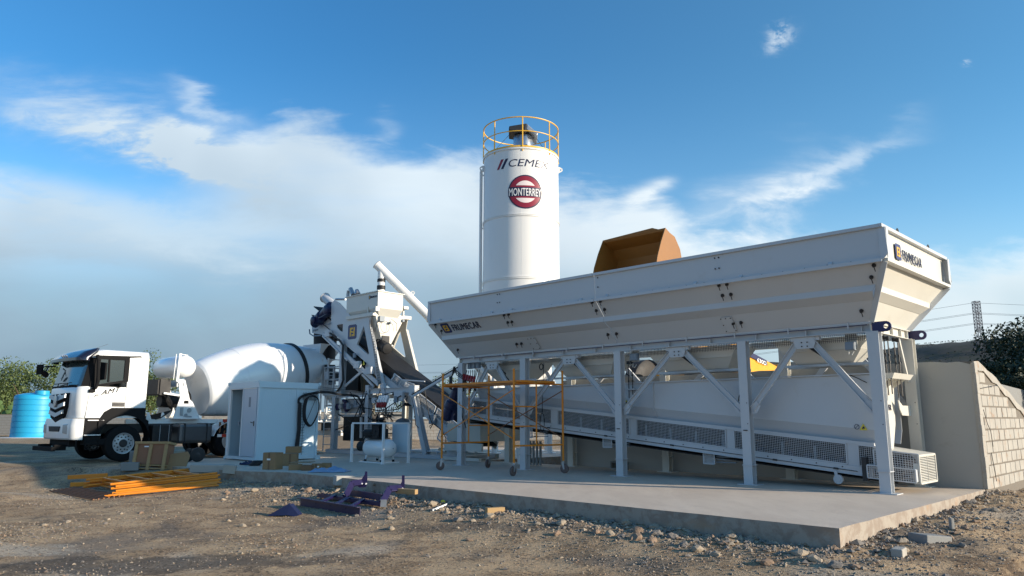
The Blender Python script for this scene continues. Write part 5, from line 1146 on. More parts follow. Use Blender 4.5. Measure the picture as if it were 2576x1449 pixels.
# chassis
m = MB(TK)
for b in (-.78, -1.55): m.box(-1.2, 8.0, b-.04, b+.04, .75, 1.03)
for a in (.6, 1.6, 3.7, 5.2, 7.8): m.box(a, a+.1, -1.52, -.82, .8, .95)
m.build('chassis', DARK, tk)
m = MB(TK)
for b in (-.72, -1.6): m.box(.62, 8.1, b-.05, b+.05, 1.035, 1.17)
m.build('subframe', TRUCKW, tk)
for k, a in enumerate((.9, 1.35)):
    m = MB(TK); m.prism([(a-.06, -.66, 1.17), (a+.1, -.66, 1.17), (a+.02, -.66, 1.38), (a-.04, -.66, 1.38)], (0, .02, 0)); m.build('bracket', TRUCKW, tk)
m = MB(TK); m.box(.80, 1.42, -.62, -.06, .42, 1.02); m.lathe((1.1, -.35, .48), (1, 0, 0), [(-.2, .2), (.3, .2)], 14); m.build('battery_box', BLACK, tk, bevel=.05)
m = MB(TK)
for a in (1.02, 1.30): m.bar((a, -.045, .5), (a, -.045, 1.0), .02, .012, (1, 0, 0))
m.build('strap', ALU, tk)
m = MB(TK); c = []; 
m.box(1.62, 2.72, -.66, -.04, .42, 1.03); ft = m.build('fuel_tank', TANKG, tk, bevel=.09)
m = MB(TK)
for a in (1.78, 2.50): m.box(a, a+.04, -.67, -.030, .41, 1.045)
m.build('tank_strap', DARK, ft)
for z, mats in ((1.08, 0), (.60, 0)):
    m = MB(TK); m.box(2.86, 3.0, .0, .03, z, z+.09); m.build('reflector', LWHITE, tk); m = MB(TK); m.box(3.005, 3.22, .0, .03, z, z+.09); m.build('reflector', REDREF, tk)
m = MB(TK)
for a in (2.92, 3.08, 3.24): m.box(a, a+.05, -.04, -.005, .62, 1.1)
m.build('side_guard', RUST, tk)
# wheels
def wheel(a, b, sg, r=.525, w=.30, dual=False):
    m = MB(TK); ax = (0, sg, 0); prof = [(-w, r*.60), (-w, r*.90), (-w+.04, r*.985), (-.05, r), (-.015, r*.97), (0, r*.90), (-.012, r*.60), (-.03, r*.56)]
    m.lathe((a, b, GP+r), ax, prof, 48, cap=False); 
    if dual: m.lathe((a, b-sg*(w+.03), GP+r), ax, prof, 40, cap=False)
    t_ = m.build('wheel', TBLK, tk, True)
    m = MB(TK)
    if not dual: m.lathe((a, b, GP+r), ax, [(-.05, r*.57), (-.005, r*.58), (-.01, r*.54), (-.05, r*.51), (-.055, r*.42), (-.03, r*.30), (-.03, .01)], 36, cap=False)
    else: m.lathe((a, b, GP+r), ax, [(-.02, r*.57), (-.01, r*.54), (-.12, r*.48), (-.16, r*.3), (-.14, .01)], 32)
    m.build('rim', RIMS if not dual else GALV, t_, True)
    m = MB(TK)
    if not dual:
        for k in range(10):
            an = 2*math.pi*k/10; m.lathe((a+r*.345*math.cos(an), b-sg*.040, GP+r+r*.345*math.sin(an)), ax, [(-.02, .022), (.022, .02)], 8)
            an += math.pi/10; m.lathe((a+r*.455*math.cos(an), b-sg*.052, GP+r+r*.455*math.sin(an)), ax, [(-.02, .022), (.006, .022)], 8)
        m.lathe((a, b-sg*.05, GP+r), ax, [(0, .12), (.05, .11), (.07, .09), (.07, .01)], 20)
    else: m.lathe((a, b-sg*.14, GP+r), ax, [(0, .14), (.14, .12), (.16, .01)], 20)
    m.build('hub', DARK, t_, True)
wheel(-.04, 0., 1); wheel(-.04, WB, -1)
for a in (3.35, 4.70, 6.0): wheel(a, -.0, 1, dual=True); wheel(a, WB, -1, dual=True)
m = MB(TK); m.tube([(-.04, -.3, .45), (-.04, WB+.3, .45)], .08, 10)
for a in (3.35, 4.7, 6.): m.tube([(a, -.6, .45), (a, WB+.6, .45)], .12, 10); m.lathe((a, -1.4, .45), (0, 1, 0), [(0, .2), (.3, .25), (.5, .2)], 14)
m.build('axle', DARK, tk, True)
m = MB(TK)
for a in (3.35, 4.7, 6.0):
    for i in range(8):
        p0, p1 = math.pi*(.08+.105*i), math.pi*(.08+.105*(i+1))
        m.hexa([(a+.62*math.cos(p0), -.6, .48+.6*math.sin(p0)), (a+.62*math.cos(p1), -.6, .48+.6*math.sin(p1)), (a+.62*math.cos(p1), .0, .48+.6*math.sin(p1)), (a+.62*math.cos(p0), 0, .48+.6*math.sin(p0)), (a+.64*math.cos(p0), -.6, .48+.62*math.sin(p0)), (a+.64*math.cos(p1), -.6, .48+.62*math.sin(p1)), (a+.64*math.cos(p1), .0, .48+.62*math.sin(p1)), (a+.64*math.cos(p0), 0, .48+.62*math.sin(p0))])
m.build('rear_mudguard', TRUCKW, tk)
# water tank, pedestal, hydraulics
wc = (1.88, 0, 2.85); m = MB(TK); m.lathe((wc[0], -.45, wc[2]), (0, -1, 0), [(-.14, .04), (-.12, .14), (-.08, .24), (-.02, .32), (.06, .355), (1.55, .355), (1.63, .32), (1.69, .24), (1.73, .04)], 36); m.build('water_tank', TRUCKW, tk, True)
m = MB(TK); m.bar((1.64, -.40, 3.25), (1.60, -.40, 2.35), .08, .05, (1, 0, 0)); m.tube([(1.50, -.38, 3.22), (1.47, -.38, 2.4)], .015, 6); m.bar((1.64, -.42, 3.23), (1.90, -.42, 3.20), .03, .02); m.build('tank_bracket', TRUCKW, tk)
m = MB(TK); P = lambda pts: [(a, -.52, z) for a, z in pts]
m.prism(P([(1.62, 1.18), (2.52, 1.18), (2.22, 1.72), (2.12, 1.80), (1.92, 2.42), (1.60, 2.45), (1.72, 2.30), (1.80, 1.85), (1.70, 1.5)]), (0, -.03, 0), [P([(1.92, 1.66), (2.10, 1.66), (2.08, 1.76), (1.94, 1.76)]), P([(1.80, 2.22), (1.90, 2.22), (1.87, 2.34), (1.80, 2.34)])])
m.prism([(a, -1.75, z) for a, z in ((1.62, 1.18), (2.52, 1.18), (2.22, 1.72), (1.92, 2.42), (1.60, 2.45), (1.70, 1.5))], (0, -.03, 0)); m.box(1.60, 2.50, -1.85, -.45, 1.175, 1.21); m.box(1.68, 1.9, -1.74, -.56, 2.2, 2.4); m.bar((1.25, -.5, 1.98), (1.75, -.5, 1.92), .06, .05); m.build('pedestal', TRUCKW, tk)
m = MB(TK); m.lathe((2.12, -.515, 1.45), (0, 1, 0), [(0, .07), (.03, .07), (.03, .05), (.02, .05)], 18); m.lathe((2.02, -.515, 1.30), (0, 1, 0), [(0, .05), (.03, .05)], 14); m.tube([(1.95, -.50, 1.27), (2.2, -.48, 1.25)], .02, 6); m.box(1.83, 1.92, -.515, -.49, 1.28, 1.55); m.build('gauge', GALV, tk, True)
m = MB(TK); m.box(1.15, 1.48, -1.6, -.55, 1.92, 2.42); m.box(1.10, 1.16, -1.5, -.6, 1.95, 2.4); m.lathe((1.4, -1.1, 1.75), (1, 0, 0), [(0, .2), (.7, .22), (.9, .35)], 16); random.seed(2)
for k in range(9):
    b = -.6-.08*k; m.tube([(1.4+.02*k, b, 1.95), (1.55, b+.05, 1.7), (1.6+.04*k, b, 1.45), (1.3-.04*k, b-.05, 1.22), (1.1, b, 1.18)], .022, 5)
m.build('hydraulics', BLACK, tk)
# drum
dc, dz = 2.70, 2.17; an = R(12.5); ax = Vector((math.cos(an), 0, math.sin(an))); o_ = (dc, -1.16, dz)
prof = [(-.06, .02), (-.05, .84), (0, .90), (.02, .92)]
for s_, r_ in ((.35, 1.0), (.8, 1.10), (1.25, 1.17), (1.27, 1.175), (1.7, 1.21), (2.1, 1.225), (2.45, 1.21), (2.47, 1.207), (2.9, 1.15), (3.35, 1.05), (3.37, 1.045), (3.7, .97), (4.1, .86), (4.5, .73), (4.85, .60), (4.86, .5), (4.7, .45)): prof.append((s_, r_))
m = MB(TK); m.lathe(o_, ax, prof, 64, cap=True); m.build('drum', DRUMW, tk, True)
m = MB(TK)
for s_, r_ in ((1.26, 1.172), (2.46, 1.21)): m.lathe(o_, ax, [(s_-.012, r_), (s_-.008, r_+.006), (s_+.008, r_+.006), (s_+.012, r_)], 64, cap=False)
m.build('drum_seam', DRUMW, tk, True)
m = MB(TK); m.lathe(o_, ax, [(3.56, .99), (3.56, 1.045), (3.70, 1.03), (3.70, .95)], 64, cap=False); m.build('drum_ring', DARK, tk, True)
m = MB(TK)
for b in (-.55, -1.77): m.prism([(6.1, b, 1.17), (6.7, b, 1.17), (6.55, b, 2.2), (6.3, b, 2.2)], (0, .03, 0)); m.lathe((6.42, b-.05, 2.16), (1, 0, .2), [(-.1, .12), (.1, .12)], 14)
m.box(6.2, 6.6, -1.74, -.55, 1.7, 1.9); m.build('rear_pedestal', TRUCKW, tk)
# charging hopper, chute, ladder, platform
m = MB(TK); m.hexa([(7.2, -1.45, 3.25), (7.75, -1.45, 3.25), (7.75, -.85, 3.25), (7.2, -.85, 3.25), (7.1, -1.75, 4.0), (8.15, -1.75, 4.0), (8.15, -.55, 4.0), (7.1, -.55, 4.0)]); m.build('charging_hopper', TRUCKW, tk)
m = MB(TK); m.hexa([(7.3, -1.4, 2.2), (7.8, -1.4, 2.2), (7.8, -.9, 2.2), (7.3, -.9, 2.2), (7.3, -1.6, 2.9), (7.95, -1.6, 2.9), (7.95, -.7, 2.9), (7.3, -.7, 2.9)]); m.tube([(7.9, -1.16, 2.3), (8.5, -1.1, 1.75), (9.0, -1.05, 1.55)], [.26, .24, .2], 10, False); m.build('chute', TRUCKW, tk)
m = MB(TK)
for b in (-.12, -.5):
    for a in (7.15, 8.05): m.bar((a, b, 1.1), (a, b, 3.42), .05, .05)
m.box(7.1, 8.1, -.55, -.08, 2.30, 2.34); m.box(7.1, 8.1, -.10, -.06, 2.35, 2.42)
for z in (3.38, 2.9): m.bar((7.15, -.12, z), (8.05, -.12, z), .035, .035)
for k in range(5): m.bar((7.2, -.1, 1.2+.24*k), (7.6, -.1, 1.2+.24*k), .03, .03)
m.build('ladder_platform', TRUCKW, tk)
m = MB(TK); m.hexa([(7.2, -.4, 2.45), (7.55, -.4, 2.45), (7.55, -.15, 2.45), (7.2, -.15, 2.45), (7.25, -.5, 3.2), (7.6, -.5, 3.2), (7.6, -.3, 3.2), (7.25, -.3, 3.2)]); m.box(7.6, 7.95, -.6, -.3, 2.6, 2.95); m.build('control_box', DARK, tk)
m = MB(TK); m.box(8.0, 8.45, .0, .02, 2.2, 2.52); sp_ = m.build('sign_plate', GREYM, tk)
m = MB(TK); c = (8.22, .024, 2.36)
for a in range(4):
    p, q = [(c[0]+.19*math.cos(math.pi/2*k), c[1], c[2]+.12*math.sin(math.pi/2*k)) for k in (a, a+1)]; m.bar(p, q, .014, .004)
m.build('diamond', REDREF, sp_)
m = MB(TK); m.box(7.9, 8.6, -2.1, -.2, .55, .75)
for k in range(8): m.box(7.35+.0*k, 7.9, -.3, -.25, 1.25+.13*k, 1.31+.13*k)
m.build('rear_guard', TRUCKW, tk)
m = MB(TK); m.tube([(8.3, .0, 1.2), (8.32, .05, .95), (8.1, .05, .8), (7.95, .05, .95), (8.0, .05, 1.15), (8.2, .02, 1.2)], .05, 8); m.build('hose_coil', BLACK, tk, True)

# ================================================================== SITE CONTAINER
ct = thing('site_container', 'pale blue-white switchgear container with open grey door and black cables on its side', 'container', PL((20.9, 10.9, 0)), PRZ)
s0, s1, t0, t1, zt_ = 19.95, 21.88, 9.95, 11.88, 2.24
m = MB(); m.box(s0+.03, s1-.03, t1-.05, t1-.03, .1, 2.1); m.box(s1-.05, s1-.03, t0+.03, t1-.05, .1, 2.1); m.box(s0+.03, s0+.05, t0+.03, t1-.05, .1, 2.1)
for tt_ in (t0+.03,): m.box(s0+.03, s0+.16, tt_, tt_+.02, .1, 2.1)
m.build('wall_panel', PANEL, ct)
m = MB(); k = t0+.12
while k < t1-.12: m.box(s0+.0265, s0+.03, k, k+.028, .16, 2.08); k += .056
m.build('panel_ribs', PANEL, ct)
m = MB(); f = .07
for a in (s0, s1-f):
    for b in (t0, t1-f): m.box(a, a+f, b, b+f, .115, zt_-.175)
m.build('corner_post', PANEL, ct, bevel=.004)
m = MB()
for z0, z1 in ((.03, .115), (zt_-.175, zt_)):
    m.box(s0-.01, s1+.01, t0-.01, t0+f, z0, z1); m.box(s0-.01, s1+.01, t1-f, t1+.01, z0, z1); m.box(s0-.01, s0+f, t0+f, t1-f, z0, z1); m.box(s1-f, s1+.01, t0+f, t1-f, z0, z1)
m.build('frame_rail', PANEL, ct, bevel=.004)
m = MB(); m.box(s0+.02, s1-.02, t0+.02, t1-.02, zt_-.06, zt_-.03); m.build('roof', PANEL, ct)
m = MB(); m.box(s0+.02, s1-.02, t0+.02, t1-.02, .06, .09); m.build('floor', GREYM, ct)
for a in (s0, s1):
    for b in (t0, t1):
        for z in (.0, zt_-.07):
            m = MB(); q = .075; m.box(a-q, a+q, b-q, b+q, z, z+.11) if z == 0 and b == t1 else m.box(a-.03, a+.03, b-.03, b+.03, z, z+.085); m.lathe((a-.031, b, z+.045), (-1, 0, 0), [(0, .018), (.002, .018)], 8); m.build('corner_casting', PANEL, ct)
m = MB(); m.box(s0+.02, s0+.028, 11.13, 11.23, .12, 2.08); m.box(s0+.012, s0+.0264, 11.13, 11.23, .12, 2.08); m.build('mid_post', PANEL, ct)
m = MB(); ds = 20.55
m.box(s0+.16, s0+.98, t0+.012, t0+.045, .13, 2.04); m.box(s0+.12, s0+.16, t0, t0+.05, .12, 2.06)
dr_ = m.build('door', DOORM, ct)
m = MB(); m.box(s0+.22, s0+.25, t0-.002, t0+.012, .98, 1.12); m.bar((s0+.235, t0-.03, 1.07), (s0+.36, t0-.03, 1.09), .02, .015); m.build('door_handle', DARK, dr_)
m = MB(); m.box(s0+.50, s0+.62, t0+.009, t0+.0118, 1.52, 1.80); m.build('notice', GREYM, dr_)
m = MB(); m.box(s1-.14, s1-.08, t0, t0+.06, .12, 2.06); m.box(s0+.985, s0+1.02, t0, t0+.06, .12, 2.06); m.box(s0+.16, s1-.14, t0, t0+.06, 2.041, 2.062); m.build('door_frame', LWHITE, ct)
m = MB(); m.box(s0+1.25, s0+1.32, t0+.05, t0+.09, 1.02, 1.10); m.box(s0+1.05, s1-.2, 11.2, 11.6, .1, 1.9); m.build('switch_cabinet', GREYM, ct)
m = MB()
g0, g1 = 11.30, 11.84
m.grille((s0-.02, g0, 1.72), (0, g1-g0, 0), (0, 0, .24), 12, 6, .008, .006); m.grille((s0-.02, g0, .15), (0, .12, 0), (0, 0, 1.57), 2, 20, .008, .006); m.build('cable_grid', DARK, ct)
# cable bundle and coil
cs = s0-.06
cc = thing('cable_bundle', 'thick black cable bundle looped on the container side and led across to the tower', 'cables', PL((cs, 11.6, 0)), PRZ)
m = MB()
CL = lambda x, y, d=0.: (lambda p: (cs-d, p[1], p[2]))(L3(x, y, s=cs))
for k in range(6): m.tube([CL(55+k*6, 545+k*3), CL(45+k*7, 700), CL(40+k*7, 900), CL(15+k*8, 1080), CL(10+k*8, 1150)], .016, 6)
m.build('hanging_cable', BLACK, cc, True)
for k in range(4):
    e = k*7; pts_ = [(130+e, 520), (180, 485-e/3), (250, 482-e/3), (300-e/2, 520), (305-e/2, 640), (270-e, 760), (200, 855-e), (140+e, 820), (108+e, 740), (108+e, 620), (130+e, 520)]
    m = MB(); m.tube(smooth([CL(x, y, .02*k) for x, y in pts_]), .014, 7); m.build('loop', BLACK, cc, True)
m = MB(); m.tube([CL(265, 520), CL(190, 700), CL(90, 920)], .008, 5); m.build('cord', BLACK, cc)
m = MB(); path = [CL(52, 560), CL(60, 510), CL(120, 465), CL(230, 440), CL(290, 428)]+[L3(420, 425, 12.6), L3(560, 452, 13.3), L3(700, 462, 13.9), L3(795, 480, 14.15), L3(830, 530, 14.2), L3(855, 590, 14.25), L3(880, 680, 14.3)]
for k in range(5):
    dz_ = .022*math.sin(k*1.3); m.tube(smooth([(p[0], p[1]+.020*math.cos(k*1.3), p[2]+dz_) for p in path], 4), .018, 7)
m.build('crossing_cable', BLACK, cc, True)
m = MB(); p, q = Vector(CL(300, 400)), Vector(L3(910, 460, 14.2)); m.bar(p, q, .12, .004, (0, 0, 1)) if False else None
for dz_ in (0, .05, .10): m.tube([p+Vector((0, 0, dz_)), q+Vector((0, 0, dz_))], .006, 4)
for k in range(40): a = p+(q-p)*k/40; m.tube([a, a+Vector((0, 0, .10))], .004, 4)
m.build('cable_tray', DARK, cc)

# ================================================================== AIR COMPRESSOR AND ITS FRAME
ac = thing('air_compressor', 'white horizontal tank air compressor with black belt-driven pump inside a white open frame', 'compressor', PL((17.1, 12.2, 0)), PRZ)
tc0, zc_ = 12.2, .39
m = MB(); m.lathe((16.62, tc0, zc_), (1, 0, 0), [(-.02, .02), (.0, .10), (.05, .18), (.14, .235), (.22, .25), (1.0, .25), (1.08, .235), (1.16, .16), (1.2, .05)], 32); m.build('tank', TRUCKW, ac, True)
m = MB(); m.lathe((16.60, tc0, zc_+.0), (-1, 0, 0), [(0, .012), (.01, .012)], 8); m.build('port', DARK, ac)
for s in (16.85, 17.6):
    for b in (-.16, .16):
        m = MB(); m.bar((s, tc0+b, .19), (s, tc0+b*1.25, .07), .05, .03, (1, 0, 0)); l = m.build('leg', TRUCKW, ac); m = MB(); m.lathe((s, tc0+b*1.25, .03), (0, 0, 1), [(0, .035), (.06, .035)], 12); m.build('rubber_foot', BLACK, l)
m = MB(); m.box(16.7, 17.8, 11.93, 11.98, .0, .035); m.box(16.7, 16.75, 11.98, 12.45, 0, .035); m.box(17.75, 17.8, 11.98, 12.45, 0, .035); m.box(16.7, 17.8, 12.45, 12.5, 0, .035); m.build('base', TRUCKW, ac)
m = MB(); m.box(16.95, 17.75, tc0-.16, tc0+.16, .645, .665); m.box(17.0, 17.35, tc0-.12, tc0+.12, .67, .92); m.box(17.08, 17.28, tc0-.10, tc0+.10, .92, 1.12)
for k in range(6): m.box(17.03, 17.33, tc0-.14, tc0+.14, .94+.03*k, .95+.03*k)
m.lathe((17.18, tc0, 1.12), (0, 0, 1), [(0, .05), (.04, .10), (.08, .10), (.1, .03)], 14); m.lathe((17.65, tc0-.05, .78), (1, 0, 0), [(-.2, .11), (.18, .11)], 16); m.lathe((17.85, tc0, .42), (1, 0, 0), [(0, .10), (.3, .14), (.36, .1)], 14); m.build('pump', BLACK, ac, True)
m = MB(); m.lathe((17.2, tc0-.16, .84), (0, -1, 0), [(0, .17), (.03, .17), (.03, .14), (.015, .14)], 28); m.lathe((17.2, tc0-.16, .84), (0, -1, 0), [(0, .04), (.04, .04)], 10)
for k in range(5): a = 2*math.pi*k/5; m.bar((17.2, tc0-.175, .84), (17.2+.15*math.cos(a), tc0-.175, .84+.15*math.sin(a)), .025, .012)
m.build('flywheel', DARK, ac, True)
m = MB(); m.grille((17.0, tc0-.21, .66), (.75, 0, 0), (0, 0, .38), 14, 8, .006, .005, .014); m.build('belt_guard', DARK, ac)
m = MB()
for k in range(4): m.tube([(17.7+.03*k, tc0-.1, .7), (17.85, tc0-.12, .6-.03*k), (17.9, tc0-.1, .45), (18.0, tc0, .40)], .015, 6)
m.build('hose', BLACK, ac, True)
cf = thing('compressor_frame', 'open white steel angle frame with one sheet panel round the air compressor', 'frame', PL((17.2, 12.2, 0)), PRZ)
fs_ = [(17.95, 11.78), (16.47, 11.78), (16.47, 12.62), (17.95, 12.62)]
for s, t in fs_: m = MB(); m.box(s-.028, s+.028, t-.028, t+.028, 0.0, 1.045); m.box(s-.04, s+.04, t-.04, t+.04, 0.001, .008); m.build('post', LWHITE, cf)
for i in range(4):
    (a, b), (c, d) = fs_[i-1], fs_[i]; m = MB(); m.bar((a, b, 1.065), (c, d, 1.065), .04, .04, off=(0, 0, .001*(i % 2))); m.build('top_rail', LWHITE, cf)
m = MB(); m.box(16.50, 17.2, 12.60, 12.612, .28, 1.04); m.build('sheet_panel', PANEL, cf)

# ================================================================== SCAFFOLD TOWER
def scaffold():
    P1, P2, P3, P4 = Vector((-1.66, 17.80, 0)), Vector((-.58, 18.66, 0)), Vector((.04, 16.02, 0)), Vector((1.14, 16.80, 0))   # two end frames: P1-P2 and P3-P4
    sc = thing('scaffold_tower', 'orange tubular rolling scaffold tower with plank standing in front of the bins', 'scaffold', (P1+P4)/2, math.atan2(1.78, -1.7))
    for A, B in ((P1, P2), (P3, P4)):
        d = (B-A).normalized(); L = (B-A).length; m = MB(WD); z0, z1 = .27, 2.26
        for p in (A, B): m.tube([p+Vector((0, 0, z0)), p+Vector((0, 0, z1))], .024, 10)
        for z, a, b in ((.62, 0, L), (1.95, 0, L)): m.tube([A+d*a+Vector((0, 0, z)), A+d*b+Vector((0, 0, z))], .019, 8)
        m.tube([A+d*L*.56+Vector((0, 0, .62)), A+d*L*.56+Vector((0, 0, 1.93))], .017, 8) if A is P1 else m.tube([A+d*L*.45+Vector((0, 0, .62)), A+d*L*.45+Vector((0, 0, 1.93))], .017, 8)
        for z in (1.45, 1.03):
            if A is P1: m.tube([A+d*L*.56+Vector((0, 0, z)), B+Vector((0, 0, z))], .015, 8)
            else: m.tube([A+Vector((0, 0, z)), A+d*L*.45+Vector((0, 0, z))], .015, 8)
        m.build('end_frame', ORANGE, sc, True)
    for A, B in ((P1, P3), (P2, P4)):
        for za, zb in ((.78, 1.80), (1.80, .78)):
            m = MB(WD); off = (B-A).normalized().cross(Vector((0, 0, 1)))*(.03 if za < 1 else .045); m.tube([A+off+Vector((0, 0, za)), B+off+Vector((0, 0, zb))], .012, 6); m.build('cross_brace', ORANGE if A is P1 else RUST, sc, True)
    for k, o_ in ((.62, 0), (.20, 0)):
        a = P1+(P2-P1)*k; b = P3+(P4-P3)*k; dd = (b-a).normalized(); w_ = (P2-P1).normalized()
        m = MB(WD); z = Vector((0, 0, 1.99)); m.bar(a-dd*.08+z, b+dd*.12+z, .42, .045, w_); m.build('plank', ORANGE, sc)
    for i, (p, hd) in enumerate(((P1, .2), (P2, 1.0), (P3, .9), (P4, 2.6))):
        f_ = Vector((math.cos(hd), math.sin(hd), 0)); ax_ = Vector((-math.sin(hd), math.cos(hd), 0)); c = p+Vector((0, 0, .10))-f_*.03
        m = MB(WD); m.lathe(c-ax_*.022, ax_, [(0, .055), (.0, .085), (.006, .10), (.038, .10), (.044, .085), (.044, .055)], 24); w = m.build('caster', pm('caster_rubber', (.13, .09, .08), .6) if i == 0 else MATS['caster_rubber'], sc, True)
        m = MB(WD); m.lathe(c-ax_*.018, ax_, [(0, .056), (.036, .056)], 16)
        for k in range(5): a = 2*math.pi*k/5; m.bar(c+Vector((0, 0, 0)), c+f_*.06*math.cos(a)+Vector((0, 0, .06*math.sin(a))), .02, .046, ax_)
        m.build('caster_hub', DARK, w, True)
        m = MB(WD)
        for sd in (-1, 1): m.hexa([c+ax_*sd*.028+f_*q*1.+Vector((0, 0, z)) for q, z in ((-.015, -.015), (.02, -.015), (.06, .12), (.0, .12))]+[c+ax_*sd*.033+f_*q*1.+Vector((0, 0, z)) for q, z in ((-.015, -.015), (.02, -.015), (.06, .12), (.0, .12))])
        m.bar(c+f_*.03+Vector((0, 0, .125))-f_*.05, c+f_*.03+Vector((0, 0, .125))+f_*.05, .075, .012, ax_); m.tube([p+Vector((0, 0, .13)), p+Vector((0, 0, .28))], .018, 8); m.bar(p+Vector((0, 0, .16)), p+Vector((0, 0, .13))+f_*.11, .02, .008, ax_); m.build('caster_fork', GALV, w)
scaffold()

# ================================================================== WHEEL LOADER ON THE RAMP
def K(x, y, t): return Q((2300+x/2.2288)/1.5528, (850+y/2.2288)/1.5528, t)
wl = thing('wheel_loader', 'yellow wheel loader on the ramp holding its big ochre bucket raised above the bins', 'loader', PL((12.2, 20.8, .6)), PRZ)
TB = 1.4
fr, fl_ = K(668, 108, 15.6+TB), K(120, 185, 15.6+TB); sR, sL, zt_ = fr[0], fl_[0], (fr[2]+fl_[2])/2
outer = [(15.6, 0), (15.78, -.09), (16.02, -.16), (16.25, -.45), (16.35, -.85), (16.25, -1.25), (15.95, -1.55), (15.45, -1.65)]
frontc = [(15.0, -1.60), (15.08, -1.2), (15.20, -.8), (15.38, -.4)]
outer = [(15.6+TB+(t-15.6)*1.09, z*1.09) for t, z in outer]; frontc = [(15.6+TB+(t-15.6)*1.09, z*1.09) for t, z in frontc]
m = MB()
for s in (sR, sL-.03): m = MB(); m.prism([(s, t, zt_+z) for t, z in outer+frontc], (.03, 0, 0)); m.build('bucket_side', BUCK, wl)
m = MB(); inner = [(15.62, -.06), (15.80, -.14), (16.0, -.22), (16.19, -.48), (16.28, -.85), (16.19, -1.22), (15.93, -1.49), (15.45, -1.59)]
inner = [(15.6+TB+(t-15.6)*1.09, z*1.09) for t, z in inner]
for i in range(len(inner)-1):
    (a, b), (c, d), (e, f), (g, h) = inner[i], inner[i+1], outer[i], outer[i+1]
    m.hexa([(sR+.03, a, zt_+b), (sL-.03, a, zt_+b), (sL-.03, c, zt_+d), (sR+.03, c, zt_+d), (sR+.03, e, zt_+f), (sL-.03, e, zt_+f), (sL-.03, g, zt_+h), (sR+.03, g, zt_+h)])
w_ = sL-sR; m.prism([(sR+.18, 15.6+TB, zt_-.02), (sR+.42, 15.58+TB, zt_+.07), (sL-.02, 15.58+TB, zt_+.005), (sL-.02, 15.6+TB, zt_-.05)], (0, .03, 0)); m.build('bucket', BUCK, wl)
c = (sR+sL)/2
def gz(t): return wtop(t)-.06
m = MB()
for ds in (-.45, .45): m.bar((c+ds, 17.7, zt_-1.3), (c+ds, 18.7, 4.0), .30, .10, (0, 0, 1)); m.bar((c+ds, 18.7, 4.0), (c+ds, 20.5, gz(20)+1.9), .34, .10, (0, 0, 1))
m.bar((c, 17.9, zt_-.8), (c, 19.8, 3.2), .12, .12); m.build('lift_arms', LOADY, wl)
m = MB(); m.hexa([(c-.8, 18.3, gz(18.3)+.4), (c+.8, 18.3, gz(18.3)+.4), (c+.8, 20.6, gz(20.4)+.5), (c-.8, 20.6, gz(20.4)+.5), (c-.6, 18.6, gz(18.3)+1.1), (c+.6, 18.6, gz(18.3)+1.1), (c+.7, 20.5, gz(20.4)+1.9), (c-.7, 20.5, gz(20.4)+1.9)]); m.build('front_chassis', LOADY, wl)
m = MB(); t0, t1 = 21.0, 23.4; z0 = 1.5
m.hexa([(c-1.15, t0, z0+.3), (c+1.15, t0, z0+.3), (c+1.15, t1, z0), (c-1.15, t1, z0), (c-1.12, t0, z0+1.85), (c+1.12, t0, z0+1.85), (c+1.12, t1, z0+1.35), (c-1.12, t1, z0+1.35)]); m.box(c-1.25, c+1.2, t1, t1+.5, z0+.3, z0+1.45); m.build('engine_hood', LOADY, wl, bevel=.04)
m = MB(); m.hexa([(c-1.165, t0+.1, z0+1.62), (c-1.150, t0+.1, z0+1.62), (c-1.150, t1-.9, z0+1.36), (c-1.165, t1-.9, z0+1.36), (c-1.145, t0+.1, z0+1.80), (c-1.125, t0+.1, z0+1.80), (c-1.125, t1-.9, z0+1.52), (c-1.145, t1-.9, z0+1.52)]); m.build('hood_panel', PURP, wl)
text('lettering', '630D', PL((c-1.17, t0+.8, z0+1.44)), T_+Vector((0, 0, -.15)), (0, 0, 1), .6, .12, LWHITE, wl, .02)
m = MB(); m.hexa([(c-.75, 20.1, gz(20.7)+1.2), (c+.75, 20.1, gz(20.7)+1.2), (c+.75, 21.28, gz(20.7)+1.2), (c-.75, 21.28, gz(20.7)+1.2), (c-.68, 20.2, gz(20.7)+2.75), (c+.68, 20.2, gz(20.7)+2.75), (c+.68, 21.28, gz(20.7)+2.75), (c-.68, 21.28, gz(20.7)+2.75)]); m.build('cab', GLASS, wl)
m = MB(); m.box(c-.75, c+.75, 20.05, 21.35, gz(20.7)+2.76, gz(20.7)+2.88); m.build('cab_roof', LOADY, wl, bevel=.03)
m = MB(); m.tube([(c-1.2, 21.6, z0+.5), (c-1.35, 21.6, z0+.5), (c-1.35, 21.6, z0+1.0), (c-1.35, 21.9, z0+1.05), (c-1.35, 21.9, z0+.5), (c-1.2, 21.9, z0+.5)], .022, 6)
for k in range(3): m.box(c-1.4, c-1.15, 21.4, 22.1, z0+.0-.25*k, z0+.04-.25*k)
m.build('steps', DARK, wl)
for t in (18.9, 22.6):
    for s in (c-1.25, c+.80):
        m = MB(); m.lathe((s, t, gz(t)+.86), (1, 0, 0), [(0, .45), (0, .78), (.06, .88), (.42, .88), (.48, .78), (.48, .45)], 28); w = m.build('wheel', BLACK, wl, True)
        m = MB(); m.lathe((s+.04, t, gz(t)+.86), (1, 0, 0), [(0, .45), (.38, .45)], 20); m.build('rim', LOADY, w, True)

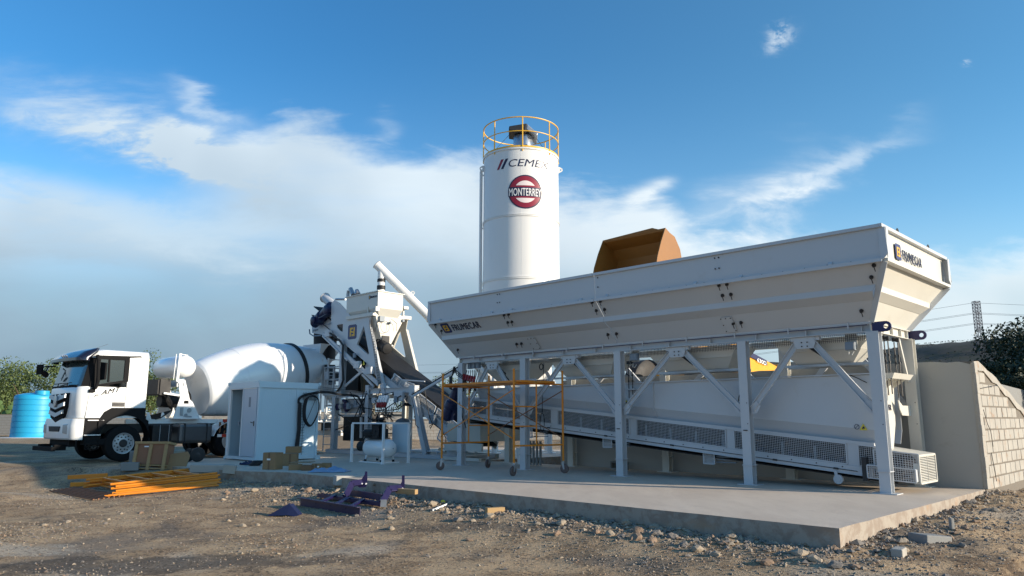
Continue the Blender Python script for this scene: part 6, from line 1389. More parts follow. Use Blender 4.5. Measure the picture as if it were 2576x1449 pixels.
# ================================================================== BACKGROUND
def leafy(name, parent, c, rx, ry, rz_, n, size, mat, seed, clumps=38, low=.25):
    """crown of many small leaf clusters gathered round uneven clumps"""
    rnd = random.Random(seed); m = MB(WD); cs = []
    for i in range(clumps):
        while True:
            v = Vector((rnd.uniform(-1, 1), rnd.uniform(-1, 1), rnd.uniform(-1+low, 1)))
            if .25 < v.length < 1: break
        cs.append((Vector((v.x*rx, v.y*ry, v.z*rz_)), rnd.uniform(.22, .46)))
    V = []; F = []
    for i in range(n):
        cc, r = cs[rnd.randrange(clumps)]; d = Vector((rnd.gauss(0, 1), rnd.gauss(0, 1), rnd.gauss(0, 1))).normalized()*(rnd.random()**.45)*r
        p = Vector(c)+cc+Vector((d.x*rx, d.y*ry, d.z*rz_)); a = Vector((rnd.gauss(0, 1), rnd.gauss(0, 1), rnd.gauss(0, 1))).normalized(); b = a.cross(Vector((rnd.gauss(0, 1), rnd.gauss(0, 1), rnd.gauss(0, 1)))).normalized(); z = size*rnd.uniform(.5, 1.3)
        k = len(V); V += [p-a*z, p+b*z*.55, p+a*z, p-b*z*.55]; F.append((k, k+1, k+2, k+3))
    m.add(V, F); return m.build(name, mat, parent, recalc=False)
def tree(label, x, y, zb, h, w, n, size, seed, mat=LEAF, group=None, trunk=.35):
    t = thing('tree', label, 'tree', (x, y, zb), 0, group); rnd = random.Random(seed)
    m = MB(WD); c = Vector((x, y, zb)); top = c+Vector((rnd.uniform(-.2, .2), 0, h*trunk)); m.tube([c+Vector((0, 0, -.3)), (c+top)/2+Vector((rnd.uniform(-.1, .1), 0, 0)), top], [h*.035, h*.028, h*.022], 8)
    tr = m.build('trunk', BARK, t, True)
    for k in range(6):
        a = 2*math.pi*k/6+rnd.random(); e = top+Vector((math.cos(a)*w*.33, math.sin(a)*w*.33, h*rnd.uniform(.2, .42))); m = MB(WD); m.tube([top-Vector((0, 0, .1)), (top+e)/2+Vector((0, 0, h*.04)), e], [h*.018, h*.012, h*.005], 6); m.build('branch', BARK, tr, True)
    leafy('crown', t, (x, y, zb+h*.60), w/2, w/2, h*.42, n, size, mat, seed); return t
# three trees on the left, one behind the bins, the big one on the right
tree('broad green tree left of the truck, its crown above the blue tank', -44.6, 68, -.1, 6.6, 8.6, 12350, 0.109, 1, LEAF)
tree('bushy tree at the left picture edge behind the block wall', -54.5, 78, -.1, 5.6, 7.5, 8550, 0.116, 5, LEAF)
tree('small tree seen between the truck cab and the water tank', -33.2, 68, -.1, 6.9, 5.2, 7980, 0.102, 2, LEAF)
tree('low shrubby tree beyond the orange scaffold and conveyor', -6.2, 62, -.1, 4.6, 6.6, 6840, 0.088, 3, LEAF)
tree('big dark tree at the right picture edge above the sloping wall', 27.2, 36.5, .2, 5.5, 8.8, 40000, 0.088, 8, LEAFD, trunk=.25)
tree('dark bushy tree at the foot of the big right-hand tree', 24.6, 33.5, .2, 4.0, 6.0, 22000, 0.082, 9, LEAFD, trunk=.2)
# prickly pear
pc = thing('prickly_pear', 'pale green prickly pear cactus above the wall at the left edge', 'cactus', (-40.6, 60, 0)); PEAR = pm('cactus_green', (.10, .17, .05), .6, var=.15)
rnd = random.Random(4)
for k in range(16):
    m = MB(WD); p = Vector((-40.8+rnd.uniform(-1.3, .9), 60.+rnd.uniform(-.3, .3), 1.4+rnd.uniform(0, 1.1))); ax_ = Vector((rnd.uniform(-.5, .5), -1, rnd.uniform(-.2, .2)))
    m.lathe(p, ax_, [(-.05, .1), (-.03, .2), (.03, .2), (.05, .1)], 12, (rnd.uniform(-.4, .4), 0, 1)); m.build('pad', PEAR, pc, True)
m = MB(WD); m.tube([(-40.7, 60, -.1), (-40.6, 60, 1.8)], .12, 8); m.build('stem', PEAR, pc, True)
# walls
for lab, x0, x1, y, h, mt_ in (('long grey block wall behind the blue tank at the far left', -62, -25.2, 57.5, 1.55, BLOCKG), ('low pale wall seen through the gap behind the truck cab', -24.9, -8.2, 60, 1.75, BLOCKT), ('low beige wall seen far off between the tower legs', -7.8, 4.5, 48, 1.15, BLOCKT)):
    w_ = thing('boundary_wall', lab, 'wall', ((x0+x1)/2, y, -.3)); m = MB(WD); m.box(x0, x1, y+.01, y+.17, -.4, h-.05); m.build('mortar', MORT, w_)
    m = MB(WD); z = -.15; r = 0
    while z < h-.1:
        x = x0+(.2 if r % 2 else 0)
        while x < x1-.4: m.box(x, x+.385, y, y+.012, z, min(z+.185, h-.06)); x += .4
        z += .2; r += 1
    m.build('blocks', mt_, w_)
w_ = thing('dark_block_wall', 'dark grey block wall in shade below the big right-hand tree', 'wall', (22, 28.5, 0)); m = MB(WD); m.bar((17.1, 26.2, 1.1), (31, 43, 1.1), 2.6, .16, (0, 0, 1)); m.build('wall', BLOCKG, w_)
# blue water tank
p = Q(86, 1094, Y=50); bt = thing('blue_tank', 'big bright blue ribbed plastic water tank beside the grey wall', 'water tank', (-31.9, 50, -.05)); prof = [(0, 1.28), (.05, 1.30)]
for k in range(7): z = .30+.36*k; prof += [(z-.03, 1.30), (z-.012, 1.268), (z+.012, 1.268), (z+.03, 1.30)]
prof += [(2.66, 1.29), (2.76, 1.22), (2.88, .8), (2.93, .42)]
m = MB(WD); m.lathe((-31.9, 50, -.05), (0, 0, 1), prof, 48); m.build('shell', TANKB, bt, True)
m = MB(WD); m.lathe((-31.2, 49.4, 2.72), (0, 0, 1), [(0, .42), (.26, .42), (.28, .38), (.30, .02)], 20); m.build('lid', TANKB, bt, True)
m = MB(WD); m.box(-33.4, -30.2, 48.6, 51.4, -.3, -.04); m.build('base', LWHITE, bt)
# yard clutter seen under the tower
m = MB(WD); m.hexa([(-9.6, 33, -.2), (-6.4, 33, -.2), (-6.2, 35.5, -.2), (-9.6, 35.5, -.2), (-9.2, 33.2, .9), (-6.8, 33.4, .95), (-6.6, 35.3, .9), (-9.2, 35.3, .9)]); o = m.build('spoil_heap', MORT, None, bevel=.1); tag(o, 'dark heap of spoil in the yard behind the mixing tower', 'earth heap')
pal = thing('pallet_crate', 'grey slatted crate standing behind the orange scaffold', 'crate', PL((13.3, 14.3, 0)), PRZ)
for k in range(5): m = MB(); m.box(13.02+.12*k, 13.08+.12*k, 14.2, 14.23, .02, .62); m.build('slat', BLOCKG, pal)
m = MB(); m.box(13.0, 13.56, 14.235, 14.27, .08, .14); m.box(13.0, 13.56, 14.235, 14.27, .5, .56); m.build('rail', BLOCKG, pal)
m = MB(); m.lathe((13.9, 14.5, 0), (0, 0, 1), [(0, .17), (.42, .22), (.42, .20), (.03, .15)], 24); o = m.build('bucket', LWHITE, None, True); tag(o, 'white plastic bucket on the slab behind the scaffold', 'bucket')
m = MB(); m.prism([(11.05, 14.5, .0), (10.65, 14.5, 0), (10.65, 14.5, .19), (11.05, 14.5, .19)], (0, .19, 0), [[(11.02, 14.5, .03), (10.87, 14.5, .03), (10.87, 14.5, .16), (11.02, 14.5, .16)], [(10.83, 14.5, .03), (10.68, 14.5, .03), (10.68, 14.5, .16), (10.83, 14.5, .16)]]); o = m.build('hollow_block', BLOCKG); tag(o, 'single hollow concrete block on the slab under the belt', 'block')
# hills and pylon
def hill(name, x0, x1, y, zf, mat, depth=160, n=90):
    V = []; F = []; rows = 14
    for i in range(n+1):
        x = x0+(x1-x0)*i/n; h = zf(x)
        for j in range(rows+1):
            q = j/rows; V.append((x, y+depth*q, -3+(h+3)*math.sin(q*math.pi/2)**.9+(noise.fractal((x*.03, q*5, 1), 1., 2., 5)*h*.07 if 0 < j < rows else 0)))
    for i in range(n):
        for j in range(rows): a = i*(rows+1)+j; F.append((a, a+rows+1, a+rows+2, a+1))
    me = bpy.data.meshes.new(name); me.from_pydata(V, [], F); me.materials.append(mat); me.polygons.foreach_set('use_smooth', [True]*len(F)); o = bpy.data.objects.new(name, me); COL.objects.link(o); return o
HILLM = pm('scrub_hill', (.055, .05, .04), .95, var=.35, sc=.25, col2=(.035, .042, .025), c2=(.42, .60), c2sc=.30, bump=.6, bsc=.6)
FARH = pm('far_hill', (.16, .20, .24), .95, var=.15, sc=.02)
o = hill('hill', 60, 420, 170, lambda x: 24*sst(x, 60, 105)+10*sst(x, 120, 190)+3.0*sst(x, 190, 300), HILLM); tag(o, 'dark scrub covered hillside on the right', None, None, 'structure')
o = hill('far_hills', -100, 900, 1300, lambda x: 20+70*sst(x, 150, 420)+14*math.sin(x*.017)+6*math.sin(x*.06), FARH, 400); tag(o, 'far blue hills', None, None, 'structure')
rnd = random.Random(12); m = MB(WD)
for k in range(3500):
    x = rnd.uniform(85, 330); q = rnd.random()**.7; h = 24*sst(x, 60, 105)+10*sst(x, 120, 190)+3*sst(x, 190, 300); y = 170+160*q; z = -3+(h+3)*math.sin(q*math.pi/2)**.9
    r = rnd.uniform(.12, .38); V = [(x+r*rnd.uniform(-1, 1), y+r*rnd.uniform(-1, 1), z+r*rnd.uniform(0, 1.2)) for _ in range(12)]; m.add(V, [(i, (i+1) % 12, (i+5) % 12) for i in range(12)])
o = m.build('scrub', LEAFD, None, recalc=False); tag(o, 'low scrub scattered over the hillside', 'scrub', None, 'stuff')
STEELD = pm('pylon_steel', (.06, .07, .10), .6, .2, var=.1)
py = Vector((167., 262., 24.)); pl_ = thing('pylon', 'tall narrow lattice power pylon on the hillside', 'pylon', py); H = 25.
def pw(z): return 2.4-1.5*sst(z, -6, 8) if z < 8 else .9
m = MB(WD)
zs = [-6, -2, 2, 5, 8]+[8+1.18*k for k in range(1, 10)]
for i in range(len(zs)-1):
    za, zb = zs[i], zs[i+1]; a, b = pw(za), pw(zb); ca = [Vector((x*a, y*a, za))+py for x, y in ((-1, -1), (1, -1), (1, 1), (-1, 1))]; cb = [Vector((x*b, y*b, zb))+py for x, y in ((-1, -1), (1, -1), (1, 1), (-1, 1))]
    for k in range(4): m.bar(ca[k], cb[k], .17); m.bar(ca[k], cb[(k+1) % 4], .08); m.bar(ca[(k+1) % 4], cb[k], .08); m.bar(cb[k], cb[(k+1) % 4], .10)
m.build('lattice', STEELD, pl_)
m = MB(WD)
for z in (18.3, 14.4, 10.7, 8.6): m.bar(py+Vector((-1.5, -1., z)), py+Vector((1.6, 1., z)), .30, .2)
m.build('crossarm', STEELD, pl_)
WN = iter(['topmost wire left of the hillside pylon', 'topmost wire right of the hillside pylon', 'second wire down, left of the hillside pylon', 'second wire down, right of the hillside pylon', 'third wire down, left of the hillside pylon', 'third wire down, right of the hillside pylon', 'fourth wire down, left of the hillside pylon', 'fourth wire down, right of the hillside pylon', 'lowest wire left of the hillside pylon', 'lowest wire right of the hillside pylon'])
def wire(label, pts, r=.05, sag=4):
    label = 'thin dark power line, '+next(WN)
    m = MB(WD); a, b = Vector(pts[0]), Vector(pts[1]); m.tube([a+(b-a)*k/24-Vector((0, 0, sag*math.sin(math.pi*k/24))) for k in range(25)], r, 4); o = m.build('power_line', STEELD); tag(o, label, 'power line', 'power lines in the sky')
for z, dz in ((18.0, 0), (14.4, 0), (14.0, 1), (10.7, 0), (10.3, 0)):
    wire('thin dark power line running from the hillside pylon', (py+Vector((-1.5, 0, z)), (-140, 460, 14+z*1.15)), .045, 9)
    wire('thin dark power line running from the hillside pylon', (py+Vector((1.5, 0, z)), (420, 250, 26+z)), .045, 5)

# ================================================================== THINGS ON THE GROUND
def hit(x, y):
    z = -.35
    for _ in range(12):
        p = Q(x, y, z=z); w = PL(p); z = .5*z+.5*(0. if in_poly(p[0], p[1], PAD) else ground_z(w.x, w.y))
    return w
def G(x, y): return hit(x, y)
# stacked orange scaffold frames and tubes
rnd = random.Random(21)
def lying_frame(a, b, c, z, lab, mat=ORANGE, flip=1):
    """one H shaped frame lying flat: a-b is a long leg, c the other leg's offset"""
    a, b, c = Vector(a), Vector(b), Vector(c); m = MB(WD); up_ = Vector((0, 0, z))
    t = thing('dismantled_scaffold', lab, 'scaffold frame', (a+b)/2+up_, 0, 'dismantled orange scaffold frames on the ground')
    for p, q in ((a, b), (a+c, b+c)): m = MB(WD); m.tube([p+up_, q+up_], .026, 10); m.build('leg', mat, t, True)
    for k in (.16, .38, .62, .84): m = MB(WD); p = a+(b-a)*k+up_; m.tube([p, p+c], .019, 8); m.build('rung', mat, t, True)
A = G(290, 1246); B = G(555, 1216); C = G(270, 1216)-A
LB = ['lowest front frame of the orange pile, its end nearest the camera', 'second orange frame from the bottom of the pile', 'middle orange frame of the pile, pushed a little to the left', 'upper orange frame of the pile with short rungs showing', 'topmost orange frame of the pile, farthest from the camera']
C = (G(175, 1222)-G(290, 1246))*.62
for k in range(5):
    j = Vector((rnd.uniform(-.12, .12), rnd.uniform(-.06, .06), 0)); lying_frame(A+j+C*.04*k, B+j*.5+C*.05*k+Vector((.02*k, 0, 0)), C*(1-.04*k), .04+.042*k, LB[k])
for k, (x0, y0, x1, y1) in enumerate(((272, 1250, 545, 1220), (262, 1252, 550, 1224), (300, 1240, 557, 1217))):
    a, b = G(x0, y0), G(x1, y1); m = MB(WD); m.tube([a+Vector((0, 0, .03)), b+Vector((0, 0, .03))], .02, 8); o = m.build('scaffold_tube', ORANGE, None, True); tag(o, 'loose orange tube along the front of the frame pile, '+('middle of the three', 'nearest the camera', 'farthest in under the frames')[k], 'tube', 'loose orange tubes')
for k, (x0, y0, x1, y1, h) in enumerate(((170, 1217, 268, 1212, .15), (176, 1226, 262, 1222, .06))):
    a, b = G(x0, y0), G(x1, y1); m = MB(WD); m.bar(a+Vector((0, 0, h)), b+Vector((0, 0, h)), .10, .05, (0, 0, 1)); o = m.build('scaffold_plank', ORANGE, None, bevel=.008); tag(o, ('upper' if k == 0 else 'lower')+' orange plank end poking out of the pile on its far side', 'plank')
for k in range(7):
    a = G(125+10*k, 1238-1.6*k)+Vector((0, 0, .03)); b = G(235+13*k, 1261-1.8*k)+Vector((0, 0, .03)); m = MB(WD); m.tube([a, b], .016, 6); o = m.build('brace_tube', RUST, None, True); tag(o, 'thin rusty brace tube flat on the ground, '+('leftmost and nearest of the seven', 'second of seven from the near side', 'third of seven from the near side', 'middle one of the seven', 'third of seven from the orange pile', 'second of seven from the orange pile', 'the one closest to the orange pile')[k], 'tube', 'rusty brace tubes')
# purple frame: two cranked arms on channel beams
pf = thing('purple_frame', 'dark purple steel bracket frame with two cranked arms lying on the rubble', 'steel frame', G(905, 1275)); Y6 = lambda x, y: ((1150+x/4.2933)/1.5528, (1780+y/4.2933)/1.5528)
def V6(x, y, h=0., Y=None): return Q(*Y6(x, y), Y=Y)
base = G(*Y6(620, 980)); Yb = base.y
c0, c1 = G(*Y6(105, 830)), G(*Y6(1105, 1005)); c0.z = c1.z = min(c0.z, c1.z)+.0
m = MB(WD); m.csec(c0+Vector((0, 0, .055)), c1+Vector((0, 0, .055)), .07, .17, (-.1, -1, 0), .012) ; m.build('front_channel', PURP, pf)
d0, d1 = G(*Y6(420, 720)), G(*Y6(1480, 880)); m = MB(WD); m.csec(d0+Vector((0, 0, .03)), d1+Vector((0, 0, .03)), .07, .10, (0, 0, 1), .012); m.bar(d0+Vector((0, 0, .09))+(d1-d0)*.12, d1+Vector((0, 0, .09))-(d1-d0)*.05, .012, .08, (0, 0, 1)); m.build('rear_channel', PURP, pf)
m = MB(WD); m.box(d1.x-.02, d1.x+.08, d1.y-.10, d1.y-.09, d1.z+.03, d1.z+.15); m.build('end_plate', GALV, pf)
for (q0, q1) in ((V6(330, 760, Y=c0.y+.1), V6(620, 700, Y=d0.y-.05)),): pass
def arm(ptsD, Yv, nm):
    """cranked box arm through picture survey points on a vertical plane"""
    P = [Q(*Y6(x, y), Y=Yv) for x, y in ptsD]; return P
for (lo, knee, bend, far), dy in ((((850, 690), (960, 470), (1150, 445), (1250, 500)), 0.), (((1470, 790), (1590, 560), (1830, 540), (1840, 560)), 0.)):
    yb = (d0+(d1-d0)*((lo[0]-420)/1060)).y+.02
    p0 = Q(*Y6(*lo), Y=yb); p1 = Q(*Y6(*knee), Y=yb+.28); p2 = Q(*Y6(*bend), Y=yb+.52)
    m = MB(WD); m.bar(p0, p1+(p1-p0)*.03, .05, .11, (p2-p1).normalized().cross((p1-p0).normalized())); m.bar(p1, p2, .05, .11, (p2-p1).normalized().cross((p1-p0).normalized())); m.build('cranked_arm', PURP, pf, bevel=.004)
    x, y = bend; pl = [(x-100, y+60), (x+30, y-130), (x+35, y-180), (x+72, y-180), (x+72, y+40), (x+40, y+85), (x-60, y+90)] if x < 1300 else [(x-70, y-20), (x-28, y-110), (x-28, y-210), (x+18, y-210), (x+18, y-30), (x+18, y+30), (x-40, y+60)]
    yy = (p2.y if x < 1300 else p2.y)
    m = MB(WD); m.prism([Q(*Y6(a, b), Y=yy-.04) for a, b in pl], (0, .012, 0)); pp_ = m.build('arm_plate', PURP, pf)
    m = MB(WD)
    for a in (-15, 55) if x < 1300 else (-80, -15): c = Q(*Y6(x+a, y+25 if x < 1300 else y+12), Y=yy-.05); m.lathe(c, (0, -1, 0), [(-.0, .016), (.035, .016)], 8)
    m.build('bolt', LWHITE, pp_)
e0 = d0+(d1-d0)*.42+Vector((0, .28, .22)); e1 = d0+(d1-d0)*1.0+Vector((0, .22, .20))
e0 = Q(*Y6(880, 610), Y=d0.y+.15); e1 = Q(*Y6(1480, 700), Y=d1.y+.15)
m = MB(WD); m.bar(e0, e1, .11, .05, (0, 0, 1)); m.build('cross_member', PURP, pf)
m = MB(WD)
for k in (.30, .55, .80): a = c0+(c1-c0)*k+Vector((0, 0, .08)); b = d0+(d1-d0)*(k*.9)+Vector((0, 0, .10)); m.bar(a, b, .03, .07, (0, 0, 1)) if k != .55 else m.bar(a, b, .09, .012, (1, 0, 0))
m.build('web', PURP, pf)
# loose purple bracket
p = G(720, 1300); lb = MB(WD); f = lambda a, b, c: p+Vector((a, b, c))
lb.prism([f(-.30, 0, .01), f(.04, .03, .20), f(.22, -.02, .03), f(.16, -.03, .0), f(.02, -.02, .03)], (.02, .14, .0)); lb.prism([f(-.30, 0, .01), f(.04, .03, .20), f(.02, .16, .20), f(-.31, .14, .01)], (-.01, 0, .012))
o = lb.build('steel_bracket', BLUEM, None); tag(o, 'loose dark blue triangular steel bracket lying left of the purple frame', 'bracket')
# crate, cartons, blocks
def carton(x, y, w, d, h, rz, lab, mat=CARD, name='cardboard_box', zo=0., tape=True, lid=None, pos=None):
    p = pos or G(x, y); t = thing(name, lab, 'cardboard box', p+Vector((0, 0, zo)), rz); Mx = MAT[t.name]
    fr_ = lambda q: Mx @ Vector(q)
    m = MB(fr_); m.box(-w/2, w/2, -d/2, d/2, 0, h); m.build('carton', mat, t, bevel=.006)
    m = MB(fr_); m.box(-w/2+.004, -.004, -d/2+.01, d/2-.01, h+.002, h+.006); m.box(.004, w/2-.004, -d/2+.01, d/2-.01, h+.002, h+.006); m.build('flaps', mat, t)
    if tape: m = MB(fr_); m.box(-.025, .025, -d/2-.0025, -d/2, 0, h); m.build('tape', CARDD, t); 
    if lid: m = MB(fr_); m.box(*lid); m.build('paper_label', LWHITE, t)
    return t
def onpad(x, y, z=0.): return PL(Q(x, y, z=z))
carton(0, 0, .36, .30, .39, -.35, 'tall brown cardboard box with a white paper label at the slab edge', pos=onpad(680, 1182)+Vector((0, .16, 0)), lid=(-.06, .04, -.153, -.150, .22, .26))
carton(0, 0, .34, .26, .30, .1, 'brown cardboard box behind the tall labelled one, carrying a smaller box', pos=onpad(728, 1172)+Vector((0, .1, 0)))
carton(0, 0, .36, .26, .16, .05, 'smaller brown box lying on top of the stack beside the container', pos=onpad(730, 1171)+Vector((.04, .1, .312)), tape=False)
carton(0, 0, .30, .22, .13, .2, 'open low carton right of the tall box, flaps sagging', pos=onpad(740, 1183)+Vector((0, .1, 0)), tape=False)
carton(0, 0, .24, .18, .12, -.1, 'low dark-fronted carton in the middle of the row', CARDD, pos=onpad(772, 1184)+Vector((0, .05, 0)), tape=False)
carton(0, 0, .22, .18, .12, .1, 'small pale carton second from the right end of the row', pos=onpad(795, 1180)+Vector((0, .05, 0)), lid=(.0, .07, -.092, -.0905, .04, .075))
carton(0, 0, .22, .16, .11, 0, 'small square carton at the right end of the row', pos=onpad(820, 1177)+Vector((0, .05, 0)), tape=False)
p = onpad(755, 1179); m = MB(WD); m.hexa([p+Vector(q) for q in ((-.3, 0, .13), (.25, -.05, .14), (.3, .25, .15), (-.25, .3, .14), (-.3, 0, .14), (.25, -.05, .15), (.3, .25, .16), (-.25, .3, .15))]); o = m.build('cardboard_sheet', CARD); tag(o, 'crumpled cardboard sheet spread over the low cartons', 'cardboard')
# crumpled plastic sheet
def cloth(name, c, w, d, h, mat, lab, cat, seed, n=22):
    V = []; F = []
    for i in range(n+1):
        for j in range(n+1):
            u, v = i/n*2-1, j/n*2-1; r = max(abs(u), abs(v)); e = 1-.25*noise.noise((u*2+seed, v*2, 0))
            z = h*(.35+.65*noise.fractal((u*1.6+seed, v*1.6, 1), 1., 2., 4))*(1-r**3)+.012; V.append(c+Vector((u*w/2*e, v*d/2*e, max(.006, z))))
    for i in range(n):
        for j in range(n): a = i*(n+1)+j; F.append((a, a+n+1, a+n+2, a+1))
    m = MB(WD); m.add(V, F); o = m.build(name, mat, None, True); tag(o, lab, cat)
    md = o.modifiers.new('thickness', 'SOLIDIFY'); md.thickness = .006; return o
cloth('plastic_sheet', onpad(822, 1189)+Vector((0, .2, 0)), .85, .5, .16, PLASTIC, 'crumpled pale blue plastic sheet at the slab edge', 'plastic sheet', 3.)
cloth('plastic_bag', onpad(618, 1170)+Vector((0, .1, 0)), .32, .25, .16, MATS['motor_blue'], 'dark bundle with a blue rag in front of the container', 'bundle', 8.)
m = MB(WD); p = onpad(640, 1172); 
for k in range(5): m.tube([p+Vector((.13*math.cos(a*.5)+.02*k, .09*math.sin(a*.5)+.01*k, .03+.02*k)) for a in range(13)], .022, 6)
o = m.build('cable_pile', BLACK); tag(o, 'coil of black cable on the slab left of the tall box', 'cable coil')
# plywood crate, flattened carton
p = G(372, 1182); cr = thing('plywood_crate', 'tilted plywood crate with pale wooden battens behind the orange frames', 'crate', p, -.12); Mx = MAT[cr.name] @ Matrix.Rotation(R(-9), 4, 'X'); fr_ = lambda q: Mx @ Vector(q)
m = MB(fr_); m.box(-.44, .42, .0, .32, .14, .64); m.build('panel', PLY, cr)
for x in (-.44, -.05, .36): m = MB(fr_); m.box(x, x+.08, -.035, -.003, 0, .63); m.build('batten', WOOD, cr)
m = MB(fr_); m.box(-.46, .45, -.03, .34, .642, .70); m.build('top_board', WOOD, cr)
for z in (.02, .10): m = MB(fr_); m.box(-.43, .42, .0, .28, z, z+.03); m.build('skid', WOOD, cr)
m = MB(fr_); m.box(-.20, -.08, -.003, -.0015, .56, .59); m.build('paper_label', LWHITE, cr)
p = G(428, 1182); m = MB(WD); f = lambda a, b, c: p+Vector((a, b, c))
g_ = lambda a, c: f(a, .05+.35*c, c)
m.prism([g_(-.33, .0), g_(-.38, .26), g_(-.26, .36), g_(.32, .44), g_(.40, .34), g_(.36, .08), g_(.0, -.03)], (.0, .02, -.006)); o = m.build('carton_sheet', CARD); tag(o, 'flattened brown cardboard sheet leaning beside the plywood crate', 'cardboard')
# trolley wheels on the slab
p = onpad(487, 1162); tr = thing('trolley_wheels', 'pair of black rubber trolley wheels on an axle near the truck', 'wheels', p)
for x, r in ((-.16, .16), (.10, .20)):
    m = MB(WD); m.lathe(p+Vector((x, 0, r)), (.5, -1, 0), [(-.09, r*.6), (-.08, r*.92), (0, r), (.05, r*.92), (.06, r*.55)], 24); w = m.build('wheel', BLACK, tr, True); m = MB(WD); m.lathe(p+Vector((x, 0, r)), (.5, -1, 0), [(-.06, r*.5), (.05, r*.5), (.07, .03)], 16); m.build('hub', DARK, w, True)
m = MB(WD); m.box(p.x-.2, p.x+.12, p.y-.05, p.y+.12, p.z+.30, p.z+.36); m.bar(p+Vector((-.1, 0, .2)), p+Vector((-.05, 0, .36)), .05); m.build('axle_block', DARK, tr)
# loose building blocks along the slab edge
def block(p, w, d, h, rz, mat, lab, tilt=0., name='concrete_block'):
    Mx = Matrix.Translation(p) @ Matrix.Rotation(rz, 4, 'Z') @ Matrix.Rotation(tilt, 4, 'Y'); m = MB(lambda q: Mx @ Vector(q)); m.box(-w/2, w/2, -d/2, d/2, 0, h)
    o = m.build(name, mat, None, bevel=.012); tag(o, lab, 'block'); return o
block(G(345, 1175), .4, .2, .42, .4, BLOCKG, 'grey concrete block standing left of the plywood crate')
block(G(352, 1184)+Vector((-.25, 0, 0)), .4, .2, .2, .3, BLOCKG, 'grey concrete block low at the foot of the plywood crate')
block(G(527, 1189)+Vector((0, .15, .0)), .95, .35, .18, -.1, CONC, 'long flat grey concrete slab piece with pale sheet on top')
block(G(572, 1192)+Vector((0, .1, 0)), .28, .2, .20, .2, BLOCKT, 'square broken block with an orange stain by the slab edge', .12)
block(G(670, 1203)+Vector((0, .1, 0)), .62, .3, .17, -.05, BLOCKG, 'grey concrete block under the tall cardboard box')
o = block(G(868, 1221)+Vector((0, .14, 0)), .50, .30, .19, .45, PLAST, 'pale cream block at the slab edge left of the purple frame')
for x, y, w, rz, lab in ((1245, 1292, .30, .5, 'short sawn timber offcut lying alone in the gravel'), (1022, 1243, .42, -.5, 'pale timber piece behind the purple frame'), (1042, 1246, .30, .9, 'dark timber offcut next to the pale one at the slab edge')):
    p = G(x, y); Mx = Matrix.Translation(p+Vector((0, .05, .0))) @ Matrix.Rotation(rz, 4, 'Z'); m = MB(lambda q: Mx @ Vector(q)); m.box(-w/2, w/2, -.045, .045, 0, .085); o = m.build('timber_offcut', WOOD, None, bevel=.006); tag(o, lab, 'timber')
m = MB(WD); a, b = G(1088, 1287), G(1125, 1273); m.bar(a+Vector((0, 0, .02)), b+Vector((0, 0, .03)), .03, .01); o = m.build('white_strip', LWHITE); tag(o, 'thin white plastic strip lying on the gravel', 'strip')
block(G(2262, 1400), .22, .12, .09, .9, BLOCKT, 'orange brick half lying at the bottom right', 0, 'brick')
block(G(2345, 1366)+Vector((0, .05, -.03)), .42, .26, .12, .4, BLOCKG, 'flat grey concrete chunk in the rubble at the bottom right', .1, 'concrete_chunk')
block(G(2395, 1332), .05, .05, .14, .2, BLOCKG, 'small upright dark peg beside the slab on the right', 0, 'peg')
p = G(1113, 1265); m = MB(WD); m.lathe(p, (.3, 1, .4), [(0, .02), (.02, .045), (.05, .03)], 8); o = m.build('yellow_scrap', YSTICK); tag(o, 'small bright yellow scrap in the gravel', 'litter')
# ---- stones: individually placed large ones, then gravel as one mass
rocks = []
for k in range(9):
    bm = bmesh.new(); bmesh.ops.create_icosphere(bm, subdivisions=2, radius=1)
    for v in bm.verts:
        n_ = noise.fractal(v.co*1.1+Vector((k*7, 0, 0)), 1., 2., 3); v.co *= .85+.38*n_; v.co.z *= .7
        for q in range(3):
            d_ = Vector((math.sin(k*3+q*2.1), math.cos(k*5+q*1.7), math.sin(q+k))).normalized(); e = v.co.dot(d_)
            if e > .62: v.co -= d_*(e-.62)
    me = bpy.data.meshes.new('stone'); bm.to_mesh(me); bm.free(); me.materials.append(STONE[k % 3]); rocks.append(me)
NS = 0
def stone(w, r, k=None, lab=None, group=True):
    global NS
    o = bpy.data.objects.new('stone', rocks[k if k is not None else random.randrange(9)]); COL.objects.link(o); o.location = w+Vector((0, 0, r*.16)); o.scale = (r*random.uniform(.8, 1.3), r*random.uniform(.8, 1.2), r*random.uniform(.7, 1.)); o.rotation_euler = (random.uniform(-.2, .2), random.uniform(-.2, .2), random.uniform(0, 6.28))
    q = o.location; s_, t_ = q.dot(S_), q.dot(T_); col = ('pale', 'grey', 'pinkish')[(k if k is not None else rocks.index(o.data)) % 3]; sz = 'small' if r < .045 else 'middling' if r < .07 else 'large'
    if lab is None: place = "in the rubble along the slab's front foot" if 3.4 < s_ < 15.5 and t_ > 7.2 else 'in the dirt beside the right end of the slab' if s_ <= 3.4 else 'on the patch around the purple frame and cartons' if t_ > 5.5 else 'out on the open foreground dirt'
    tag(o, lab or f'{sz} {col} stone {place}', 'stone', None if lab else f'{sz} {col} stones {place}'); NS += 1
random.seed(11)
stone(G(738, 1206), .13, 0, 'large rounded tan boulder against the slab edge below the cartons')
stone(G(640, 1236), .10, 3, 'pale stone sitting on top of a small heap by the shadow edge')
stone(G(985, 1332), .07, 0, 'bright white stone alone in the foreground dirt'); stone(G(700, 1395), .035, 3); stone(G(448, 1180)+Vector((0, 0, .1)), .07, 0, 'small white stone beside the flattened carton')
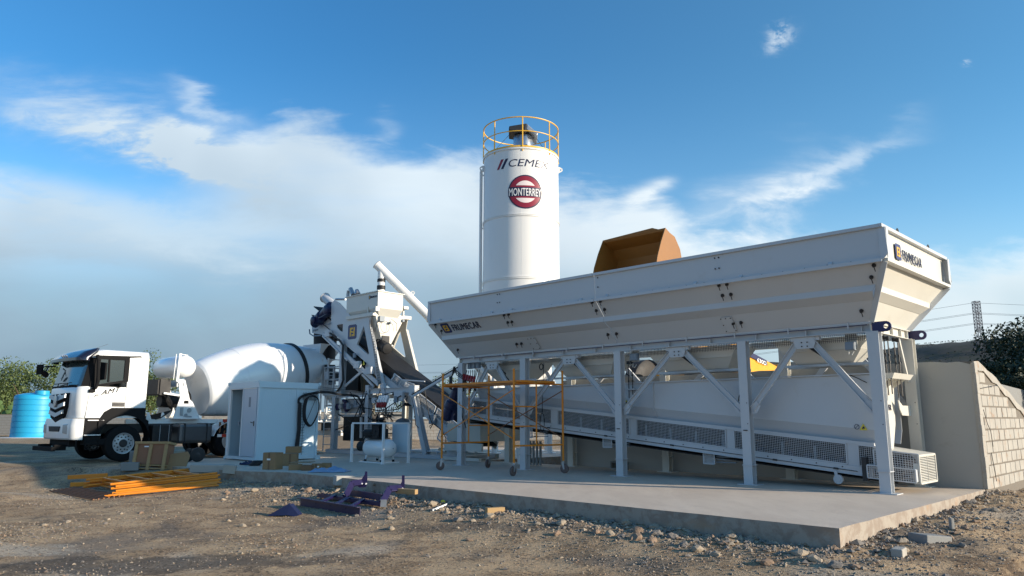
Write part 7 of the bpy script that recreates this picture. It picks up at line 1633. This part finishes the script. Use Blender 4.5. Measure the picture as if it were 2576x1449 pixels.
for x, y, r in ((352, 1292, .06), (355, 1290, .05), (265, 1318, .06), (110, 1322, .07), (170, 1314, .06), (665, 1275, .07), (575, 1312, .06), (610, 1325, .08), (648, 1322, .06), (690, 1262, .08), (940, 1255, .06), (1090, 1240, .10), (1102, 1246, .09), (1150, 1310, .13), (1190, 1312, .07), (1230, 1318, .06), (1330, 1335, .05), (1400, 1345, .09), (1500, 1340, .09), (1535, 1345, .11), (1565, 1352, .10), (1600, 1356, .12), (1650, 1345, .12), (1690, 1352, .10), (1720, 1372, .09), (1755, 1385, .12), (1800, 1398, .10), (1860, 1350, .09), (1840, 1352, .08), (2010, 1395, .13), (2050, 1412, .11), (2100, 1425, .12), (2150, 1430, .10), (1075, 1400, .05), (1180, 1360, .06), (560, 1262, .05), (980, 1290, .07)): stone(G(x, y), r*.8)
P0, P1 = PL((3.4, 8.58, 0)), PL((15.2, 8.58, 0)); nrm = -T_
cnt = 0
while cnt < 120:                                                      # rubble band along the slab foot
    k = random.random()**.8; off = abs(random.gauss(0, .45))+.06; w = P0+(P1-P0)*k+nrm*off
    if k > .95 and random.random() < .5: continue
    w.z = ground_z(w.x, w.y); stone(w, .022+.085*random.random()**2.5); cnt += 1
for i in range(32):
    w = PL((3.3-abs(random.gauss(0, .4)), random.uniform(8.3, 14.5), 0)); w.z = ground_z(w.x, w.y); stone(w, .025+.07*random.random()**2)
for i in range(40):
    w = G(random.uniform(560, 1000), random.uniform(1215, 1262)); stone(w, random.uniform(.03, .06))
# gravel: one mesh
base = [Vector(p).normalized() for p in ((1, 0, .1), (-1, .2, 0), (0, 1, -.1), (.1, -1, .1), (0, .1, 1), (.1, 0, -1))]; FC = [(0, 2, 4), (2, 1, 4), (1, 3, 4), (3, 0, 4), (2, 0, 5), (1, 2, 5), (3, 1, 5), (0, 3, 5)]
V = []; F = []; MI = []
rnd = random.Random(99)
def peb(w, r, mi):
    a = rnd.uniform(0, 6.28); ca, sa = math.cos(a), math.sin(a); k = len(V)
    for b in base:
        x, y, z = b.x*rnd.uniform(.7, 1.3)*r, b.y*rnd.uniform(.6, 1.1)*r, b.z*rnd.uniform(.5, .8)*r; V.append((w.x+x*ca-y*sa, w.y+x*sa+y*ca, w.z+z+r*.15))
    for f_ in FC: F.append(tuple(k+i for i in f_)); MI.append(mi)
n = 0
while n < 24000:
    y = 2.6+(rnd.random()**1.35)*16; x = rnd.uniform(-.72, .72)*(y+1); w = Vector((x, y, 0)); s, t = w.dot(S_), w.dot(T_)
    if in_poly(s, t, PAD): continue
    dp = d_poly(s, t, PAD) if s < 24 and t > 5 else 9
    if s < 3.3 and rnd.random() < .45: continue
    dens = .05+1.1*max(0, noise.fractal((x*.5, y*.5, 7.), 1., 2., 4))**1.3+(1.2*math.exp(-dp/.55))+(.5*math.exp(-(dp/1.3)**2))
    if rnd.random() > dens: continue
    w.z = ground_z(x, y, True); r = (.004+.011*rnd.random()**1.6)*(1+1.6*math.exp(-dp/.6))*(1+.03*y); 
    if rnd.random() < .04: r *= 2.
    peb(w, r, rnd.choice((0, 0, 1, 1, 1, 2))); n += 1
me = bpy.data.meshes.new('gravel'); me.from_pydata(V, [], F)
for s_ in STONE: me.materials.append(s_)
me.polygons.foreach_set('material_index', MI); o = bpy.data.objects.new('gravel', me); COL.objects.link(o); tag(o, 'loose gravel and small stones over the dry ground', 'gravel', None, 'stuff')
